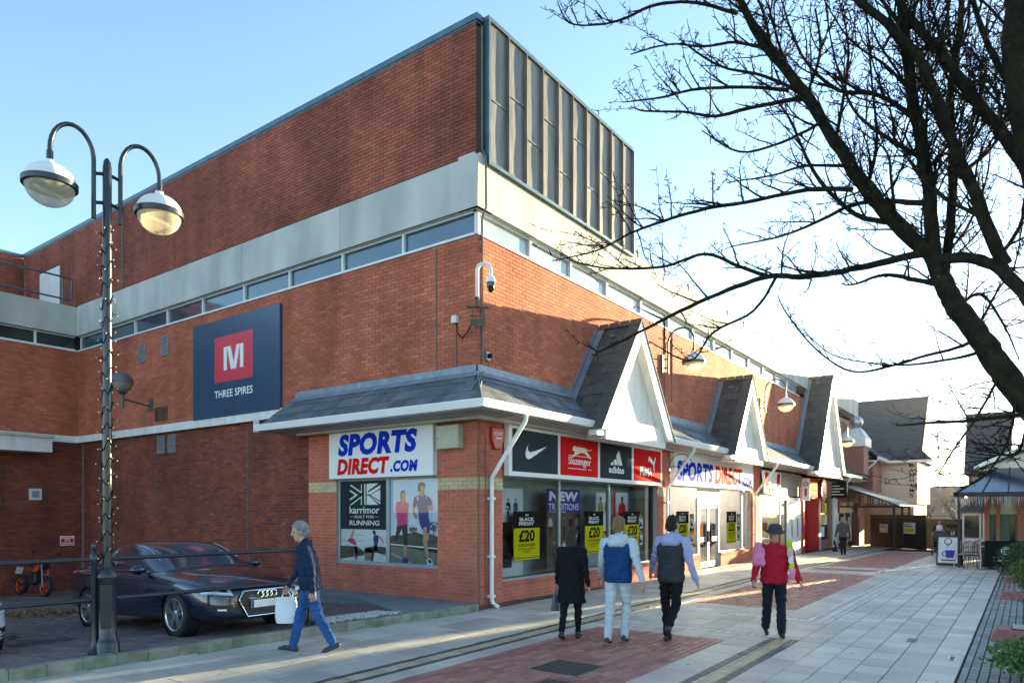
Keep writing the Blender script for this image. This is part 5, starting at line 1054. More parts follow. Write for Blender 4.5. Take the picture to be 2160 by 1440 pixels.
for k in range(6): b = MB(); x = .45 + k * .5; b.box(x, x + .35, -.008, .0, .6 + .3 * (k % 2), 1.5 + .2 * (k % 2)); b.build('window_print', ('print_yellow', 'print_green', 'print_white')[k % 3], sr)
b = MB(); b.box(4.2, 4.6, -.3, .1, 0, 2.5); b.build('pier', 'maroon', sr)
po = thing('timber_porch', 'lean-to porch with corrugated roof and black timber trusses', 'porch', (31.2, -2.7, gz(32)))
b = MB()
for k in range(24): b.prism([(-.3 + k * .27, 2.7, 3.55), (-.3 + k * .27 + .135, 2.7, 3.59), (-.3 + (k + 1) * .27, 2.7, 3.55), (-.3 + (k + 1) * .27, -.3, 2.35), (-.3 + k * .27 + .135, -.3, 2.39), (-.3 + k * .27, -.3, 2.35)], (0, 0, -.03))
b.build('roof_sheet', 'corrugated', po)
for k, x in enumerate((0., 3.0, 5.9)):
    b = MB(); b.tube([(x, 2.7, 2.3), (x, -.1, 2.3)], .06, 4); b.tube([(x, 2.7, 3.45), (x, -.2, 2.35)], .055, 4)
    for j in range(4): b.tube([(x, .4 + j * .6, 2.3), (x, .4 + j * .6, 2.5 + .23 * j)], .04, 4)
    b.build('truss', 'timber_black', po); b = MB(); b.tube([(x, 0, 0), (x, 0, 2.35)], .06, 8); b.lathe([(.09, 0), (.09, .35), (.06, .4)], 10, (x, 0, 0)); b.build('post', 'timber_black', po)
# --- hoarding with notices
for i, (A, B, h, lab) in enumerate(((at(1836, 1148, 43), at(1953, 1157, 38.2), 1.85, 'black painted site hoarding with three white notices across the street end'), (at(1953, 1157, 39.2), at(2062, 1165, 34), 1.62, 'lower black hoarding section behind the pushchair'))):
    A.z = gz(A.x); B.z = gz(B.x); t = thing('hoarding', lab, 'fence', A); d = B - A; n = 5 if i == 0 else 4; d.z = 0; u = d.normalized(); nn = Vector((u.y, -u.x, 0))
    for k in range(n):
        p, q = d * (k / n) + u * .004, d * ((k + 1) / n) - u * .004; b = MB(); b.prism([p, q, q + Vector((0, 0, h)), p + Vector((0, 0, h))], nn * -.04); b.build('panel', M('hoarding_black', (.035, .028, .024), (.02, .017, .015), 3, .55), t)
    b = MB(); b.prism([-nn * .03, d - nn * .03, d - nn * .03 + Vector((0, 0, .05)), -nn * .03 + Vector((0, 0, .05))], nn * .1); 
    for v in b.v: pass
    b.v = [(x, y, z + h) for x, y, z in b.v]; b.build('capping', 'timber_black', t)
    fz = Fr((0, 0, 0), u)
    for (s, z, w_, hh, m2) in (((.9, .85, .75, .5, None), (2.9, .85, 1.1, .62, 'print_yellow'), (5.4, .75, .8, .45, None)) if i == 0 else ((2.7, .6, .42, .62, 'print_yellow'),)):
        b = MB(); slab_board(b, fz, s, z, s + w_, z + hh, .001, .01); o = b.build('notice', 'print_white', t)
        b = MB()
        if m2: put_rect(b, fz, s + .2 * w_, z + .08, s + w_ * .92, z + hh * .5, .012, 0)
        put_rect(b, fz, s + .15 * w_, z + hh * .62, s + w_ * .8, z + hh * .7, .012, 1); put_rect(b, fz, s + .15 * w_, z + hh * .78, s + w_ * .6, z + hh * .84, .012, 1); b.build('print', mats(m2 or 'print_pink', 'print_slate'), o)
# --- houses and trees far beyond
M('far_wall', (.42, .34, .27), (.36, .3, .24), 2, .9); M('far_roof', (.16, .12, .10), None, 2, .9); M('far_foliage', (.14, .12, .06), (.08, .075, .04), 1, 1.)
for i, (px, d, w_, h, lab) in enumerate(((1985, 90, 16, 5.5, 'distant tan house under the glowing sky'), (1938, 120, 18, 6.5, 'farther distant house left of the tan one'), (2010, 70, 9, 3.2, 'distant low building behind the hoarding'))):
    p = at(px, HZP, d); t = thing('distant_house', lab, 'house', (p.x, p.y, -.6)); MB().box(-3, 3, -w_ / 2, w_ / 2, 0, h * .62).build('wall', 'far_wall', t)
    b = MB(); b.prism([(-3.4, -w_ / 2 - .3, h * .62), (3.4, -w_ / 2 - .3, h * .62), (0, -w_ / 2 - .3, h)], (0, w_ + .6, 0)); b.build('roof', 'far_roof', t)
    for k in range(5): MB().box(-3.05, -2.95, -w_ / 2 + 1 + k * (w_ - 2) / 5, -w_ / 2 + 2.2 + k * (w_ - 2) / 5, h * .25, h * .5).build('window', 'pane_dark', t)
def twiggy(name, label, base, h, spread, n, mat, seed, leaves=0, cat='tree'):
    rd = random.Random(seed); t = thing(name, label, cat, base); b = MB(); tips = []
    def grow(p, d, L, r, lev):
        k = 4; pts = [p]; rr = [r]
        for i in range(k):
            d = (d + Vector((rd.uniform(-.25, .25), rd.uniform(-.25, .25), rd.uniform(-.05, .2)))).normalized(); p = p + d * (L / k); pts.append(p); rr.append(r * (1 - .55 * (i + 1) / k))
        b.tube(pts, rr, 5 if lev else 8, 0, False)
        if lev < n:
            for j in range(4 if lev < 2 else 3):
                q = pts[rd.randint(2, k)]; a = rd.uniform(0, 6.28); nd = (d * .8 + Vector((math.cos(a), math.sin(a), rd.uniform(-.1, .5))) * spread).normalized(); grow(q, nd, L * rd.uniform(.55, .78), rr[-1] * .8, lev + 1)
        else: tips.append(p)
    grow(Vector((0, 0, -.1)), Vector((0, 0, 1)), h * .38, h * .022, 0); b.build('trunk', 'bark', t)
    if leaves:
        c = MB()
        for p in tips:
            for j in range(leaves): q = p + Vector((rd.gauss(0, .3), rd.gauss(0, .3), rd.gauss(0, .3))); s = rd.uniform(.06, .14); c.add([q, q + Vector((s, rd.uniform(-s, s), rd.uniform(-s, s))), q + Vector((rd.uniform(-s, s), s, s))], [(0, 1, 2)])
        c.build('crown', leaves_m, t)
    return t
M('bark', (.055, .045, .035), (.03, .026, .022), 12, .9, bump=.5, bscale=40); leaves_m = M('leaf_gold', (.34, .22, .06), (.22, .15, .05), 3, .8)
for i, (px, d, h, lf, lab) in enumerate(((1965, 62, 5.5, 3, 'golden leaved small tree behind the hoarding, left'), (2010, 52, 5.0, 5, 'golden leaved small tree next to the café canopy'), (1990, 105, 9, 2, 'tall thin distant tree against the glow'))):
    p = at(px, HZP, d); p.z = gz(p.x) - .2; twiggy('far_tree', lab, p, h, .8, 3, 'bark', 20 + i, lf)
# --- parked vehicle roof showing above the hoarding
p = at(1990, HZP, 50); t = thing('parked_van', 'pale parked vehicle roof showing above the hoarding', 'van', (p.x, p.y, gz(p.x) - .3)); t.rotation_euler = (0, 0, R(75))
b = MB(); b.prism([(-2.3, -.9, .35), (2.3, -.9, .35), (2.35, -.9, .95), (1.5, -.9, 1.15), (.7, -.9, 1.75), (-1.6, -.9, 1.8), (-2.3, -.9, 1.1)], (0, 1.8, 0)); b.build('body', M('car_silver', (.45, .47, .5), None, 3, .25, .5), t, bevel=.08)
b = MB(); b.prism([(1.4, -.92, 1.18), (.72, -.92, 1.66), (-1.5, -.92, 1.7), (-2.05, -.92, 1.15)], (0, 1.84, 0)); b.build('window', 'pane_dark', t)
for x in (-1.4, 1.4):
    for y in (-.82, .72): MB().lathe([(.33, 0), (.33, .1)], 16, (x, y, .33), ax=(0, 1, 0)).build('wheel', 'print_black', t)
# --- brown-roofed house on the right and the cafe in front of it
rh = thing('tiled_house', 'brown tiled house with steep roof at the right end of the street', 'building', (31.5, -5.9, gz(31)))
W(MB().box(31.5, 35.7, -7.6, -5.95, -.6, 3.8), 'wall', 'brick_far_x', rh); b = MB(); b.prism([(31.1, -5.8, 3.65), (33.6, -5.8, 6.9), (36.1, -5.8, 3.65)], (0, -1.9, 0)); W(b, 'roof', 'tiles_brown', rh); b = MB(); b.prism([(31.1, -5.76, 3.65), (33.6, -5.76, 6.9), (36.1, -5.76, 3.65)], (0, -.04, 0)); W(b, 'verge', M('verge_sun_tint', (.42, .26, .16), None, 3, .7), rh)  # verge colour is painted warm to look like a sunlit edge
rh2 = thing('tiled_house', 'second brown tiled house added past the gap that lets the sun streak in', 'building', (31.5, -9.7, gz(31))); W(MB().box(31.5, 35.7, -19, -9.7, -.6, 3.8), 'wall', 'brick_far_x', rh2); b = MB(); b.prism([(31.1, -9.6, 3.65), (33.6, -9.6, 6.9), (36.1, -9.6, 3.65)], (0, -9.6, 0)); W(b, 'roof', 'tiles_brown', rh2)  # gap before this house invented to let a streak of sun reach the street
W(MB().box(31.2, 31.5, -7.5, -6.1, 2.6, 3.5), 'clerestory', 'pane_dark', rh)
pr = thing('streak_splitter', 'slim brick stack added between the tiled houses to split the sun streak', 'chimney', (34, -8.5, gz(34))); MB().box(-.3, .3, -.2, .2, -.3, 6.2).build('stack', 'brick_far_x', pr); MB().box(-.36, .36, -.26, .26, 6.2, 6.35).build('capping', 'concrete', pr); MB().lathe([(.12, 0), (.10, .4)], 12, (0, 0, 6.35)).build('chimney_pot', 'ridge_brown', pr)  # stack added to part the sunlight through the gap into two streaks
cf = thing('cafe_building', 'café with cream and green doors under a glazed canopy on the right', 'building', (20.2, -6.9, gz(20)))
W(MB().box(20.6, 24, -17, -7.05, -.5, 3.3), 'wall', 'brick_far_x', cf)
b = MB(); b.prism([(20.0, -6.9, 3.3), (24.3, -6.9, 3.3), (24.3, -11, 5.2), (20.0, -11, 5.2)], (0, 0, .12)); b.prism([(20.0, -17, 3.3), (24.3, -17, 3.3), (24.3, -11, 5.2), (20.0, -11, 5.2)], (0, 0, .12)); W(b, 'roof', 'tiles_brown', cf)
b = MB(); b.prism([(20.2, -6.9, 3.28), (20.2, -16.9, 3.28), (20.2, -11, 5.18)], (.3, 0, 0)); W(b, 'gable_end', 'render_cream', cf); b = MB(); b.tube([(19.95, -6.75, 3.38), (19.95, -11, 5.3)], .09, 4); W(b, 'barge_board', 'white_upvc', cf)
for y0, y1, m in ((-7.2, -7.05, 'brick_far_x'), (-7.52, -7.4, 'brick_far_x'), (-8.35, -8.0, 'brick_far_x'), (-9.2, -8.9, 'brick_far_x')): W(MB().box(20.25, 20.6, y0, y1, -.3, 2.5), 'pillar', m, cf)
cr_ = M('door_cream', (.55, .50, .30), (.48, .43, .26), 3, .5); gn = M('door_green', (.02, .06, .045), (.015, .045, .035), 3, .4)
for y0, y1 in ((-7.4, -7.2), (-8.0, -7.52), (-8.9, -8.35)):
    W(MB().box(20.42, 20.58, y0, y1, 1.72, 2.5), 'transom', cr_, cf); W(MB().box(20.45, 20.58, y0, y1, -.2, 1.72), 'door', gn, cf); 
    W(MB().box(20.43, 20.47, y0 + .05, y0 + (y1 - y0) * .45, .3, 1.6), 'pane', 'pane_dark', cf)
b = MB(); b.box(20.40, 20.42, -7.85, -7.62, 1.95, 2.35); W(b, 'door_sign', 'print_pale', cf)
# glazed hipped canopy
b = MB(); b.add([(17.6, -6.4, 2.45), (17.6, -9.5, 2.45), (20.2, -9.5, 3.35), (20.2, -7.4, 3.35)], [(0, 1, 2, 3)]); b.add([(17.6, -6.4, 2.45), (20.2, -7.4, 3.35), (22, -7.4, 3.35), (22, -6.4, 2.45)], [(0, 1, 2, 3)]); W(b, 'canopy_glazing', M('glazing_blue', (.035, .06, .10), (.022, .04, .07), 1.5, .15), cf)
b = MB()
for k in range(5): y = -6.4 - k * .7; b.tube([(17.6, y, 2.46), (20.2, min(y, -7.4), 3.37)], .025, 4)
for k in range(5): x = 17.6 + k * 1.1; b.tube([(x, -6.4, 2.46), (max(x, 20.2), -7.4, 3.37)], .025, 4)
b.box(17.5, 17.62, -9.5, -6.35, 2.32, 2.46); b.box(17.5, 22, -6.42, -6.3, 2.32, 2.46); W(b, 'canopy_frame', 'timber_black', cf)
for y in (-6.45, -9.0): W(MB().box(17.55, 17.63, y - .04, y + .04, -.2, 2.35), 'canopy_post', 'timber_black', cf)
# icicle lights on the canopy edge
il = thing('icicle_lights', 'white icicle lights draped along the café canopy edge', 'string lights', (17.5, -6.4, 2.3)); b = MB()
for k in range(60):
    y = -k * .05; L = random.uniform(.05, .32); b.tube([(-.03, y, 0), (-.03 + random.uniform(-.01, .01), y + random.uniform(-.03, .03), -L)], .006, 3)
for k in range(45):
    x = k * .1; L = random.uniform(.05, .3); b.tube([(x, .05, 0), (x + random.uniform(-.03, .03), .05, -L)], .006, 3)
tag(b.build('strands', M('icicle', (.62, .64, .66), None, 9, .4), il), kind='stuff')
# bay window with lean-to roof further down
bw_ = thing('bay_window', 'white framed bay window with sloping grey roof beyond the café', 'window', (28, -6.6, gz(28)))
b = MB(); b.box(0, 2, -1, .75, 0, .75); b.build('base', 'white_paint', bw_); b = MB(); b.prism([(-.2, .95, 1.95), (-.2, -1, 1.95), (-.2, -1, 2.75), (-.2, -.1, 2.75)], (2.3, 0, 0)); b.build('roof', 'slate_far', bw_)
for y0, y1 in ((-.95, -.08), (-.02, .7)): MB().box(0, .06, y0 + .07, y1 - .07, .8, 1.8).build('pane', 'pane_dark', bw_); b = MB(); b.box(-.03, .08, y0, y0 + .07, .75, 1.9).box(-.03, .08, y1 - .07, y1, .75, 1.9).box(-.03, .08, y0 + .07, y1 - .07, 1.8, 1.95); b.build('frame', 'white_paint', bw_)
# --- hanging basket, A-board, cafe chairs, tables, barrier
hb = thing('hanging_basket', 'hanging flower basket with pale blooms before the bay window', 'flower basket', at(2009, 1105, 29)); b = MB(); b.lathe([(.02, -.28), (.2, -.12), (.24, .02)], 12); b.build('basket', 'timber_black', hb); c = MB()
for k in range(260): a, r_, z = random.uniform(0, 6.28), random.uniform(.1, .32), random.uniform(-.3, .18); p = Vector((math.cos(a) * r_, math.sin(a) * r_, z)); s = .05; c.add([p, p + Vector((s, random.uniform(-s, s), s * .6)), p + Vector((random.uniform(-s, s), s, -s * .4))], [(0, 1, 2)], k % 2)
tag(c.build('flowers', mats('leaf_gold', 'print_pink') if False else [MT['leaf_gold'], M('leaf_green', (.07, .12, .03), (.04, .08, .02), 4, .7)], hb), kind='stuff'); MB().tube([(0, 0, .02), (0, 0, .5)], .01, 4).build('chain', 'timber_black', hb)
ab = thing('a_board', 'pavement A-board with a coffee cup picture', 'sign', (18.7, -6.1, gz(18.7)), R(-5)); b = MB(); 
for s in (-1, 1): b = MB(); b.prism([(s * .28, -.36, 0), (s * .28, .36, 0), (s * .04, .36, 1.05), (s * .04, -.36, 1.05)], (s * .03, 0, 0)); b.build('board', 'timber_black', ab)
fa = Fr(Vector((-.315, .36, 0)), (0, -1, 0), (.24, 0, 1.05)); b = MB(); put_rect(b, fa, .05, .1, .67, 1.0, .004, 0); put_ring(b, fa, .34, .86, .09, .12, .006, 1); put_poly(b, fa, [(.3, .28), (.52, .28), (.56, .55), (.26, .55)], .006, 2); put_ring(b, fa, .25, .42, .06, .09, .006, 2); put_ring(b, fa, .38, .68, .05, .07, .006, 1, 14, 60, 240); put_rect(b, fa, .15, .18, .55, .22, .006, 1); b.build('picture', mats('print_pale', 'print_slate', 'print_purple'), ab)
def chair(x, y, rz, mat, label):
    t = thing('cafe_chair', label, 'chair', (x, y, gz(x)), rz, 'café chairs outside'); b = MB(); b.lathe([(.2, .43), (.215, .45), (.2, .465)], 16); b.build('seat', mat, t, True)
    for sx in (-1, 1):
        for sy in (-1, 1): b = MB(); b.tube([(sx * .14, sy * .14, .44), (sx * .2, sy * .2, 0)], .014, 6); b.build('leg', mat, t, True)
    b = MB(); P_ = [(-.16, -.19, .45), (-.19, -.2, .75)] + [(-.19 + .0 + .38 * 0, 0, 0)] * 0 + [(-.21, -.14, .84), (-.22, 0, .88), (-.21, .14, .84), (-.19, .2, .75), (-.16, .19, .45)]; b.tube(P_, .014, 6)
    for k in range(5): b.tube([(-.17, -.12 + k * .06, .45), (-.21, -.12 + k * .06, .85)], .009, 5)
    b.tube([(-.2, -.19, .68), (-.215, 0, .7), (-.2, .19, .68)], .01, 5); b.build('backrest', mat, t, True)
wc = M('chair_pale', (.5, .44, .4), None, 4, .5); dc = M('chair_dark', (.05, .04, .035), None, 4, .5); rc = M('chair_red', (.35, .03, .03), None, 4, .5)
chair(17.6, -6.55, R(165), wc, 'pale bentwood café chair beside the A-board'); chair(17.1, -6.85, R(200), dc, 'dark bentwood café chair behind the silver stanchion'); chair(19.3, -7.1, R(100), wc, 'pale bentwood café chair near the bay window'); chair(19.7, -6.7, R(60), rc, 'red café chair farther back near the bay window'); chair(18.9, -7.75, R(250), wc, 'pale café chair nearest the café doors')
for (x, y, lab) in ((17.4, -7.35, 'square café table behind the black banner'), (19.8, -7.2, 'square café table near the bay window')):
    t = thing('cafe_table', lab, 'table', (x, y, gz(x)), 0, 'café tables'); MB().box(-.33, .33, -.33, .33, .71, .74).build('top', M('table_wood', (.40, .27, .10), (.3, .2, .08), 5, .4), t, bevel=.005); MB().tube([(0, 0, .03), (0, 0, .71)], .03, 10).build('column', 'timber_black', t); MB().lathe([(.22, 0), (.2, .02), (.03, .05)], 14).build('foot', 'timber_black', t)
bb_ = thing('barrier_banner', 'black café barrier banner with white round logo between silver posts', 'barrier', (16.55, -7.15, gz(16.5)), R(-68))
for x in (0, 1.35): b = MB(); b.lathe([(.17, 0), (.17, .015), (.03, .03), (.02, .05), (.02, .98), (.03, .99), (.03, 1.02)], 16, (x - .06, 0, 0)); b.build('post', 'steel_dull', bb_, True)
b = MB(); b.box(.06, 1.2, -.006, .006, .12, .93); b.build('banner', 'print_black', bb_); b = MB(); fb = Fr((0, -.008, 0), (1, 0, 0)); put_ring(b, fb, .63, .62, .1, .12, 0); put_ring(b, fb, .63, .62, .04, .075, 0, 0, 16, 40, 320); put_rect(b, fb, .55, .40, .72, .425, 0); put_rect(b, fb, .42, .3, .86, .32, 0); b.build('print', 'print_white', bb_)
pl = thing('planter_box', 'long black planter box by the café doors', 'planter', (18.6, -7.5, gz(18.6))); MB().box(-.2, .2, -.7, .5, .45, .85).build('box', 'timber_black', pl, bevel=.01); MB().box(-.16, .16, -.66, .46, 0, .45).build('stand', 'timber_black', pl)
# --- brick-edged planters with grilles and shrubs along the right-hand strip
gl_ = M('planter_brick', (.30, .115, .09), (.22, .085, .07), 7, .7, bump=.3)
for i, (x, y) in enumerate(((2.15, -8.22), (7.9, -8.2), (12.0, -8.15))):
    t = thing('uplighter_box', ['red brick ground light box with steel grille, nearest', 'red brick ground light box, second from the camera', 'red brick ground light box, farthest and half hidden by shrubs'][i], 'ground light', (x, y, .008), 0, 'brick ground light boxes')
    s, h, r_ = .38, .16, .27; b = MB(); b.add([(-s, -s, 0), (s, -s, 0), (s, s, 0), (-s, s, 0), (-r_, -r_, h), (r_, -r_, h), (r_, r_, h), (-r_, r_, h)], [(0, 1, 5, 4), (1, 2, 6, 5), (2, 3, 7, 6), (3, 0, 4, 7), (4, 5, 6, 7)]); b.build('brick_surround', gl_, t, bevel=.008)
    b = MB(); b.box(-.2, .2, -.22, .12, h + .001, h + .012); b.build('glass_plate', 'pane_dark', t)
    for k in range(7): b = MB(); b.box(-.19 + k * .06, -.165 + k * .06, -.21, .11, h + .012, h + .03); b.build('grille_bar', 'steel_dull', t)
def shrub(x, y, r_, h, label, seed, m):
    rd = random.Random(seed); t = thing('shrub', label, 'shrub', (x, y, 0), 0, 'shrubs at the right edge'); b = MB(); c = MB()
    for k in range(26): a, e = rd.uniform(0, 6.28), rd.uniform(.3, 1); b.tube([(0, 0, 0), (math.cos(a) * r_ * .4, math.sin(a) * r_ * .4, h * .5), (math.cos(a) * r_ * .8 * e, math.sin(a) * r_ * .8 * e, h * .85)], [.012, .008, .004], 4)
    b.build('stems', 'bark', t)
    for k in range(6500):
        a, z = rd.uniform(0, 6.28), rd.random(); q = math.sqrt(max(0, 1 - (2 * z - .9) ** 2 * .8)) * rd.uniform(.55, 1.08) * (1 + .22 * math.sin(3 * a + seed) + .15 * math.sin(7 * a)); p = Vector((math.cos(a) * r_ * q, math.sin(a) * r_ * q, .06 + z * h)); s = rd.uniform(.018, .04)
        d = Vector((rd.uniform(-1, 1), rd.uniform(-1, 1), rd.uniform(-.3, 1))).normalized() * s * 1.6; e = d.orthogonal().normalized() * s * .6; c.add([p, p + d * .5 + e, p + d, p + d * .5 - e], [(0, 1, 2, 3)])
    tag(c.build('foliage', m, t), kind='stuff')
lg = M('shrub_leaf', (.085, .17, .025), (.045, .10, .018), 5, .5, isl=.4)
shrub(13.2, -8.3, .62, .95, 'dark green shrub beside the café banner', 1, M('shrub_dark', (.03, .075, .022), (.018, .045, .015), 5, .5, isl=.4)); shrub(9.6, -8.62, .55, .8, 'bright green shrub behind the middle ground light', 2, lg); shrub(-.75, -8.75, .7, .42, 'bright green low shrub at the lower right corner', 3, lg)
shrub(4.6, -8.95, .6, .6, 'green shrub beyond the nearest ground light, at picture edge', 4, lg)
# ================================================================== VEHICLES
from mathutils.bvhtree import BVHTree
M('paint_navy', (.008, .016, .042), (.007, .014, .038), 2, .22, .35, coat=1., spec=.6); M('paint_white', (.78, .79, .8), None, 2, .25, coat=.8)
M('car_glass', (.035, .045, .048), (.02, .026, .028), 2, .03, spec=1.0, coat=1.); M('chrome', (.75, .76, .78), None, 2, .08, 1.); M('tyre', (.018, .018, .019), (.012, .012, .012), 20, .8, bump=.2); M('alloy', (.55, .56, .58), (.48, .49, .51), 5, .28, .85); M('trim_black', (.012, .012, .014), None, 3, .45); M('lens', (.70, .74, .78), (.45, .50, .55), 9, .08, .4)
glass('lens_clear', (.9, .93, .95), 1.5)
def interp(T, x):
    T = sorted(T)
    if x <= T[0][0]: return T[0][1]
    for (a, p), (b, q) in zip(T, T[1:]):
        if x <= b: t = (x - a) / (b - a); return p + (q - p) * t
    return T[-1][1]
def evaluated(verts, faces, mids, mods):
    me = bpy.data.meshes.new('tmp'); me.from_pydata(verts, [], faces); me.polygons.foreach_set('material_index', mids)
    for i in range(4): me.materials.append(None)
    o = bpy.data.objects.new('tmp', me); col.objects.link(o); mods(o)
    dg = bpy.context.evaluated_depsgraph_get(); r = bpy.data.meshes.new_from_object(o.evaluated_get(dg)); r.materials.clear()
    bpy.data.objects.remove(o); return r
def loft(secs, mat_of):
    """mirror half sections (list of (y,z) from bottom centre to top centre) into a closed shell"""
    n = len(secs[0][1]); V = []; F = []; mi = []
    for x, s in secs: V += [(x, y, z) for y, z in s] + [(x, -y, z) for y, z in s[::-1][1:-1]]
    m = 2 * n - 2
    for i in range(len(secs) - 1):
        for k in range(m): F.append((i * m + k, i * m + (k + 1) % m, (i + 1) * m + (k + 1) % m, (i + 1) * m + k)); mi.append(mat_of(i, k if k < n - 1 else m - 1 - k))
    F.append(tuple(range(m))[::-1]); mi.append(0); F.append(tuple((len(secs) - 1) * m + k for k in range(m))); mi.append(0)
    return V, F, mi
def make_car(label, loc, rz, paint, s=.95, cat='car'):
    root = thing('parked_car', label, cat, loc, rz); root.scale = (s, s, s)
    xs = [2.29, 2.23, 2.08, 1.86, 1.6, 1.405, 1.1, .8, .4, -.1, -.6, -1.1, -1.405, -1.7, -2.0, -2.22, -2.36, -2.415]
    w = [(2.29, .56), (2.23, .70), (2.08, .81), (1.86, .87), (1.6, .90), (1.4, .912), (-1.4, .912), (-1.9, .89), (-2.22, .84), (-2.36, .78), (-2.415, .66)]
    zs = [(2.29, .58), (2.23, .63), (2.08, .70), (1.86, .76), (1.6, .81), (1.4, .84), (1.0, .88), (.75, .895), (0, .915), (-1, .94), (-1.4, .955), (-1.9, .965), (-2.22, .955), (-2.36, .93), (-2.415, .85)]
    zt = [(2.29, .60), (2.23, .67), (2.08, .745), (1.86, .815), (1.6, .87), (1.4, .905), (1.0, .965), (.75, .99), (0, 1.0), (-1.4, 1.02), (-1.75, 1.05), (-2.2, 1.06), (-2.36, 1.03), (-2.415, .9)]
    zb = [(2.29, .30), (2.23, .22), (1.9, .19), (1.4, .20), (-1.4, .2), (-1.9, .22), (-2.22, .27), (-2.36, .33), (-2.415, .42)]
    secs = []
    for x in xs:
        W, S, T, B = (interp(t, x) for t in (w, zs, zt, zb))
        secs.append((x, [(0, B), (.72 * W, B), (.955 * W, B + .045), (W * .985, B + .16), (W, (B + S) * .52), (W * .985, S - .10), (W * .955, S - .015), (W * .87, S + (T - S) * .35), (W * .6, T - .012), (0, T + .012)]))
    V, F, mi = loft(secs, lambda i, k: 0)
    cut = bpy.data.meshes.new('cut'); cb = MB()
    for x in (1.405, -1.405):
        for y in (-1, 1): cb.lathe([(.365, 0), (.365, .42)], 40, (x, y * 1.05, .325), ax=(0, -y, 0))
    cut.from_pydata(cb.v, [], cb.f); co = bpy.data.objects.new('cut', cut); col.objects.link(co); bpy.context.view_layer.update()
    def mods(o):
        m = o.modifiers.new('s', 'SUBSURF'); m.levels = 2; m.render_levels = 2
        m = o.modifiers.new('b', 'BOOLEAN'); m.object = co; m.operation = 'DIFFERENCE'; m.solver = 'EXACT'
    body = evaluated(V, F, mi, mods); bpy.data.objects.remove(co)
    bm = bmesh.new(); bm.from_mesh(body); bvh = BVHTree.FromBMesh(bm); bm.free()
    mk('body', body, paint, root, True)
    # cabin
    st = [(.98, .985, .72, .70), (.88, 1.01, .755, .66), (.55, 1.165, .80, .62), (.2, 1.325, .815, .60), (-.05, 1.395, .82, .60), (-.32, 1.425, .825, .60), (-.40, 1.427, .825, .60), (-.75, 1.415, .825, .585), (-1.05, 1.375, .82, .57), (-1.30, 1.295, .81, .57), (-1.55, 1.20, .79, .58), (-1.95, 1.065, .74, .60), (-2.02, 1.04, .72, .62)]
    secs = []
    for x, zr, wb, wr in st:
        bz = interp(zt, x) - .10; h = zr - bz; secs.append((x, [(0, bz - .05), (wb * .9, bz - .05), (wb, bz), (wb + (wr - wb) * .42, bz + h * .5), (wr + .018, zr - .068), (wr - .022, zr - .03), (wr * .6, zr - .004), (0, zr + .004)]))
    def mo(i, k):
        xm = (st[i][0] + st[i + 1][0]) / 2
        if k in (2, 3) and -1.5 < xm < .75: return 2 if abs(xm + .36) < .05 else 1
        if k in (5, 6) and xm > .2: return 1
        if k in (5, 6) and xm < -1.1 and xm > -1.96: return 1
        return 0
    V, F, mi = loft(secs, mo)
    cab = evaluated(V, F, mi, lambda o: setattr(o.modifiers.new('s', 'SUBSURF'), 'render_levels', 2) or setattr(o.modifiers[-1], 'levels', 2))
    bm = bmesh.new(); bm.from_mesh(cab)
    bvc = BVHTree.FromBMesh(bm)
    for idx, nm, mt in ((0, 'cabin', paint), (1, 'window_glass', 'car_glass'), (2, 'door_pillar', 'trim_black')):
        b2 = bm.copy(); bmesh.ops.delete(b2, geom=[f_ for f_ in b2.faces if f_.material_index != idx], context='FACES'); me = bpy.data.meshes.new(nm); b2.to_mesh(me); b2.free(); me.polygons.foreach_set('material_index', [0] * len(me.polygons)); mk(nm, me, mt, root, True)
    bm.free()
    # patches thrown onto the shell
    def hit(o, d, off, tree=bvh):
        r = tree.ray_cast(Vector(o), Vector(d)); return (r[0] + r[1] * off * (1 if r[1].dot(Vector(d)) < 0 else -1)) if r[0] is not None else None
    def patch(name, quad, axis, mat, off=.006, n=8, m=4, thick=.0, parent=root):
        """bilinear quad in the (y,z) plane for axis x, (x,z) plane for axis y, projected on the body"""
        b = MB(); g = []
        for j in range(m + 1):
            for i in range(n + 1):
                u, v = i / n, j / m; p = [(quad[0][k] * (1 - u) + quad[1][k] * u) * (1 - v) + (quad[3][k] * (1 - u) + quad[2][k] * u) * v for k in (0, 1)]
                h = hit((4, p[0], p[1]), (-1, 0, 0), off) if axis == 'x' else hit((p[0], 3 * axis_s, p[1]), (0, -axis_s, 0), off)
                g.append(h or Vector((2.2, p[0], p[1])))
        b.add(g, [(j * (n + 1) + i, j * (n + 1) + i + 1, (j + 1) * (n + 1) + i + 1, (j + 1) * (n + 1) + i) for j in range(m) for i in range(n)]); return b.build(name, mat, parent, True)
    axis_s = 1
    for sgn in (-1, 1):
        hl = patch('headlight', [(sgn * .50, .575), (sgn * .815, .63), (sgn * .80, .705), (sgn * .515, .665)], 'x', 'lens', .006); patch('light_strip', [(sgn * .52, .60), (sgn * .79, .645), (sgn * .785, .655), (sgn * .525, .615)], 'x', 'globe_white', .010, parent=hl); patch('light_core', [(sgn * .56, .63), (sgn * .66, .64), (sgn * .655, .675), (sgn * .565, .665)], 'x', 'trim_black', .009, parent=hl)
        fg = patch('fog_vent', [(sgn * .50, .35), (sgn * .78, .38), (sgn * .80, .455), (sgn * .52, .445)], 'x', 'trim_black', .006); patch('fog_lamp', [(sgn * .60, .375), (sgn * .70, .385), (sgn * .70, .41), (sgn * .60, .40)], 'x', 'globe_white', .010, 4, 2, parent=fg)
        patch('bumper_line', [(sgn * .30, .285), (sgn * .80, .335), (sgn * .80, .35), (sgn * .30, .30)], 'x', 'trim_black', .004)
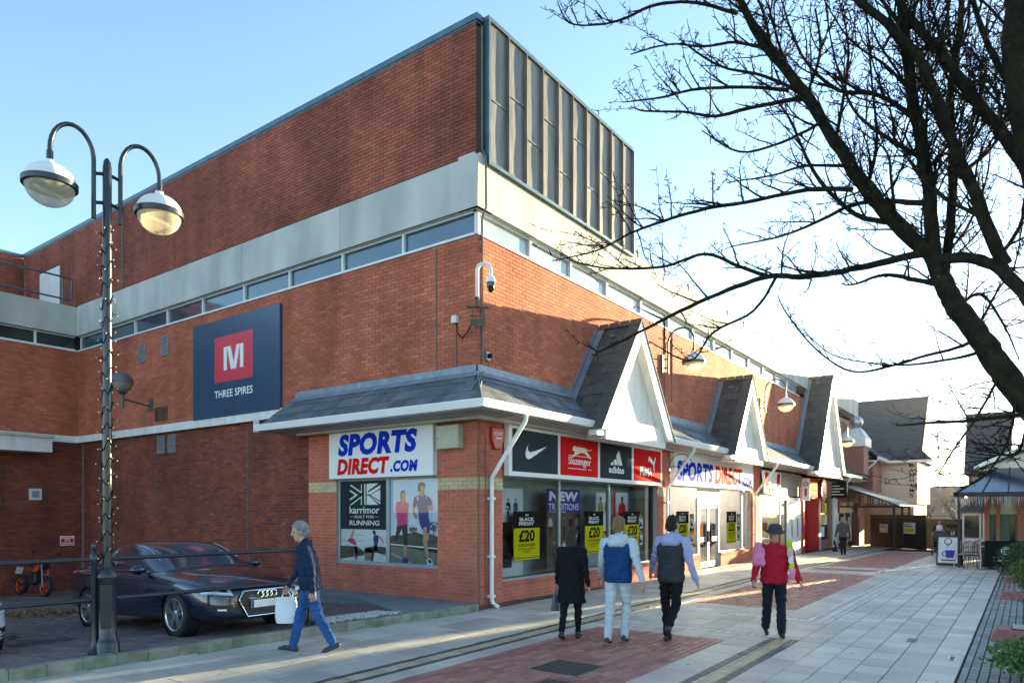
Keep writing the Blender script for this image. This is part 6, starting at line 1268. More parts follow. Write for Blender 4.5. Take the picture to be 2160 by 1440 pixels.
    patch('splitter', [(-.55, .24), (.55, .24), (.5, .275), (-.5, .275)], 'x', 'trim_black', .004)
    # grille, badge rings, plate
    GP = [(-.36, .635), (.36, .635), (.43, .53), (.42, .47), (.31, .265), (-.31, .265), (-.42, .47), (-.43, .53)]; gx = lambda z: 2.315 - .10 * max(0, z - .45) - .06 * max(0, .36 - z)
    b = MB(); b.prism([(gx(z) - .02, y, z) for y, z in GP], (-.08, 0, 0)); gr = b.build('grille', 'trim_black', root)
    for k in range(7):
        z = .60 - k * .05; hw = interp([(.265, .31), (.47, .42), (.53, .43), (.635, .36)], z) - .02; b = MB(); b.box(gx(z) - .022, gx(z) - .006, -hw, hw, z - .008, z + .008); b.build('grille_bar', 'trim_black', gr)
    b = MB(); b.tube([(gx(z), y * 1.01, z) for y, z in GP + GP[:1]], .011, 8); b.build('grille_frame', 'chrome', gr, True)
    for k in range(4):
        b = MB(); yc = -.105 + k * .07; b.tube([(gx(.575) + .012, yc + .048 * math.cos(a * math.pi / 12), .575 + .046 * math.sin(a * math.pi / 12)) for a in range(25)], .0075, 6); b.build('badge_ring', 'chrome', gr, True)
    b = MB(); b.box(gx(.43) - .0, gx(.43) + .012, -.26, .26, .385, .495); b.build('number_plate', M('plate_white', (.72, .72, .70), (.55, .56, .56), 3.5, .4), gr); b = MB(); b.box(gx(.43) + .011, gx(.43) + .014, -.26, -.225, .387, .493); b.build('plate_band', 'print_kit', gr)
    # side seams, handles, chrome belt, mirrors, sills
    for axis_s in (-1, 1):
        sd = axis_s
        def line(name, pts, r_, mat, off=.002, tree=bvh):
            q = [hit((x, 3 * sd, z), (0, -sd, 0), off, tree) for x, z in pts]; q = [p for p in q if p is not None]
            if len(q) > 1: b = MB(); b.tube(q, r_, 5); b.build(name, mat, root, True)
        for xx in (.78, -.33, -1.12): line('door_seam', [(xx + (.08 * (z - .3) if xx < -1 else 0), z) for z in [.24 + k * .06 for k in range(11)]], .003, 'trim_black', .0)
        line('sill_seam', [(.78 - k * .1, .27) for k in range(18)], .003, 'trim_black', 0); line('swage_line', [(1.9 - k * .2, .775 + .004 * k) for k in range(20)], .004, paint, .0005)
        for xx in (.02, -.95): line('door_handle', [(xx + k * .035, .775) for k in range(6)], .014, paint, .018)
        line('belt_trim', [(.62 - k * .1, .945 + .003 * k) for k in range(22)], .011, 'chrome', .006, bvc)
        tr = []
        for x, zr, wb, wr in st[2:11]: tr.append(hit((x, 3 * sd, zr - .062), (0, -sd, 0), .004, bvc))
        tr = [p for p in tr if p is not None]; b = MB(); b.tube(tr, .010, 5); b.build('window_trim', 'chrome', root, True)
        mr = MB(); c = Vector((.52, sd * .955, .985)); mr.ell(c, (.075, .125, .075), 14, 10); mr.tube([(.53, sd * .80, .93), (.53, sd * .92, .96)], .022, 6); mr.build('wing_mirror', paint, root, True)
    patch2 = [(-.8, .62)]
    for sgn in (-1, 1):
        b = MB(); g_ = []
        for (y, z) in ((.45, .72), (.80, .74), (.78, .86), (.47, .88)):
            r_ = bvh.ray_cast(Vector((-4, sgn * y, z)), Vector((1, 0, 0))); g_.append((r_[0] + Vector((-.01, 0, 0))) if r_[0] is not None else Vector((-2.42, sgn * y, z)))
        b.add(g_, [(0, 1, 2, 3)]); b.build('tail_light', 'print_red', root)
    # wheels
    for x in (1.405, -1.405):
        for sd in (-1, 1):
            c = Vector((x, sd * .79, .325)); ax = Vector((0, sd, 0)); wh = bpy.data.objects.new('wheel', None); col.objects.link(wh); wh.parent = root; wh.location = c
            b = MB(); b.lathe([(.235, -.10), (.29, -.112), (.318, -.095), (.325, -.05), (.325, .05), (.318, .095), (.29, .112), (.245, .108), (.235, .09)], 40, ax=ax, cap=False); b.build('tyre', 'tyre', wh, True)
            b = MB(); b.lathe([(.245, .105), (.24, .112), (.225, .10), (.22, .02), (.215, -.05)], 40, ax=ax, cap=False); b.lathe([(.07, .04), (.07, .085), (.055, .098), (.03, .10)], 20, ax=ax)
            up = Vector((0, 0, 1)); fw = ax.cross(up)
            for k in range(5):
                for dd in (-.17, .17):
                    a = R(72 * k + 90); p0 = (fw * math.cos(a + dd * .55) + up * math.sin(a + dd * .55)); p1 = (fw * math.cos(a + dd) + up * math.sin(a + dd)); tw = ax.cross(p1) * .016
                    q = [p0 * .05 + tw * .7 + ax * .075, p0 * .05 - tw * .7 + ax * .075, p1 * .228 - tw + ax * .085, p1 * .228 + tw + ax * .085]; b.prism(q, ax * .022)
            b.build('rim', 'alloy', wh, True); b = MB(); b.lathe([(.16, 0), (.16, .02)], 24, ax=ax); b.lathe([(.22, -.06), (.22, -.05)], 24, ax=ax, m=1); b.build('brake_disc', ['steel_dull', 'trim_black'], wh)
            b = MB(); b.lathe([(.33, -.12), (.355, -.12), (.355, .1), (.345, .1)], 30, ax=ax, cap=False); b.build('wheel_well', 'trim_black', wh)
    b = MB(); b.box(-1.9, 1.9, -.70, .70, .22, .4); b.build('underbody', 'trim_black', root)
    return root
sl5 = math.atan(.05)
cy0, cx0 = 2.82, -4.08
car = make_car('dark navy four-ring saloon parked nose to the kerb behind the guard rail', (cx0, cy0, cz(cx0, cy0) + .004), R(-90), 'paint_navy', 1.0); car.scale = (1, 1, .96)
car.rotation_euler = (0, R(0), R(-91)); car.rotation_euler.rotate_axis('Y', -sl5)
car2 = make_car('white car of which only the front corner shows at the left edge', (-7.53, 4.3, cz(-7.5, 4.3)), R(-90), 'paint_white', .97)
# --- motorbike
M('bike_orange', (.55, .06, .01), None, 3, .35, coat=.5); M('bike_black', (.02, .021, .023), (.012, .012, .013), 8, .45)
mbk = thing('motorbike', 'small black and orange motorbike leaning on its stand by the wing wall', 'motorcycle', (-1.95, 14.9, cz(-1.95, 14.9)), R(-84)); mbk.rotation_euler = (R(-9), 0, R(-84))
for nm, x, w_ in (('front_wheel', .68, .055), ('rear_wheel', -.66, .075)):
    wh = bpy.data.objects.new(nm, None); col.objects.link(wh); wh.parent = mbk; wh.location = (x, 0, .31)
    b = MB(); b.lathe([(.225, -w_ * .8), (.27, -w_), (.305, -w_ * .5), (.31, 0), (.305, w_ * .5), (.27, w_), (.225, w_ * .8)], 32, ax=(0, 1, 0), cap=False); b.build('tyre', 'tyre', wh, True)
    b = MB(); b.lathe([(.232, -.04), (.215, -.03), (.215, .03), (.232, .04)], 32, ax=(0, 1, 0), cap=False)
    for k in range(6): a = R(60 * k); b.tube([(0, 0, 0), (.22 * math.cos(a), 0, .22 * math.sin(a))], .012, 6)
    b.lathe([(.04, -.06), (.04, .06)], 12, ax=(0, 1, 0)); b.build('rim', 'bike_orange', wh, True); b = MB(); b.lathe([(.07, .05), (.13, .05), (.13, .055), (.07, .055)], 20, ax=(0, 1, 0), cap=False); b.build('brake_disc', 'steel_dull', wh)
b = MB()
for s in (-.08, .08): b.tube([(.68, s, .31), (.42, s, .95)], .022, 8)
b.build('fork', 'steel_dull', mbk, True); b = MB(); b.tube([(.38, -.36, 1.0), (.40, -.15, 1.02), (.42, 0, .98), (.40, .15, 1.02), (.38, .36, 1.0)], .014, 8); b.tube([(.38, .3, 1.0), (.4, .34, 1.22)], .008, 5); b.tube([(.38, -.3, 1.0), (.4, -.34, 1.22)], .008, 5); b.build('handlebar', 'bike_black', mbk, True)
for s in (-1, 1): b = MB(); b.ell((.41, s * .35, 1.26), (.015, .055, .045), 12, 8); b.build('mirror', 'bike_black', mbk, True)
b = MB(); b.prism([(.40, -.07, .80), (.10, -.09, .74), (-.05, -.08, .82), (.05, -.08, .96), (.34, -.06, .98)], (0, .15, 0)); b.build('tank', 'bike_black', mbk, bevel=.03); b = MB()
for yy in (-.10, .075): b.prism([(.36, yy, .80), (.12, yy, .66), (.02, yy, .74), (.1, yy, .86), (.3, yy, .93)], (0, .025, 0))
b.build('side_panel', 'bike_orange', mbk)
b = MB(); b.prism([(.02, -.09, .80), (-.55, -.08, .88), (-.85, -.06, 1.0), (-.8, -.06, 1.03), (-.4, -.08, .97), (.0, -.09, .90)], (0, .17, 0)); b.build('seat', 'bike_black', mbk, bevel=.02)
b = MB(); b.prism([(.22, -.12, .72), (.30, -.12, .40), (-.05, -.12, .32), (-.2, -.12, .42), (-.1, -.12, .72)], (0, .24, 0)); b.build('engine', 'bike_black', mbk, bevel=.03); b = MB(); b.tube([(.25, .1, .5), (.0, .13, .36), (-.35, .14, .36), (-.62, .15, .5)], [.025, .025, .05, .055], 10); b.build('exhaust', 'steel_dull', mbk, True)
b = MB(); b.tube([(-.05, .06, .45), (-.66, .06, .31)], .025, 6); b.tube([(-.05, -.06, .45), (-.66, -.06, .31)], .025, 6); b.build('swing_arm', 'bike_black', mbk); b = MB(); b.prism([(.50, -.09, .78), (.56, -.09, .95), (.44, -.07, 1.08), (.40, -.09, .85)], (0, .18, 0)); b.build('headlamp', 'bike_black', mbk, bevel=.02); b = MB(); b.prism([(.5, -.06, .64), (.9, -.06, .62), (.7, -.06, .68)], (0, .12, 0)); b.build('mudguard', 'bike_orange', mbk); b = MB(); b.prism([(-.93, -.09, .62), (-.93, .09, .62), (-.88, .09, .82), (-.88, -.09, .82)], (.01, 0, 0)); b.build('number_plate', 'plate_white', mbk)
MB().tube([(-.1, .1, .3), (-.15, .26, .02)], .012, 6).build('side_stand', 'steel_dull', mbk)
# ================================================================== PEOPLE
M('skin', (.46, .26, .19), (.40, .22, .16), 14, .55); M('skin_pale', (.52, .33, .26), (.46, .28, .21), 14, .55); M('hair_brown', (.06, .032, .02), (.04, .022, .015), 60, .6, bump=.6, bscale=150, stretch=(1, 1, .2)); M('hair_dark', (.018, .014, .012), None, 60, .6, bump=.6, bscale=150); M('hair_grey', (.30, .30, .30), (.20, .20, .20), 60, .6, bump=.6, bscale=150); M('hair_fair', (.28, .18, .09), (.2, .13, .07), 60, .6, bump=.6, bscale=150)
def cloth(name, c, c2=None, b=.5): return M(name, c, c2 or tuple(x * .75 for x in c), 7, .85, bump=b, bscale=16, spec=.2)
cloth('c_navy', (.012, .028, .075)); cloth('c_jean', (.03, .10, .30), (.02, .07, .22)); cloth('c_black', (.008, .008, .010)); cloth('c_blue', (.008, .055, .18)); cloth('c_pale', (.50, .56, .60), (.42, .48, .53)); cloth('c_lav', (.36, .38, .60), (.28, .30, .5)); cloth('c_slate', (.035, .042, .050)); cloth('c_dknavy', (.012, .016, .026)); cloth('c_red', (.42, .010, .035), (.34, .008, .028)); cloth('c_grey', (.07, .072, .078)); cloth('c_cream', (.62, .54, .34)); cloth('c_pink', (.72, .24, .42), (.6, .16, .3)); cloth('c_white', (.72, .74, .75)); cloth('c_hat', (.05, .06, .068)); cloth('c_lime', (.50, .68, .03)); M('shoe_dark', (.015, .016, .02), None, 9, .4); M('shoe_navy', (.03, .04, .06), None, 9, .6); M('sole', (.6, .6, .58), None, 9, .6)
def rotv(v, ax, a): return Matrix.Rotation(a, 3, ax) @ Vector(v)
class Body:
    """smooth body grown from tapered limbs; local frame: +X forward, +Y left"""
    def __init__(s): s.P = []
    def cap(s, a, ra, b, rb, t, fl=(1, 1)): s.P.append(('c', Vector(a), ra, Vector(b), rb, t, fl))
    def ell(s, c, r, t): s.P.append(('e', Vector(c), r, t))
    def rings(s, L, t): s.P.append(('r', L, t))       # (x, y, z, rx, ry) stacked ellipses
    def mesh(s, vox):
        b = MB()
        for p in s.P:
            if p[0] == 'c':
                _, A, ra, B, rb, t, fl = p; d = (B - A); L = d.length or 1e-4; ax = d / L
                pr = [(ra * math.sin(R(a)) + 1e-4, -ra * math.cos(R(a))) for a in range(0, 90, 18)] + [(ra + (rb - ra) * k / 4, L * k / 4) for k in range(5)] + [(rb * math.cos(R(a)) + 1e-4, L + rb * math.sin(R(a))) for a in range(18, 91, 18)]
                b.lathe(pr, 14, A, ax=ax, sx=fl[0], sy=fl[1])
            elif p[0] == 'e': b.ell(p[1], p[2], 16, 12)
            else:
                L = p[1]; n = 20; vs = [(x + rx * math.cos(2 * math.pi * k / n), y + ry * math.sin(2 * math.pi * k / n), z) for x, y, z, rx, ry in L for k in range(n)]
                fs = [(i * n + k, i * n + (k + 1) % n, (i + 1) * n + (k + 1) % n, (i + 1) * n + k) for i in range(len(L) - 1) for k in range(n)] + [tuple(range(n))[::-1], tuple((len(L) - 1) * n + k for k in range(n))]; b.add(vs, fs)
        me = bpy.data.meshes.new('tmp'); me.from_pydata(b.v, [], b.f); o = bpy.data.objects.new('tmp', me); col.objects.link(o)
        m = o.modifiers.new('r', 'REMESH'); m.mode = 'VOXEL'; m.voxel_size = vox; m2 = o.modifiers.new('s', 'SMOOTH'); m2.iterations = 4; m2.factor = .5
        dg = bpy.context.evaluated_depsgraph_get(); r = bpy.data.meshes.new_from_object(o.evaluated_get(dg)); bpy.data.objects.remove(o); return r
    def tags(s, C):
        best = np.full(len(C), 1e9); tg = np.zeros(len(C), int); names = []
        for p in s.P:
            t = p[-1] if p[0] != 'c' else p[5]
            if t not in names: names.append(t)
            if p[0] == 'c':
                A, B = np.array(p[1]), np.array(p[3]); d = B - A; u = np.clip(((C - A) @ d) / max(d @ d, 1e-9), 0, 1); q = np.linalg.norm(C - (A + u[:, None] * d), axis=1) - (p[2] + (p[4] - p[2]) * u)
            elif p[0] == 'e':
                r = np.array(p[2] if isinstance(p[2], (tuple, list)) else (p[2],) * 3); q = (np.linalg.norm((C - np.array(p[1])) / r, axis=1) - 1) * r.min()
            else:
                L = np.array(p[1]); z = np.clip(C[:, 2], L[:, 2].min(), L[:, 2].max()); o = np.argsort(L[:, 2]); L = L[o]
                f = [np.interp(z, L[:, 2], L[:, k]) for k in (0, 1, 3, 4)]; q = (np.hypot((C[:, 0] - f[0]) / f[2], (C[:, 1] - f[1]) / f[3]) - 1) * np.minimum(f[2], f[3]); q = np.hypot(np.maximum(q, 0), C[:, 2] - z) + np.minimum(q, 0)
            k = q < best; best[k] = q[k]; tg[k] = names.index(t)
        return tg, names
def person(label, loc, rz, H, mt, legs, arms, coat='jacket', lean=4., head_tilt=0., head_turn=0., hood=None, hat=None, bulk=1., vox=.0085, hair=None, long_hair=False, grip=False):
    """legs: ((hip, knee) left, right), arms: ((flex, abduct, elbow) left, right) in degrees"""
    B = Body(); s = H / 1.75; root = thing('person', label, 'person', loc, rz)
    hipz = .90 * s; th, sh = .43 * s, .42 * s; low = 0; J = []
    for sd, (hp, kn) in zip((1, -1), legs):
        h = Vector((0, sd * .09 * s, hipz)); d1 = Vector((math.sin(R(hp)), 0, -math.cos(R(hp)))); k = h + d1 * th; d2 = Vector((math.sin(R(hp - kn)), 0, -math.cos(R(hp - kn)))); a = k + d2 * sh; fa = R(hp - kn) * .75
        toe = Vector((math.cos(fa), 0, math.sin(fa))); dn = Vector((math.sin(fa), 0, -math.cos(fa))); J.append((h, k, a, toe, dn)); low = min(low, (a + dn * .085 * s).z) if len(J) > 1 else (a + dn * .085 * s).z
    dz = Vector((0, 0, -low + .004)); g_ = .0
    for i, (h, k, a, toe, dn) in enumerate(J):
        h, k, a = h + dz, k + dz, a + dz; tr = mt['legs']
        B.cap(h, .088 * s * bulk, k, .064 * s * bulk, tr); B.cap(k, .062 * s * bulk, a + (k - a).normalized() * .03, .050 * s * mt.get('cuff', 1.), tr)
        B.cap(a - dn * .0, .042 * s, a + dn * .03 * s, .042 * s, mt.get('boot', tr)); B.cap(a + dn * .045 * s - toe * .05 * s, .038 * s, a + dn * .048 * s + toe * .12 * s, .034 * s, 'shoe', (1, 1)); B.cap(a + dn * .06 * s + toe * .1 * s, .026 * s, a + dn * .062 * s + toe * .165 * s, .024 * s, 'shoe')
        B.cap(a + dn * .080 * s - toe * .06 * s, .012 * s, a + dn * .080 * s + toe * .17 * s, .012 * s, 'sole')
    hip = Vector((0, 0, hipz)) + dz; lr = R(lean); up = Vector((math.sin(lr), 0, math.cos(lr))); at_ = lambda t: hip + up * (t * s)
    top = mt['top']
    def ring(t, rx, ry, extra=0.): p = at_(t); return (p.x + extra, 0, p.z, rx * s * bulk, ry * s * bulk)
    if coat == 'long': B.rings([ring(-.36, .17, .235, .02), ring(-.2, .165, .225, .01), ring(0, .145, .205), ring(.14, .13, .18), ring(.28, .135, .195), ring(.42, .13, .205), ring(.5, .10, .17), ring(.55, .06, .09)], top)
    else: B.rings([ring(-.07, .135, .185), ring(.0, .14, .19), ring(.10, .135, .18), ring(.24, .135, .19), ring(.38, .13, .205), ring(.47, .105, .185), ring(.525, .07, .11), ring(.55, .055, .065)], top); B.rings([ring(-.10, .115, .165), ring(.02, .12, .17)], mt['legs'])
    # arms with five-fingered hands
    hands = []
    for sd, (fx, abd, el) in zip((1, -1), arms):
        S0 = at_(.465) + Vector((0, sd * .185 * s * bulk, 0)); d = Vector((math.sin(R(fx)), sd * math.sin(R(abd)), -math.cos(R(fx)) * math.cos(R(abd)))).normalized(); E = S0 + d * .30 * s; d2 = rotv(d, Vector((0, 1, 0)), -R(el)); Wp = E + d2 * .25 * s; sl = mt.get('sleeve', top)
        B.cap(S0, .068 * s * bulk, E, .052 * s * bulk, sl); B.cap(E, .052 * s * bulk, Wp, .038 * s * bulk, sl); B.ell(S0 - Vector((0, sd * .02, 0)), (.075 * s, .075 * s, .075 * s), sl)
        hd = d2; side = Vector((0, sd, 0)); nrm = hd.cross(side).normalized(); pc = Wp + hd * .055 * s; B.cap(Wp, .026 * s, Wp + hd * .03 * s, .027 * s, 'hand'); fwd = Vector((1, 0, 0)) - hd * hd.x; fwd.normalize()
        for q in (-.028, -.010, .010, .028): B.cap(Wp + hd * .03 * s + fwd * q * s, .016 * s, Wp + hd * .09 * s + fwd * q * s, .0125 * s, 'hand')
        inn = Vector((0, -sd, 0)); curl = 1.0 if grip else .45
        for j, (q, L) in enumerate(((-.030, .058), (-.0105, .072), (.0105, .078), (.030, .070))):
            p0 = Wp + hd * .09 * s + fwd * q * 1.08 * s; p1 = p0 + (hd + inn * curl * .5).normalized() * L * .5 * s; p2 = p1 + (hd * (1 - .8 * curl) + inn * curl).normalized() * L * .5 * s; B.cap(p0, .0098 * s, p1, .0092 * s, 'hand'); B.cap(p1, .0092 * s, p2, .008 * s, 'hand')
        t0 = Wp + hd * .035 * s + fwd * .03 * s; t1 = t0 + (hd * .7 + fwd * .6 + inn * .4).normalized() * .035 * s; t2 = t1 + (hd * .9 + fwd * .15 + inn * .5).normalized() * .028 * s; B.cap(t0, .0125 * s, t1, .011 * s, 'hand'); B.cap(t1, .0105 * s, t2, .009 * s, 'hand'); hands.append(Wp + hd * .085 * s)
    # neck and head
    nb = at_(.53); hc = nb + up * .155 * s + Vector((.025 * s + math.sin(R(head_tilt)) * .06, 0, 0)); B.cap(nb - up * .03, .056 * s, hc - up * .03 * s, .052 * s, 'skin'); HM = Matrix.Rotation(R(head_turn), 3, 'Z') @ Matrix.Rotation(R(head_tilt), 3, 'Y'); hp = lambda x, y, z: hc + HM @ Vector((x * s, y * s, z * s))
    B.ell(hp(0, 0, .035), (.096 * s, .077 * s, .10 * s), 'skin'); B.cap(hp(.025, 0, .02), .066 * s, hp(.05, 0, -.075), .040 * s, 'skin'); B.cap(hp(.092, 0, .03), .010 * s, hp(.112, 0, -.012), .015 * s, 'skin'); B.cap(hp(.085, .03, .042), .014 * s, hp(.085, -.03, .042), .014 * s, 'skin')
    B.cap(hp(.088, .016, -.05), .009 * s, hp(.088, -.016, -.05), .009 * s, 'lips')
    for sd in (1, -1): B.cap(hp(-.005, sd * .076, .03), .012 * s, hp(-.012, sd * .084, -.015), .010 * s, 'skin')
    if hood: B.rings([(nb.x - .02, 0, nb.z - .07, .12 * s, .17 * s), (nb.x - .02, 0, nb.z - .01, .125 * s, .15 * s), (nb.x - .02, 0, nb.z + .05, .095 * s, .105 * s)], 'hood'); B.cap(nb + Vector((-.10, .07, -.06)), .06 * s, nb + Vector((-.10, -.07, -.06)), .06 * s, 'hood')
    else: B.cap(nb + Vector((0, 0, -.02)), .075 * s, nb + Vector((.005, 0, .03)), .066 * s, mt.get('collar', top))
    me = B.mesh(vox); C = np.array([p.center[:] for p in me.polygons]); tg, names = B.tags(C)
    mm = {'hand': 'skin', 'lips': 'skin', 'hood': hood or 'c_black', 'shoe': mt['shoe'], 'sole': mt.get('sole', mt['shoe']), 'skin': mt.get('skin', 'skin')}
    # cloth folds: crumple the clothed part of the surface
    from mathutils import noise
    bare = [n in ('skin', 'hand', 'lips', 'shoe', 'sole') for n in names]; vm = np.ones(len(me.vertices), bool)
    for p in me.polygons:
        if bare[tg[p.index]]:
            for vi in p.vertices: vm[vi] = False
    off = Vector((loc[0] * 3.1, loc[1] * 2.7, H))
    nrm = np.zeros(len(me.vertices) * 3); me.vertices.foreach_get('normal', nrm); nrm = nrm.reshape(-1, 3); cos = np.zeros(len(me.vertices) * 3); me.vertices.foreach_get('co', cos); cos = cos.reshape(-1, 3)
    for i in range(len(cos)):
        if vm[i]:
            c = Vector(cos[i]); q = noise.noise(Vector((c.x * 7, c.y * 7, c.z * 11)) + off); q2 = noise.noise(Vector((c.x * 16 + c.z * 9, c.y * 16 - c.z * 7, c.z * 17)) + off)
            cos[i] += nrm[i] * ((1 - abs(q) * 2.2) * .011 - .004 + q2 * .007)
    me.vertices.foreach_set('co', cos.ravel())
    mk('body', me, [MT[mm.get(n, n)] for n in names], root, True, tg.tolist())
    # eyes, hair, hat
    for sd in (1, -1): b = MB(); b.ell(hp(.083, sd * .031, .022), (.010 * s, .013 * s, .007 * s), 10, 6); b.build('eye', 'print_black', root, True)
    if hair:
        hb = Body(); hb.ell(hp(-.012, 0, .055), (.103 * s, .086 * s, .098 * s), hair); hb.ell(hp(-.045, 0, .01), (.075 * s, .084 * s, .095 * s), hair)
        if long_hair: hb.cap(hp(-.05, 0, 0), .082 * s, hp(-.055, 0, -.12), .07 * s, hair)
        hm = hb.mesh(.010); vs = np.array([v.co[:] for v in hm.vertices]); bm = bmesh.new(); bm.from_mesh(hm); inv = HM.transposed()
        bm.normal_update(); kill = [f_ for f_ in bm.faces if (lambda q: q.x > .055 * s and q.z < .085 * s)(inv @ (f_.calc_center_median() - hc))]; bmesh.ops.delete(bm, geom=kill, context='FACES')
        for v in bm.verts: v.co += Vector((random.uniform(-1, 1), random.uniform(-1, 1), random.uniform(-1, 1))) * .004 + v.normal * (.010 * math.sin(v.co.y * 160 + v.co.z * 40) + .006 * math.sin(v.co.x * 210))
        bm.to_mesh(hm); bm.free(); mk('hair', hm, hair, root, True)
    if hat:
        b = MB(); b.lathe([(.145 * s, -.012), (.15 * s, 0), (.108 * s, .012), (.106 * s, .05), (.10 * s, .085), (.07 * s, .105), (.01, .112)], 22, hp(0, 0, .055), ax=HM @ Vector((0, 0, 1))); b.build('hat', hat, root, True)
    return root, hands, at_
FWD = 0.
def gp(px, py): r = at(px, py, 1.) - CAMV; t = -CAMV.z / r.z; return CAMV + r * t
# man in navy coat walking left with a white carrier bag
p1_, h1, a1 = person('man in navy coat and blue jeans walking left along the kerb', (-4.33, -.70, 0), R(142), 1.72, dict(top='c_navy', legs='c_jean', shoe='shoe_navy', sole='sole', skin='skin_pale', cuff=1.15), ((-13, 14), (17, 4)), ((-14, 9, 10), (16, 8, 14)), lean=8, head_tilt=12, head_turn=8, hair='hair_grey', bulk=1.06, grip=True)
# woman in black coat
p2_, h2, a2 = person('woman in long black coat and black boots walking away', (-1.50, -2.96, 0), R(14), 1.58, dict(top='c_black', legs='c_black', shoe='shoe_dark', boot='shoe_dark', collar='c_cream', cuff=.85), ((-12, 8), (8, 6)), ((6, 10, 12), (-8, 10, 14)), coat='long', lean=2, hair='hair_brown', long_hair=True, head_tilt=4)
p3_, h3, a3 = person('man in blue jacket with pale sleeves and pale joggers walking away', (-1.33, -3.62, 0), R(12), 1.76, dict(top='c_blue', legs='c_pale', sleeve='c_pale', shoe='shoe_navy', sole='sole', cuff=1.1), ((-10, 4), (16, 30)), ((14, 14, 18), (-18, 18, 10)), lean=4, hood='c_pale', hair='hair_fair', bulk=1.06, head_turn=-12)
p4_, h4, a4 = person('man in dark padded gilet with lavender sleeves and black trousers walking away', (-.95, -4.25, 0), R(8), 1.77, dict(top='c_slate', legs='c_black', sleeve='c_lav', shoe='shoe_dark', boot='shoe_dark'), ((10, 4), (-14, 42)), ((20, 20, 20), (-14, 16, 30)), lean=6, hood='c_lav', hair='hair_dark', head_turn=-14)
p5_, h5, a5 = person('person in bright red jacket, dark trousers and grey brimmed hat walking towards the camera', (.42, -5.27, 0), R(206), 1.62, dict(top='c_red', legs='c_dknavy', shoe='shoe_dark', cuff=1.35), ((10, 4), (-12, 8)), ((8, 14, 24), (10, 14, 22)), lean=3, hat='c_hat', hair='hair_brown', head_tilt=12, bulk=1.14, grip=True)
p6_, h6, a6 = person('far man in grey jumper and black trousers by the red doorway', (23.5, -1.75, gz(23.5)), R(20), 1.66, dict(top='c_grey', legs='c_black', shoe='shoe_dark'), ((-10, 6), (12, 6)), ((8, 12, 10), (-8, 12, 12)), lean=6, hair='hair_grey', head_tilt=22, vox=.014, bulk=1.08)
p7_, h7, a7 = person('far person in pale top behind a pushchair near the hoarding', (26.6, -5.12, gz(26.6)), R(186), 1.62, dict(top='c_white', legs='c_dknavy', shoe='shoe_dark', sleeve='c_dknavy'), ((12, 6), (-12, 10)), ((35, 12, 40), (35, 12, 40)), lean=10, hair='hair_dark', vox=.014)
def world_of(root, v): return root.location + Matrix.Rotation(root.rotation_euler.z, 3, 'Z') @ Vector(v)
# --- carried things
def soft_bag(name, label, top, w_, d, h, mat, rz, handle=True):
    t = thing(name, label, 'bag', (top.x, top.y, top.z - h - .09), rz); b = MB(); L = []; n = 16
    for j in range(9):
        q = j / 8; ww, dd = w_ / 2 * (.82 + .25 * math.sin(math.pi * (q * .8 + .12))), d / 2 * (1.05 - .75 * q); L.append([(math.copysign(abs(math.cos(2 * math.pi * k / n)) ** .6, math.cos(2 * math.pi * k / n)) * ww * random.uniform(.95, 1.05), math.copysign(abs(math.sin(2 * math.pi * k / n)) ** .6, math.sin(2 * math.pi * k / n)) * dd * random.uniform(.9, 1.1), q * h + random.uniform(-.006, .006)) for k in range(n)])
    b.add([v for r_ in L for v in r_], [(i * n + k, i * n + (k + 1) % n, (i + 1) * n + (k + 1) % n, (i + 1) * n + k) for i in range(8) for k in range(n)] + [tuple(range(n))[::-1], tuple(8 * n + k for k in range(n))]); b.build('bag', mat, t, True)
    if handle:
        for s in (-1, 1): b = MB(); b.tube([(-w_ * .25, s * .01, h - .02), (-w_ * .1, 0, h + .075), (0, 0, h + .09), (w_ * .1, 0, h + .075), (w_ * .25, s * .01, h - .02)], .007, 6); b.build('handle', mat, t, True)
    return t
w1 = world_of(p1_, h1[1] if h1[1].x > h1[0].x else h1[0]); soft_bag('carrier_bag', "white plastic carrier bag in the navy-coated man's hand", Vector((w1.x, w1.y, w1.z + .0)), .28, .12, .34, M('plastic_white', (.70, .75, .80), (.6, .66, .72), 5, .4), R(130))
w2_ = world_of(p2_, h2[0]); soft_bag('shoulder_bag', 'grey handbag hanging beside the black-coated woman', Vector((w2_.x, w2_.y, w2_.z + .02)), .28, .13, .26, M('bag_grey', (.09, .11, .13), None, 6, .6), R(14))
w6 = world_of(p6_, h6[0]); t = soft_bag('holdall', 'black bag with white round badge carried by the far man', Vector((w6.x, w6.y, w6.z)), .42, .2, .5, 'c_black', R(20)); b = MB(); b.lathe([(.09, 0), (.09, .012)], 16, (-.16, 0, .25), ax=(-1, 0, 0)); b.build('badge', 'print_white', t)
w5 = world_of(p5_, h5[0]); w5b = world_of(p5_, h5[1])
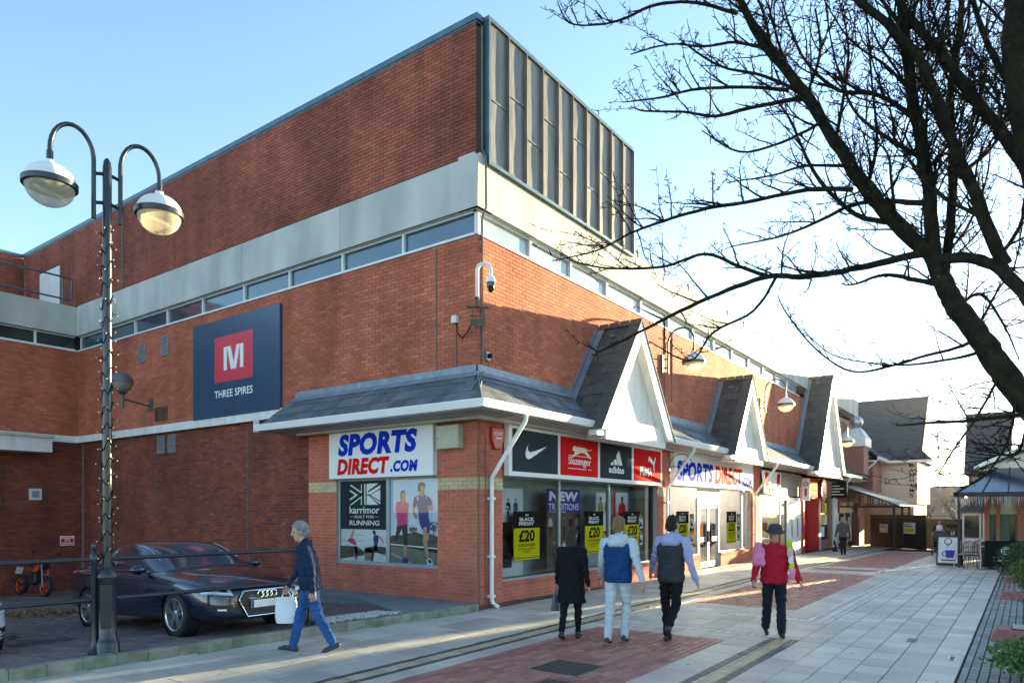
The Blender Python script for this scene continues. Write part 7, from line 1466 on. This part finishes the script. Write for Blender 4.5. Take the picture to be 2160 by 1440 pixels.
# backpack straps / hi-vis bundle and pink coat over the red jacket
t = thing('folded_coat', "pink coat slung over the red-jacketed person's right arm", 'coat', p5_.location, p5_.rotation_euler.z); bd_ = Body(); A = a5(.47) + Vector((.03, -.23, 0)); E_ = h5[1]; bd_.cap(A + Vector((.04, 0, .03)), .06, A * .62 + Vector(E_) * .38 + Vector((.07, -.01, 0)), .07, 'x'); bd_.cap(A + Vector((.09, .03, -.02)), .045, A + Vector((.11, .03, -.22)), .05, 'x'); bd_.cap(A + Vector((-.03, -.01, .04)), .05, A + Vector((-.07, -.03, -.18)), .05, 'x'); me = bd_.mesh(.012)
for v in me.vertices: v.co += Vector((math.sin(v.co.z * 60), math.cos(v.co.z * 47 + v.co.x * 30), 0)) * .006
mk('coat', me, 'c_pink', t, True)
t = thing('hi_vis_strap', "lime and white strap bag on the red-jacketed person's left side", 'bag', p5_.location, p5_.rotation_euler.z); q0 = a5(.53) + Vector((.05, .15, .02))
for k, (m, dz0, dz1, r_) in enumerate((('c_lime', .05, -.05, .045), ('c_cream', -.04, -.19, .042), ('c_white', -.17, -.29, .036), ('c_lime', -.27, -.38, .034), ('c_pink', -.36, -.50, .045), ('c_lime', -.46, -.56, .022))):
    b = MB(); off = Vector((.085 - .004 * k, .03 + .012 * k, 0)); h_ = dz0 - dz1; b.lathe([(r_ * .75, 0), (r_, h_ * .2), (r_, h_ * .85), (r_ * .8, h_)], 12, q0 + off + Vector((0, .05 if k == 5 else 0, dz1)), sx=.6, sy=1.); b.build('segment', m, t, True)
# pushchair
pc_ = thing('pushchair', 'dark pushchair with grey hood near the hoarding', 'pushchair', (25.6, -5.2, gz(25.6)), R(186))
for x, y in ((.35, .0), (-.35, .26), (-.35, -.26)): b = MB(); b.lathe([(.13, -.025), (.14, 0), (.13, .025)], 16, (x, y, .14), ax=(0, 1, 0)); b.build('wheel', 'tyre', pc_)
b = MB()
for s in (-.24, .24): b.tube([(.35, s * .3, .14), (-.1, s, .55), (-.55, s, 1.02)], .016, 6); b.tube([(-.35, s, .14), (-.05, s, .6), (.3, s, .5)], .016, 6)
b.tube([(-.55, -.24, 1.02), (-.55, .24, 1.02)], .02, 6); b.build('frame', 'steel_dull', pc_); b = MB(); b.prism([(.35, -.22, .42), (-.1, -.22, .40), (-.35, -.22, .95), (-.2, -.22, .98), (.0, -.22, .55), (.38, -.22, .52)], (0, .44, 0)); b.build('seat', 'c_black', pc_, bevel=.03)
b = MB(); b.lathe([(.24, -.23), (.27, -.1), (.27, .1), (.24, .23)], 16, (-.05, 0, .85), ax=(0, 1, 0)); b.build('hood', 'c_grey', pc_, True); MB().box(-.4, .1, -.2, .2, .22, .34).build('basket', 'c_black', pc_, bevel=.03)
# ================================================================== BARE TREE BY THE STREET
M('tree_bark', (.030, .028, .016), (.014, .013, .011), 16, .95, bump=.9, bscale=55, spec=.1); M('twig_bark', (.020, .017, .013), (.012, .010, .008), 20, .95, spec=.1)
base = at(2330, 1077, 4.35); base.z = 0
tree = thing('bare_tree', 'leafless tree with dark mossy trunk leaning in from the right edge', 'tree', base)
rt_ = random.Random(42); TW = MB(); SP = MB(); TL = tree.location
def smoothpts(P, n=5):
    """Catmull-Rom through 3-D points with radii"""
    out = []; Q = [P[0]] + P + [P[-1]]
    for i in range(1, len(Q) - 2):
        for k in range(n):
            t = k / n; a, b, c, d = (np.array(Q[i + j]) for j in (-1, 0, 1, 2))
            out.append(.5 * ((2 * b) + (-a + c) * t + (2 * a - 5 * b + 4 * c - d) * t * t + (-a + 3 * b - 3 * c + d) * t ** 3))
    out.append(np.array(P[-1])); return out
def spurs(pts, rr, step, big=1.):
    acc = 0.
    for i in range(1, len(pts)):
        acc += (pts[i] - pts[i - 1]).length
        while acc > step:
            acc -= step * rt_.uniform(.6, 1.6); p = pts[i].lerp(pts[i - 1], rt_.random()); d = Vector((rt_.uniform(-1, 1), rt_.uniform(-1, 1), rt_.uniform(-.6, 1))).normalized(); L = rt_.uniform(.012, .04) * big; e = p + d * L
            r_ = rt_.uniform(.0022, .0038) * big; SP.tube([p, p + d * L * .6, e], [r_, r_ * .9, r_ * .7], 4, 0, True)
            for q in range(rt_.choice((0, 1, 1, 2, 3))): d2 = (d + Vector((rt_.uniform(-1, 1), rt_.uniform(-1, 1), rt_.uniform(-.5, 1)))).normalized(); SP.tube([e - d * L * .2, e + d2 * rt_.uniform(.008, .02) * big], [r_ * .8, r_ * .45], 3, 0, True)
def twig(p, d, L, r_, lev):
    n = max(3, int(L / .06)); pts = [p]; rr = [r_]; bend = Vector((rt_.uniform(-.1, .1), rt_.uniform(-.1, .1), rt_.uniform(-.02, .12)))
    for i in range(n):
        d = (d + bend * .5 + Vector((rt_.uniform(-.22, .22), rt_.uniform(-.22, .22), rt_.uniform(-.16, .2)))).normalized(); p = p + d * (L / n); pts.append(p); rr.append(max(.0018, r_ * (1 - .7 * (i + 1) / n)))
    TW.tube(pts, rr, 5 if lev < 2 else 4, 0, True); spurs(pts, rr, .045 if lev < 2 else .04)
    if lev < 2:
        for k in range(int(L / .13)):
            i = rt_.randint(1, n); a = Vector((rt_.uniform(-1, 1), rt_.uniform(-1, 1), rt_.uniform(-.5, 1))).normalized(); twig(pts[i], (d * .7 + a * .8).normalized(), L * rt_.uniform(.25, .55), rr[i] * .7, lev + 1)
def limb(P, kids=1., name='limb', kl=.55, up=.25):
    """P: (px, py, depth, width in px) measured along the limb"""
    pts4 = [tuple(at(px, py, d)) + (w_ / 2 * .62 * d / FPX,) for px, py, d, w_ in P]; S = smoothpts(pts4); pts = [Vector(s[:3]) - TL for s in S]; rr = [max(float(s[3]), .0025) for s in S]
    for i in range(len(pts)): pts[i] = pts[i] + Vector((rt_.uniform(-1, 1), rt_.uniform(-1, 1), rt_.uniform(-1, 1))) * min(rr[i] * .18, .008)
    b = MB(); b.tube(pts, [r_ * rt_.uniform(.93, 1.08) for r_ in rr], 12 if rr[0] > .03 else 8); b.build(name, 'tree_bark', tree, True)
    spurs(pts, rr, .05 if rr[0] < .03 else .10, 1.1)
    tot = sum((pts[i + 1] - pts[i]).length for i in range(len(pts) - 1)); n = int(tot / .095 * kids)
    for k in range(n):
        i = rt_.randint(1, len(pts) - 1); t = (pts[i] - pts[i - 1]).normalized(); a = Vector((rt_.uniform(-1, 1), rt_.uniform(-1, 1), rt_.uniform(-.5, 1) + up)).normalized(); d = (t * .75 + a * .85).normalized(); L = rt_.uniform(.15, kl * 1.35) * (1 if i < len(pts) * .85 else .6); twig(pts[i], d, L, min(rr[i] * .6, .008), 1)
# trunk and the main limbs
tb = MB(); tp = [Vector((0, 0, -.1)), Vector((0, 0, .35)), Vector((-.03, .03, .9))] + [at(px, py, d) - TL for px, py, d in ((2262, 985, 4.45), (2160, 842, 4.6), (2106, 770, 4.65), (2060, 702, 4.7), (2012, 640, 4.75), (1988, 590, 4.8), (1968, 540, 4.85))]
S = smoothpts([tuple(p) + (r_,) for p, r_ in zip(tp, (.16, .112, .102, .092, .082, .076, .069, .064, .060, .052))], 6); tb.tube([Vector(s[:3]) + Vector((rt_.uniform(-.006, .006), rt_.uniform(-.006, .006), 0)) for s in S], [float(s[3]) * rt_.uniform(.96, 1.05) for s in S], 20); tb.build('trunk', 'tree_bark', tree, True)
limb([(1968, 545, 4.85, 52), (1890, 470, 4.9, 50), (1828, 397, 4.95, 44), (1762, 300, 5.0, 38), (1702, 200, 5.05, 34), (1612, 95, 5.1, 28), (1560, 0, 5.1, 22), (1500, -120, 5.1, 15)], 1.3)
limb([(1975, 550, 4.85, 46), (1965, 470, 4.8, 42), (1953, 360, 4.75, 40), (1925, 200, 4.7, 36), (1908, 60, 4.65, 32), (1895, -60, 4.6, 28), (1880, -200, 4.6, 18)], 1.4)
limb([(1990, 600, 4.8, 34), (2005, 480, 4.95, 28), (2010, 350, 5.0, 26), (2005, 200, 5.1, 22), (2022, 80, 5.1, 19), (2035, -60, 5.2, 13)], 1.4)
limb([(1985, 545, 4.8, 34), (2060, 545, 4.6, 36), (2118, 575, 4.5, 40), (2190, 660, 4.4, 48), (2290, 820, 4.35, 60)], .5)
limb([(2118, 560, 4.5, 44), (2076, 458, 4.5, 40), (2035, 362, 4.5, 36), (2003, 280, 4.5, 34), (1942, 130, 4.5, 30), (1870, 50, 4.5, 26), (1800, -10, 4.5, 22), (1720, -90, 4.5, 14)], 1.4)
limb([(2290, 560, 4.3, 90), (2190, 380, 4.2, 86), (2152, 200, 4.1, 84), (2146, 20, 4.0, 80), (2146, -150, 4.0, 60)], .8)
limb([(2230, 430, 4.3, 44), (2150, 330, 4.4, 40), (2080, 240, 4.5, 36), (2000, 130, 4.55, 30), (1925, 45, 4.6, 25), (1860, -60, 4.6, 18)], 1.2)
limb([(2200, 260, 4.6, 26), (2120, 160, 4.7, 22), (2070, 60, 4.75, 18), (2040, -60, 4.8, 12)], 1.2)
# long side branches that reach over the store
limb([(1960, 532, 4.85, 28), (1850, 556, 5.0, 25), (1760, 575, 5.1, 22), (1685, 584, 5.2, 20), (1622, 583, 5.3, 17), (1535, 612, 5.4, 15), (1435, 656, 5.5, 13), (1350, 700, 5.6, 10), (1262, 742, 5.7, 8)], .8, kl=.38)
limb([(1622, 583, 5.3, 14), (1560, 562, 5.35, 12), (1487, 536, 5.4, 10), (1400, 562, 5.5, 9), (1285, 566, 5.55, 7), (1210, 552, 5.6, 5)], 1.2, kl=.3)
limb([(1800, 400, 4.95, 18), (1705, 400, 5.1, 15), (1590, 424, 5.2, 13), (1490, 440, 5.3, 12), (1400, 466, 5.4, 10), (1330, 492, 5.5, 8), (1260, 528, 5.55, 6), (1165, 550, 5.6, 4)], 1.2, kl=.38)
limb([(1640, 580, 5.3, 11), (1590, 655, 5.3, 9), (1505, 700, 5.4, 8), (1455, 760, 5.5, 6), (1370, 720, 5.6, 4)], .7, kl=.2)
limb([(1700, 205, 5.05, 16), (1590, 226, 5.2, 13), (1510, 245, 5.3, 11), (1440, 236, 5.35, 8), (1360, 234, 5.4, 6), (1335, 226, 5.4, 4)], 1.1, kl=.3)
limb([(1665, 190, 5.05, 13), (1560, 184, 5.15, 11), (1460, 190, 5.3, 9), (1400, 205, 5.35, 7), (1313, 216, 5.4, 4)], 1.1, kl=.3)
limb([(1555, 30, 5.1, 12), (1470, 6, 5.2, 11), (1385, 10, 5.3, 10), (1310, 42, 5.35, 8), (1255, 53, 5.4, 6), (1200, 48, 5.4, 5), (1178, 10, 5.4, 4)], 1.2, kl=.3)
limb([(1620, 105, 5.1, 12), (1550, 90, 5.2, 10), (1485, 98, 5.25, 8), (1410, 94, 5.3, 6), (1330, 115, 5.35, 4)], 1.1, kl=.3)
limb([(1702, 200, 5.05, 13), (1610, 160, 5.2, 10), (1520, 140, 5.3, 8), (1440, 90, 5.35, 5)], 1.2, kl=.3)
limb([(1730, 260, 5.0, 12), (1650, 300, 5.2, 9), (1560, 320, 5.3, 7), (1480, 275, 5.35, 4)], 1.0, kl=.3); limb([(1790, 350, 4.95, 12), (1700, 350, 5.1, 9), (1630, 370, 5.2, 7), (1535, 385, 5.3, 4)], 1.0, kl=.28)
limb([(1890, 470, 4.9, 20), (1810, 455, 5.0, 16), (1740, 395, 5.1, 13), (1700, 330, 5.2, 10), (1660, 240, 5.3, 7), (1610, 190, 5.3, 4)], 1.1, kl=.35)
limb([(1955, 430, 4.8, 22), (1880, 425, 4.9, 17), (1800, 432, 5.0, 14), (1720, 470, 5.1, 10), (1640, 500, 5.2, 7), (1540, 520, 5.3, 4)], 1.0, kl=.35)
limb([(1930, 250, 4.7, 18), (1850, 200, 4.8, 15), (1770, 190, 4.9, 12), (1700, 130, 5.0, 9), (1660, 40, 5.1, 6), (1640, -40, 5.1, 4)], 1.2, kl=.4); limb([(1940, 330, 4.75, 16), (1870, 290, 4.7, 12), (1800, 230, 4.7, 9), (1760, 120, 4.7, 6), (1740, 0, 4.7, 4)], 1.2, kl=.4)
limb([(1985, 600, 4.8, 20), (1930, 590, 4.9, 16), (1865, 580, 5.0, 12), (1800, 600, 5.1, 7), (1775, 598, 5.1, 4)], 1., kl=.3)
limb([(2062, 705, 4.7, 14), (2031, 729, 4.75, 12), (1952, 750, 4.9, 10), (1881, 771, 5.0, 9), (1797, 783, 5.1, 7), (1722, 737, 5.2, 6), (1660, 662, 5.3, 5), (1640, 620, 5.3, 3)], .6, kl=.25); limb([(2060, 745, 4.7, 12), (1990, 760, 4.8, 9), (1900, 770, 4.9, 7), (1830, 765, 5.0, 5), (1750, 745, 5.1, 4), (1690, 690, 5.15, 3)], .5, kl=.2)
limb([(2190, 872, 4.55, 20), (2100, 880, 4.6, 15), (2030, 888, 4.7, 11), (1955, 892, 4.8, 9), (1890, 897, 4.9, 5)], .7, kl=.25); limb([(2110, 790, 4.65, 10), (2060, 880, 4.5, 8), (2010, 950, 4.4, 6), (1975, 1010, 4.4, 4)], 1.4, kl=.35); limb([(2140, 830, 4.6, 12), (2130, 920, 4.5, 9), (2080, 1000, 4.4, 7), (2030, 1030, 4.4, 4)], 1.6, kl=.4); limb([(2170, 860, 4.6, 12), (2150, 950, 4.8, 9), (2100, 960, 4.9, 7), (2050, 985, 5.0, 4)], 1.6, kl=.4)
limb([(2090, 560, 4.5, 16), (2150, 480, 4.6, 13), (2165, 380, 4.7, 10), (2120, 280, 4.8, 7), (2100, 180, 4.8, 4)], 1.3, kl=.4); limb([(2020, 650, 4.75, 12), (2070, 620, 4.9, 10), (2120, 690, 5.0, 7), (2150, 760, 5.0, 4)], 1.3, kl=.35); limb([(2060, 700, 4.7, 10), (2100, 620, 4.9, 8), (2140, 560, 5.0, 6), (2155, 480, 5.0, 4)], 1.2, kl=.35)
for (P_) in ([(1905, 60, 4.65, 14), (1850, -10, 4.7, 10), (1800, -60, 4.7, 6)], [(1940, 130, 4.5, 14), (1990, 60, 4.6, 10), (2010, -40, 4.6, 6)], [(2035, 362, 4.5, 16), (2100, 300, 4.6, 12), (2130, 200, 4.6, 8), (2150, 80, 4.6, 5)], [(2076, 458, 4.5, 14), (1995, 420, 4.6, 10), (1930, 360, 4.7, 7), (1880, 250, 4.7, 4)],
             [(1925, 200, 4.7, 14), (1975, 140, 4.8, 10), (2000, 40, 4.9, 7), (1990, -60, 4.9, 4)], [(1762, 300, 5.0, 14), (1780, 200, 4.9, 10), (1790, 100, 4.9, 7), (1770, 0, 4.9, 4)], [(1828, 397, 4.95, 14), (1850, 300, 4.9, 10), (1840, 180, 4.9, 7), (1830, 60, 4.9, 5), (1820, -40, 4.9, 3)], [(1702, 200, 5.05, 12), (1730, 110, 5.0, 9), (1720, 20, 5.0, 6)],
             [(2010, 350, 5.0, 12), (2060, 260, 5.0, 9), (2070, 140, 5.0, 6), (2090, 20, 5.0, 4)], [(1953, 360, 4.75, 12), (2010, 290, 4.6, 9), (2040, 190, 4.6, 6), (2050, 80, 4.6, 4)], [(1890, 470, 4.9, 12), (1880, 380, 4.7, 9), (1870, 320, 4.7, 6), (1820, 280, 4.7, 4)], [(1975, 560, 4.85, 10), (2040, 480, 4.9, 8), (2080, 380, 5, 6), (2090, 300, 5, 4)]): limb(P_, 1.2, kl=.4)
MAIN = [((1890, 470), (1560, 0), 5.0), ((1965, 470), (1895, -40), 4.7), ((2076, 458), (1800, 0), 4.5), ((2005, 480), (2030, 0), 5.0), ((2190, 380), (2140, 0), 4.3), ((2150, 330), (1880, 0), 4.5)]
for k in range(22):
    (a0, b0), (a1, b1), d = MAIN[k % 6]; t = rt_.uniform(.05, .85); x, y = a0 + (a1 - a0) * t, b0 + (b1 - b0) * t; ang = R(rt_.uniform(40, 165)); L = rt_.uniform(150, 330); ex, ey = x + math.cos(ang) * L, y - math.sin(ang) * L * .9
    limb([(x, y, d, 12), (x + (ex - x) * .35 + rt_.uniform(-20, 20), y + (ey - y) * .3, d + .1, 9), (x + (ex - x) * .7, y + (ey - y) * .65 + rt_.uniform(-20, 20), d + .2, 6.5), (ex, ey, d + rt_.uniform(-.2, .4), 3.5)], 1.0, kl=.33)
# crown that carries on beyond the picture's right edge
for (px, py, d) in ((2420, 300, 4.0), (2600, 420, 3.6), (2500, 80, 4.6), (2750, 250, 4.4)): limb([(2285, 830, 4.35, 60), ((2285 + px) / 2, (830 + py) / 2 - 20, (4.35 + d) / 2, 40), (px, py, d, 20), (px + 90, py - 180, d, 8)], .5)
tag(TW.build('twigs', 'twig_bark', tree), kind='stuff'); tag(SP.build('spurs', 'twig_bark', tree), kind='stuff')

# ================================================================== HAZE ADDED FOR THE WARM STREET-END GLOW
hz_ = MB(); hz_.box(-520, 620, -620, 720, -2.9, 12.5); hz = hz_.build('haze', []); hm = bpy.data.materials.new('haze'); hm.use_nodes = True; hn = hm.node_tree.nodes; hn.remove(hn['Principled BSDF'])
pv = hn.new('ShaderNodeVolumePrincipled'); pv.inputs['Color'].default_value = (.95, .93, .9, 1); pv.inputs['Density'].default_value = .00012; pv.inputs['Anisotropy'].default_value = .72
hm.node_tree.links.new(pv.outputs[0], hn['Material Output'].inputs['Volume']); hz.data.materials.append(hm); tag(hz, kind='stuff')
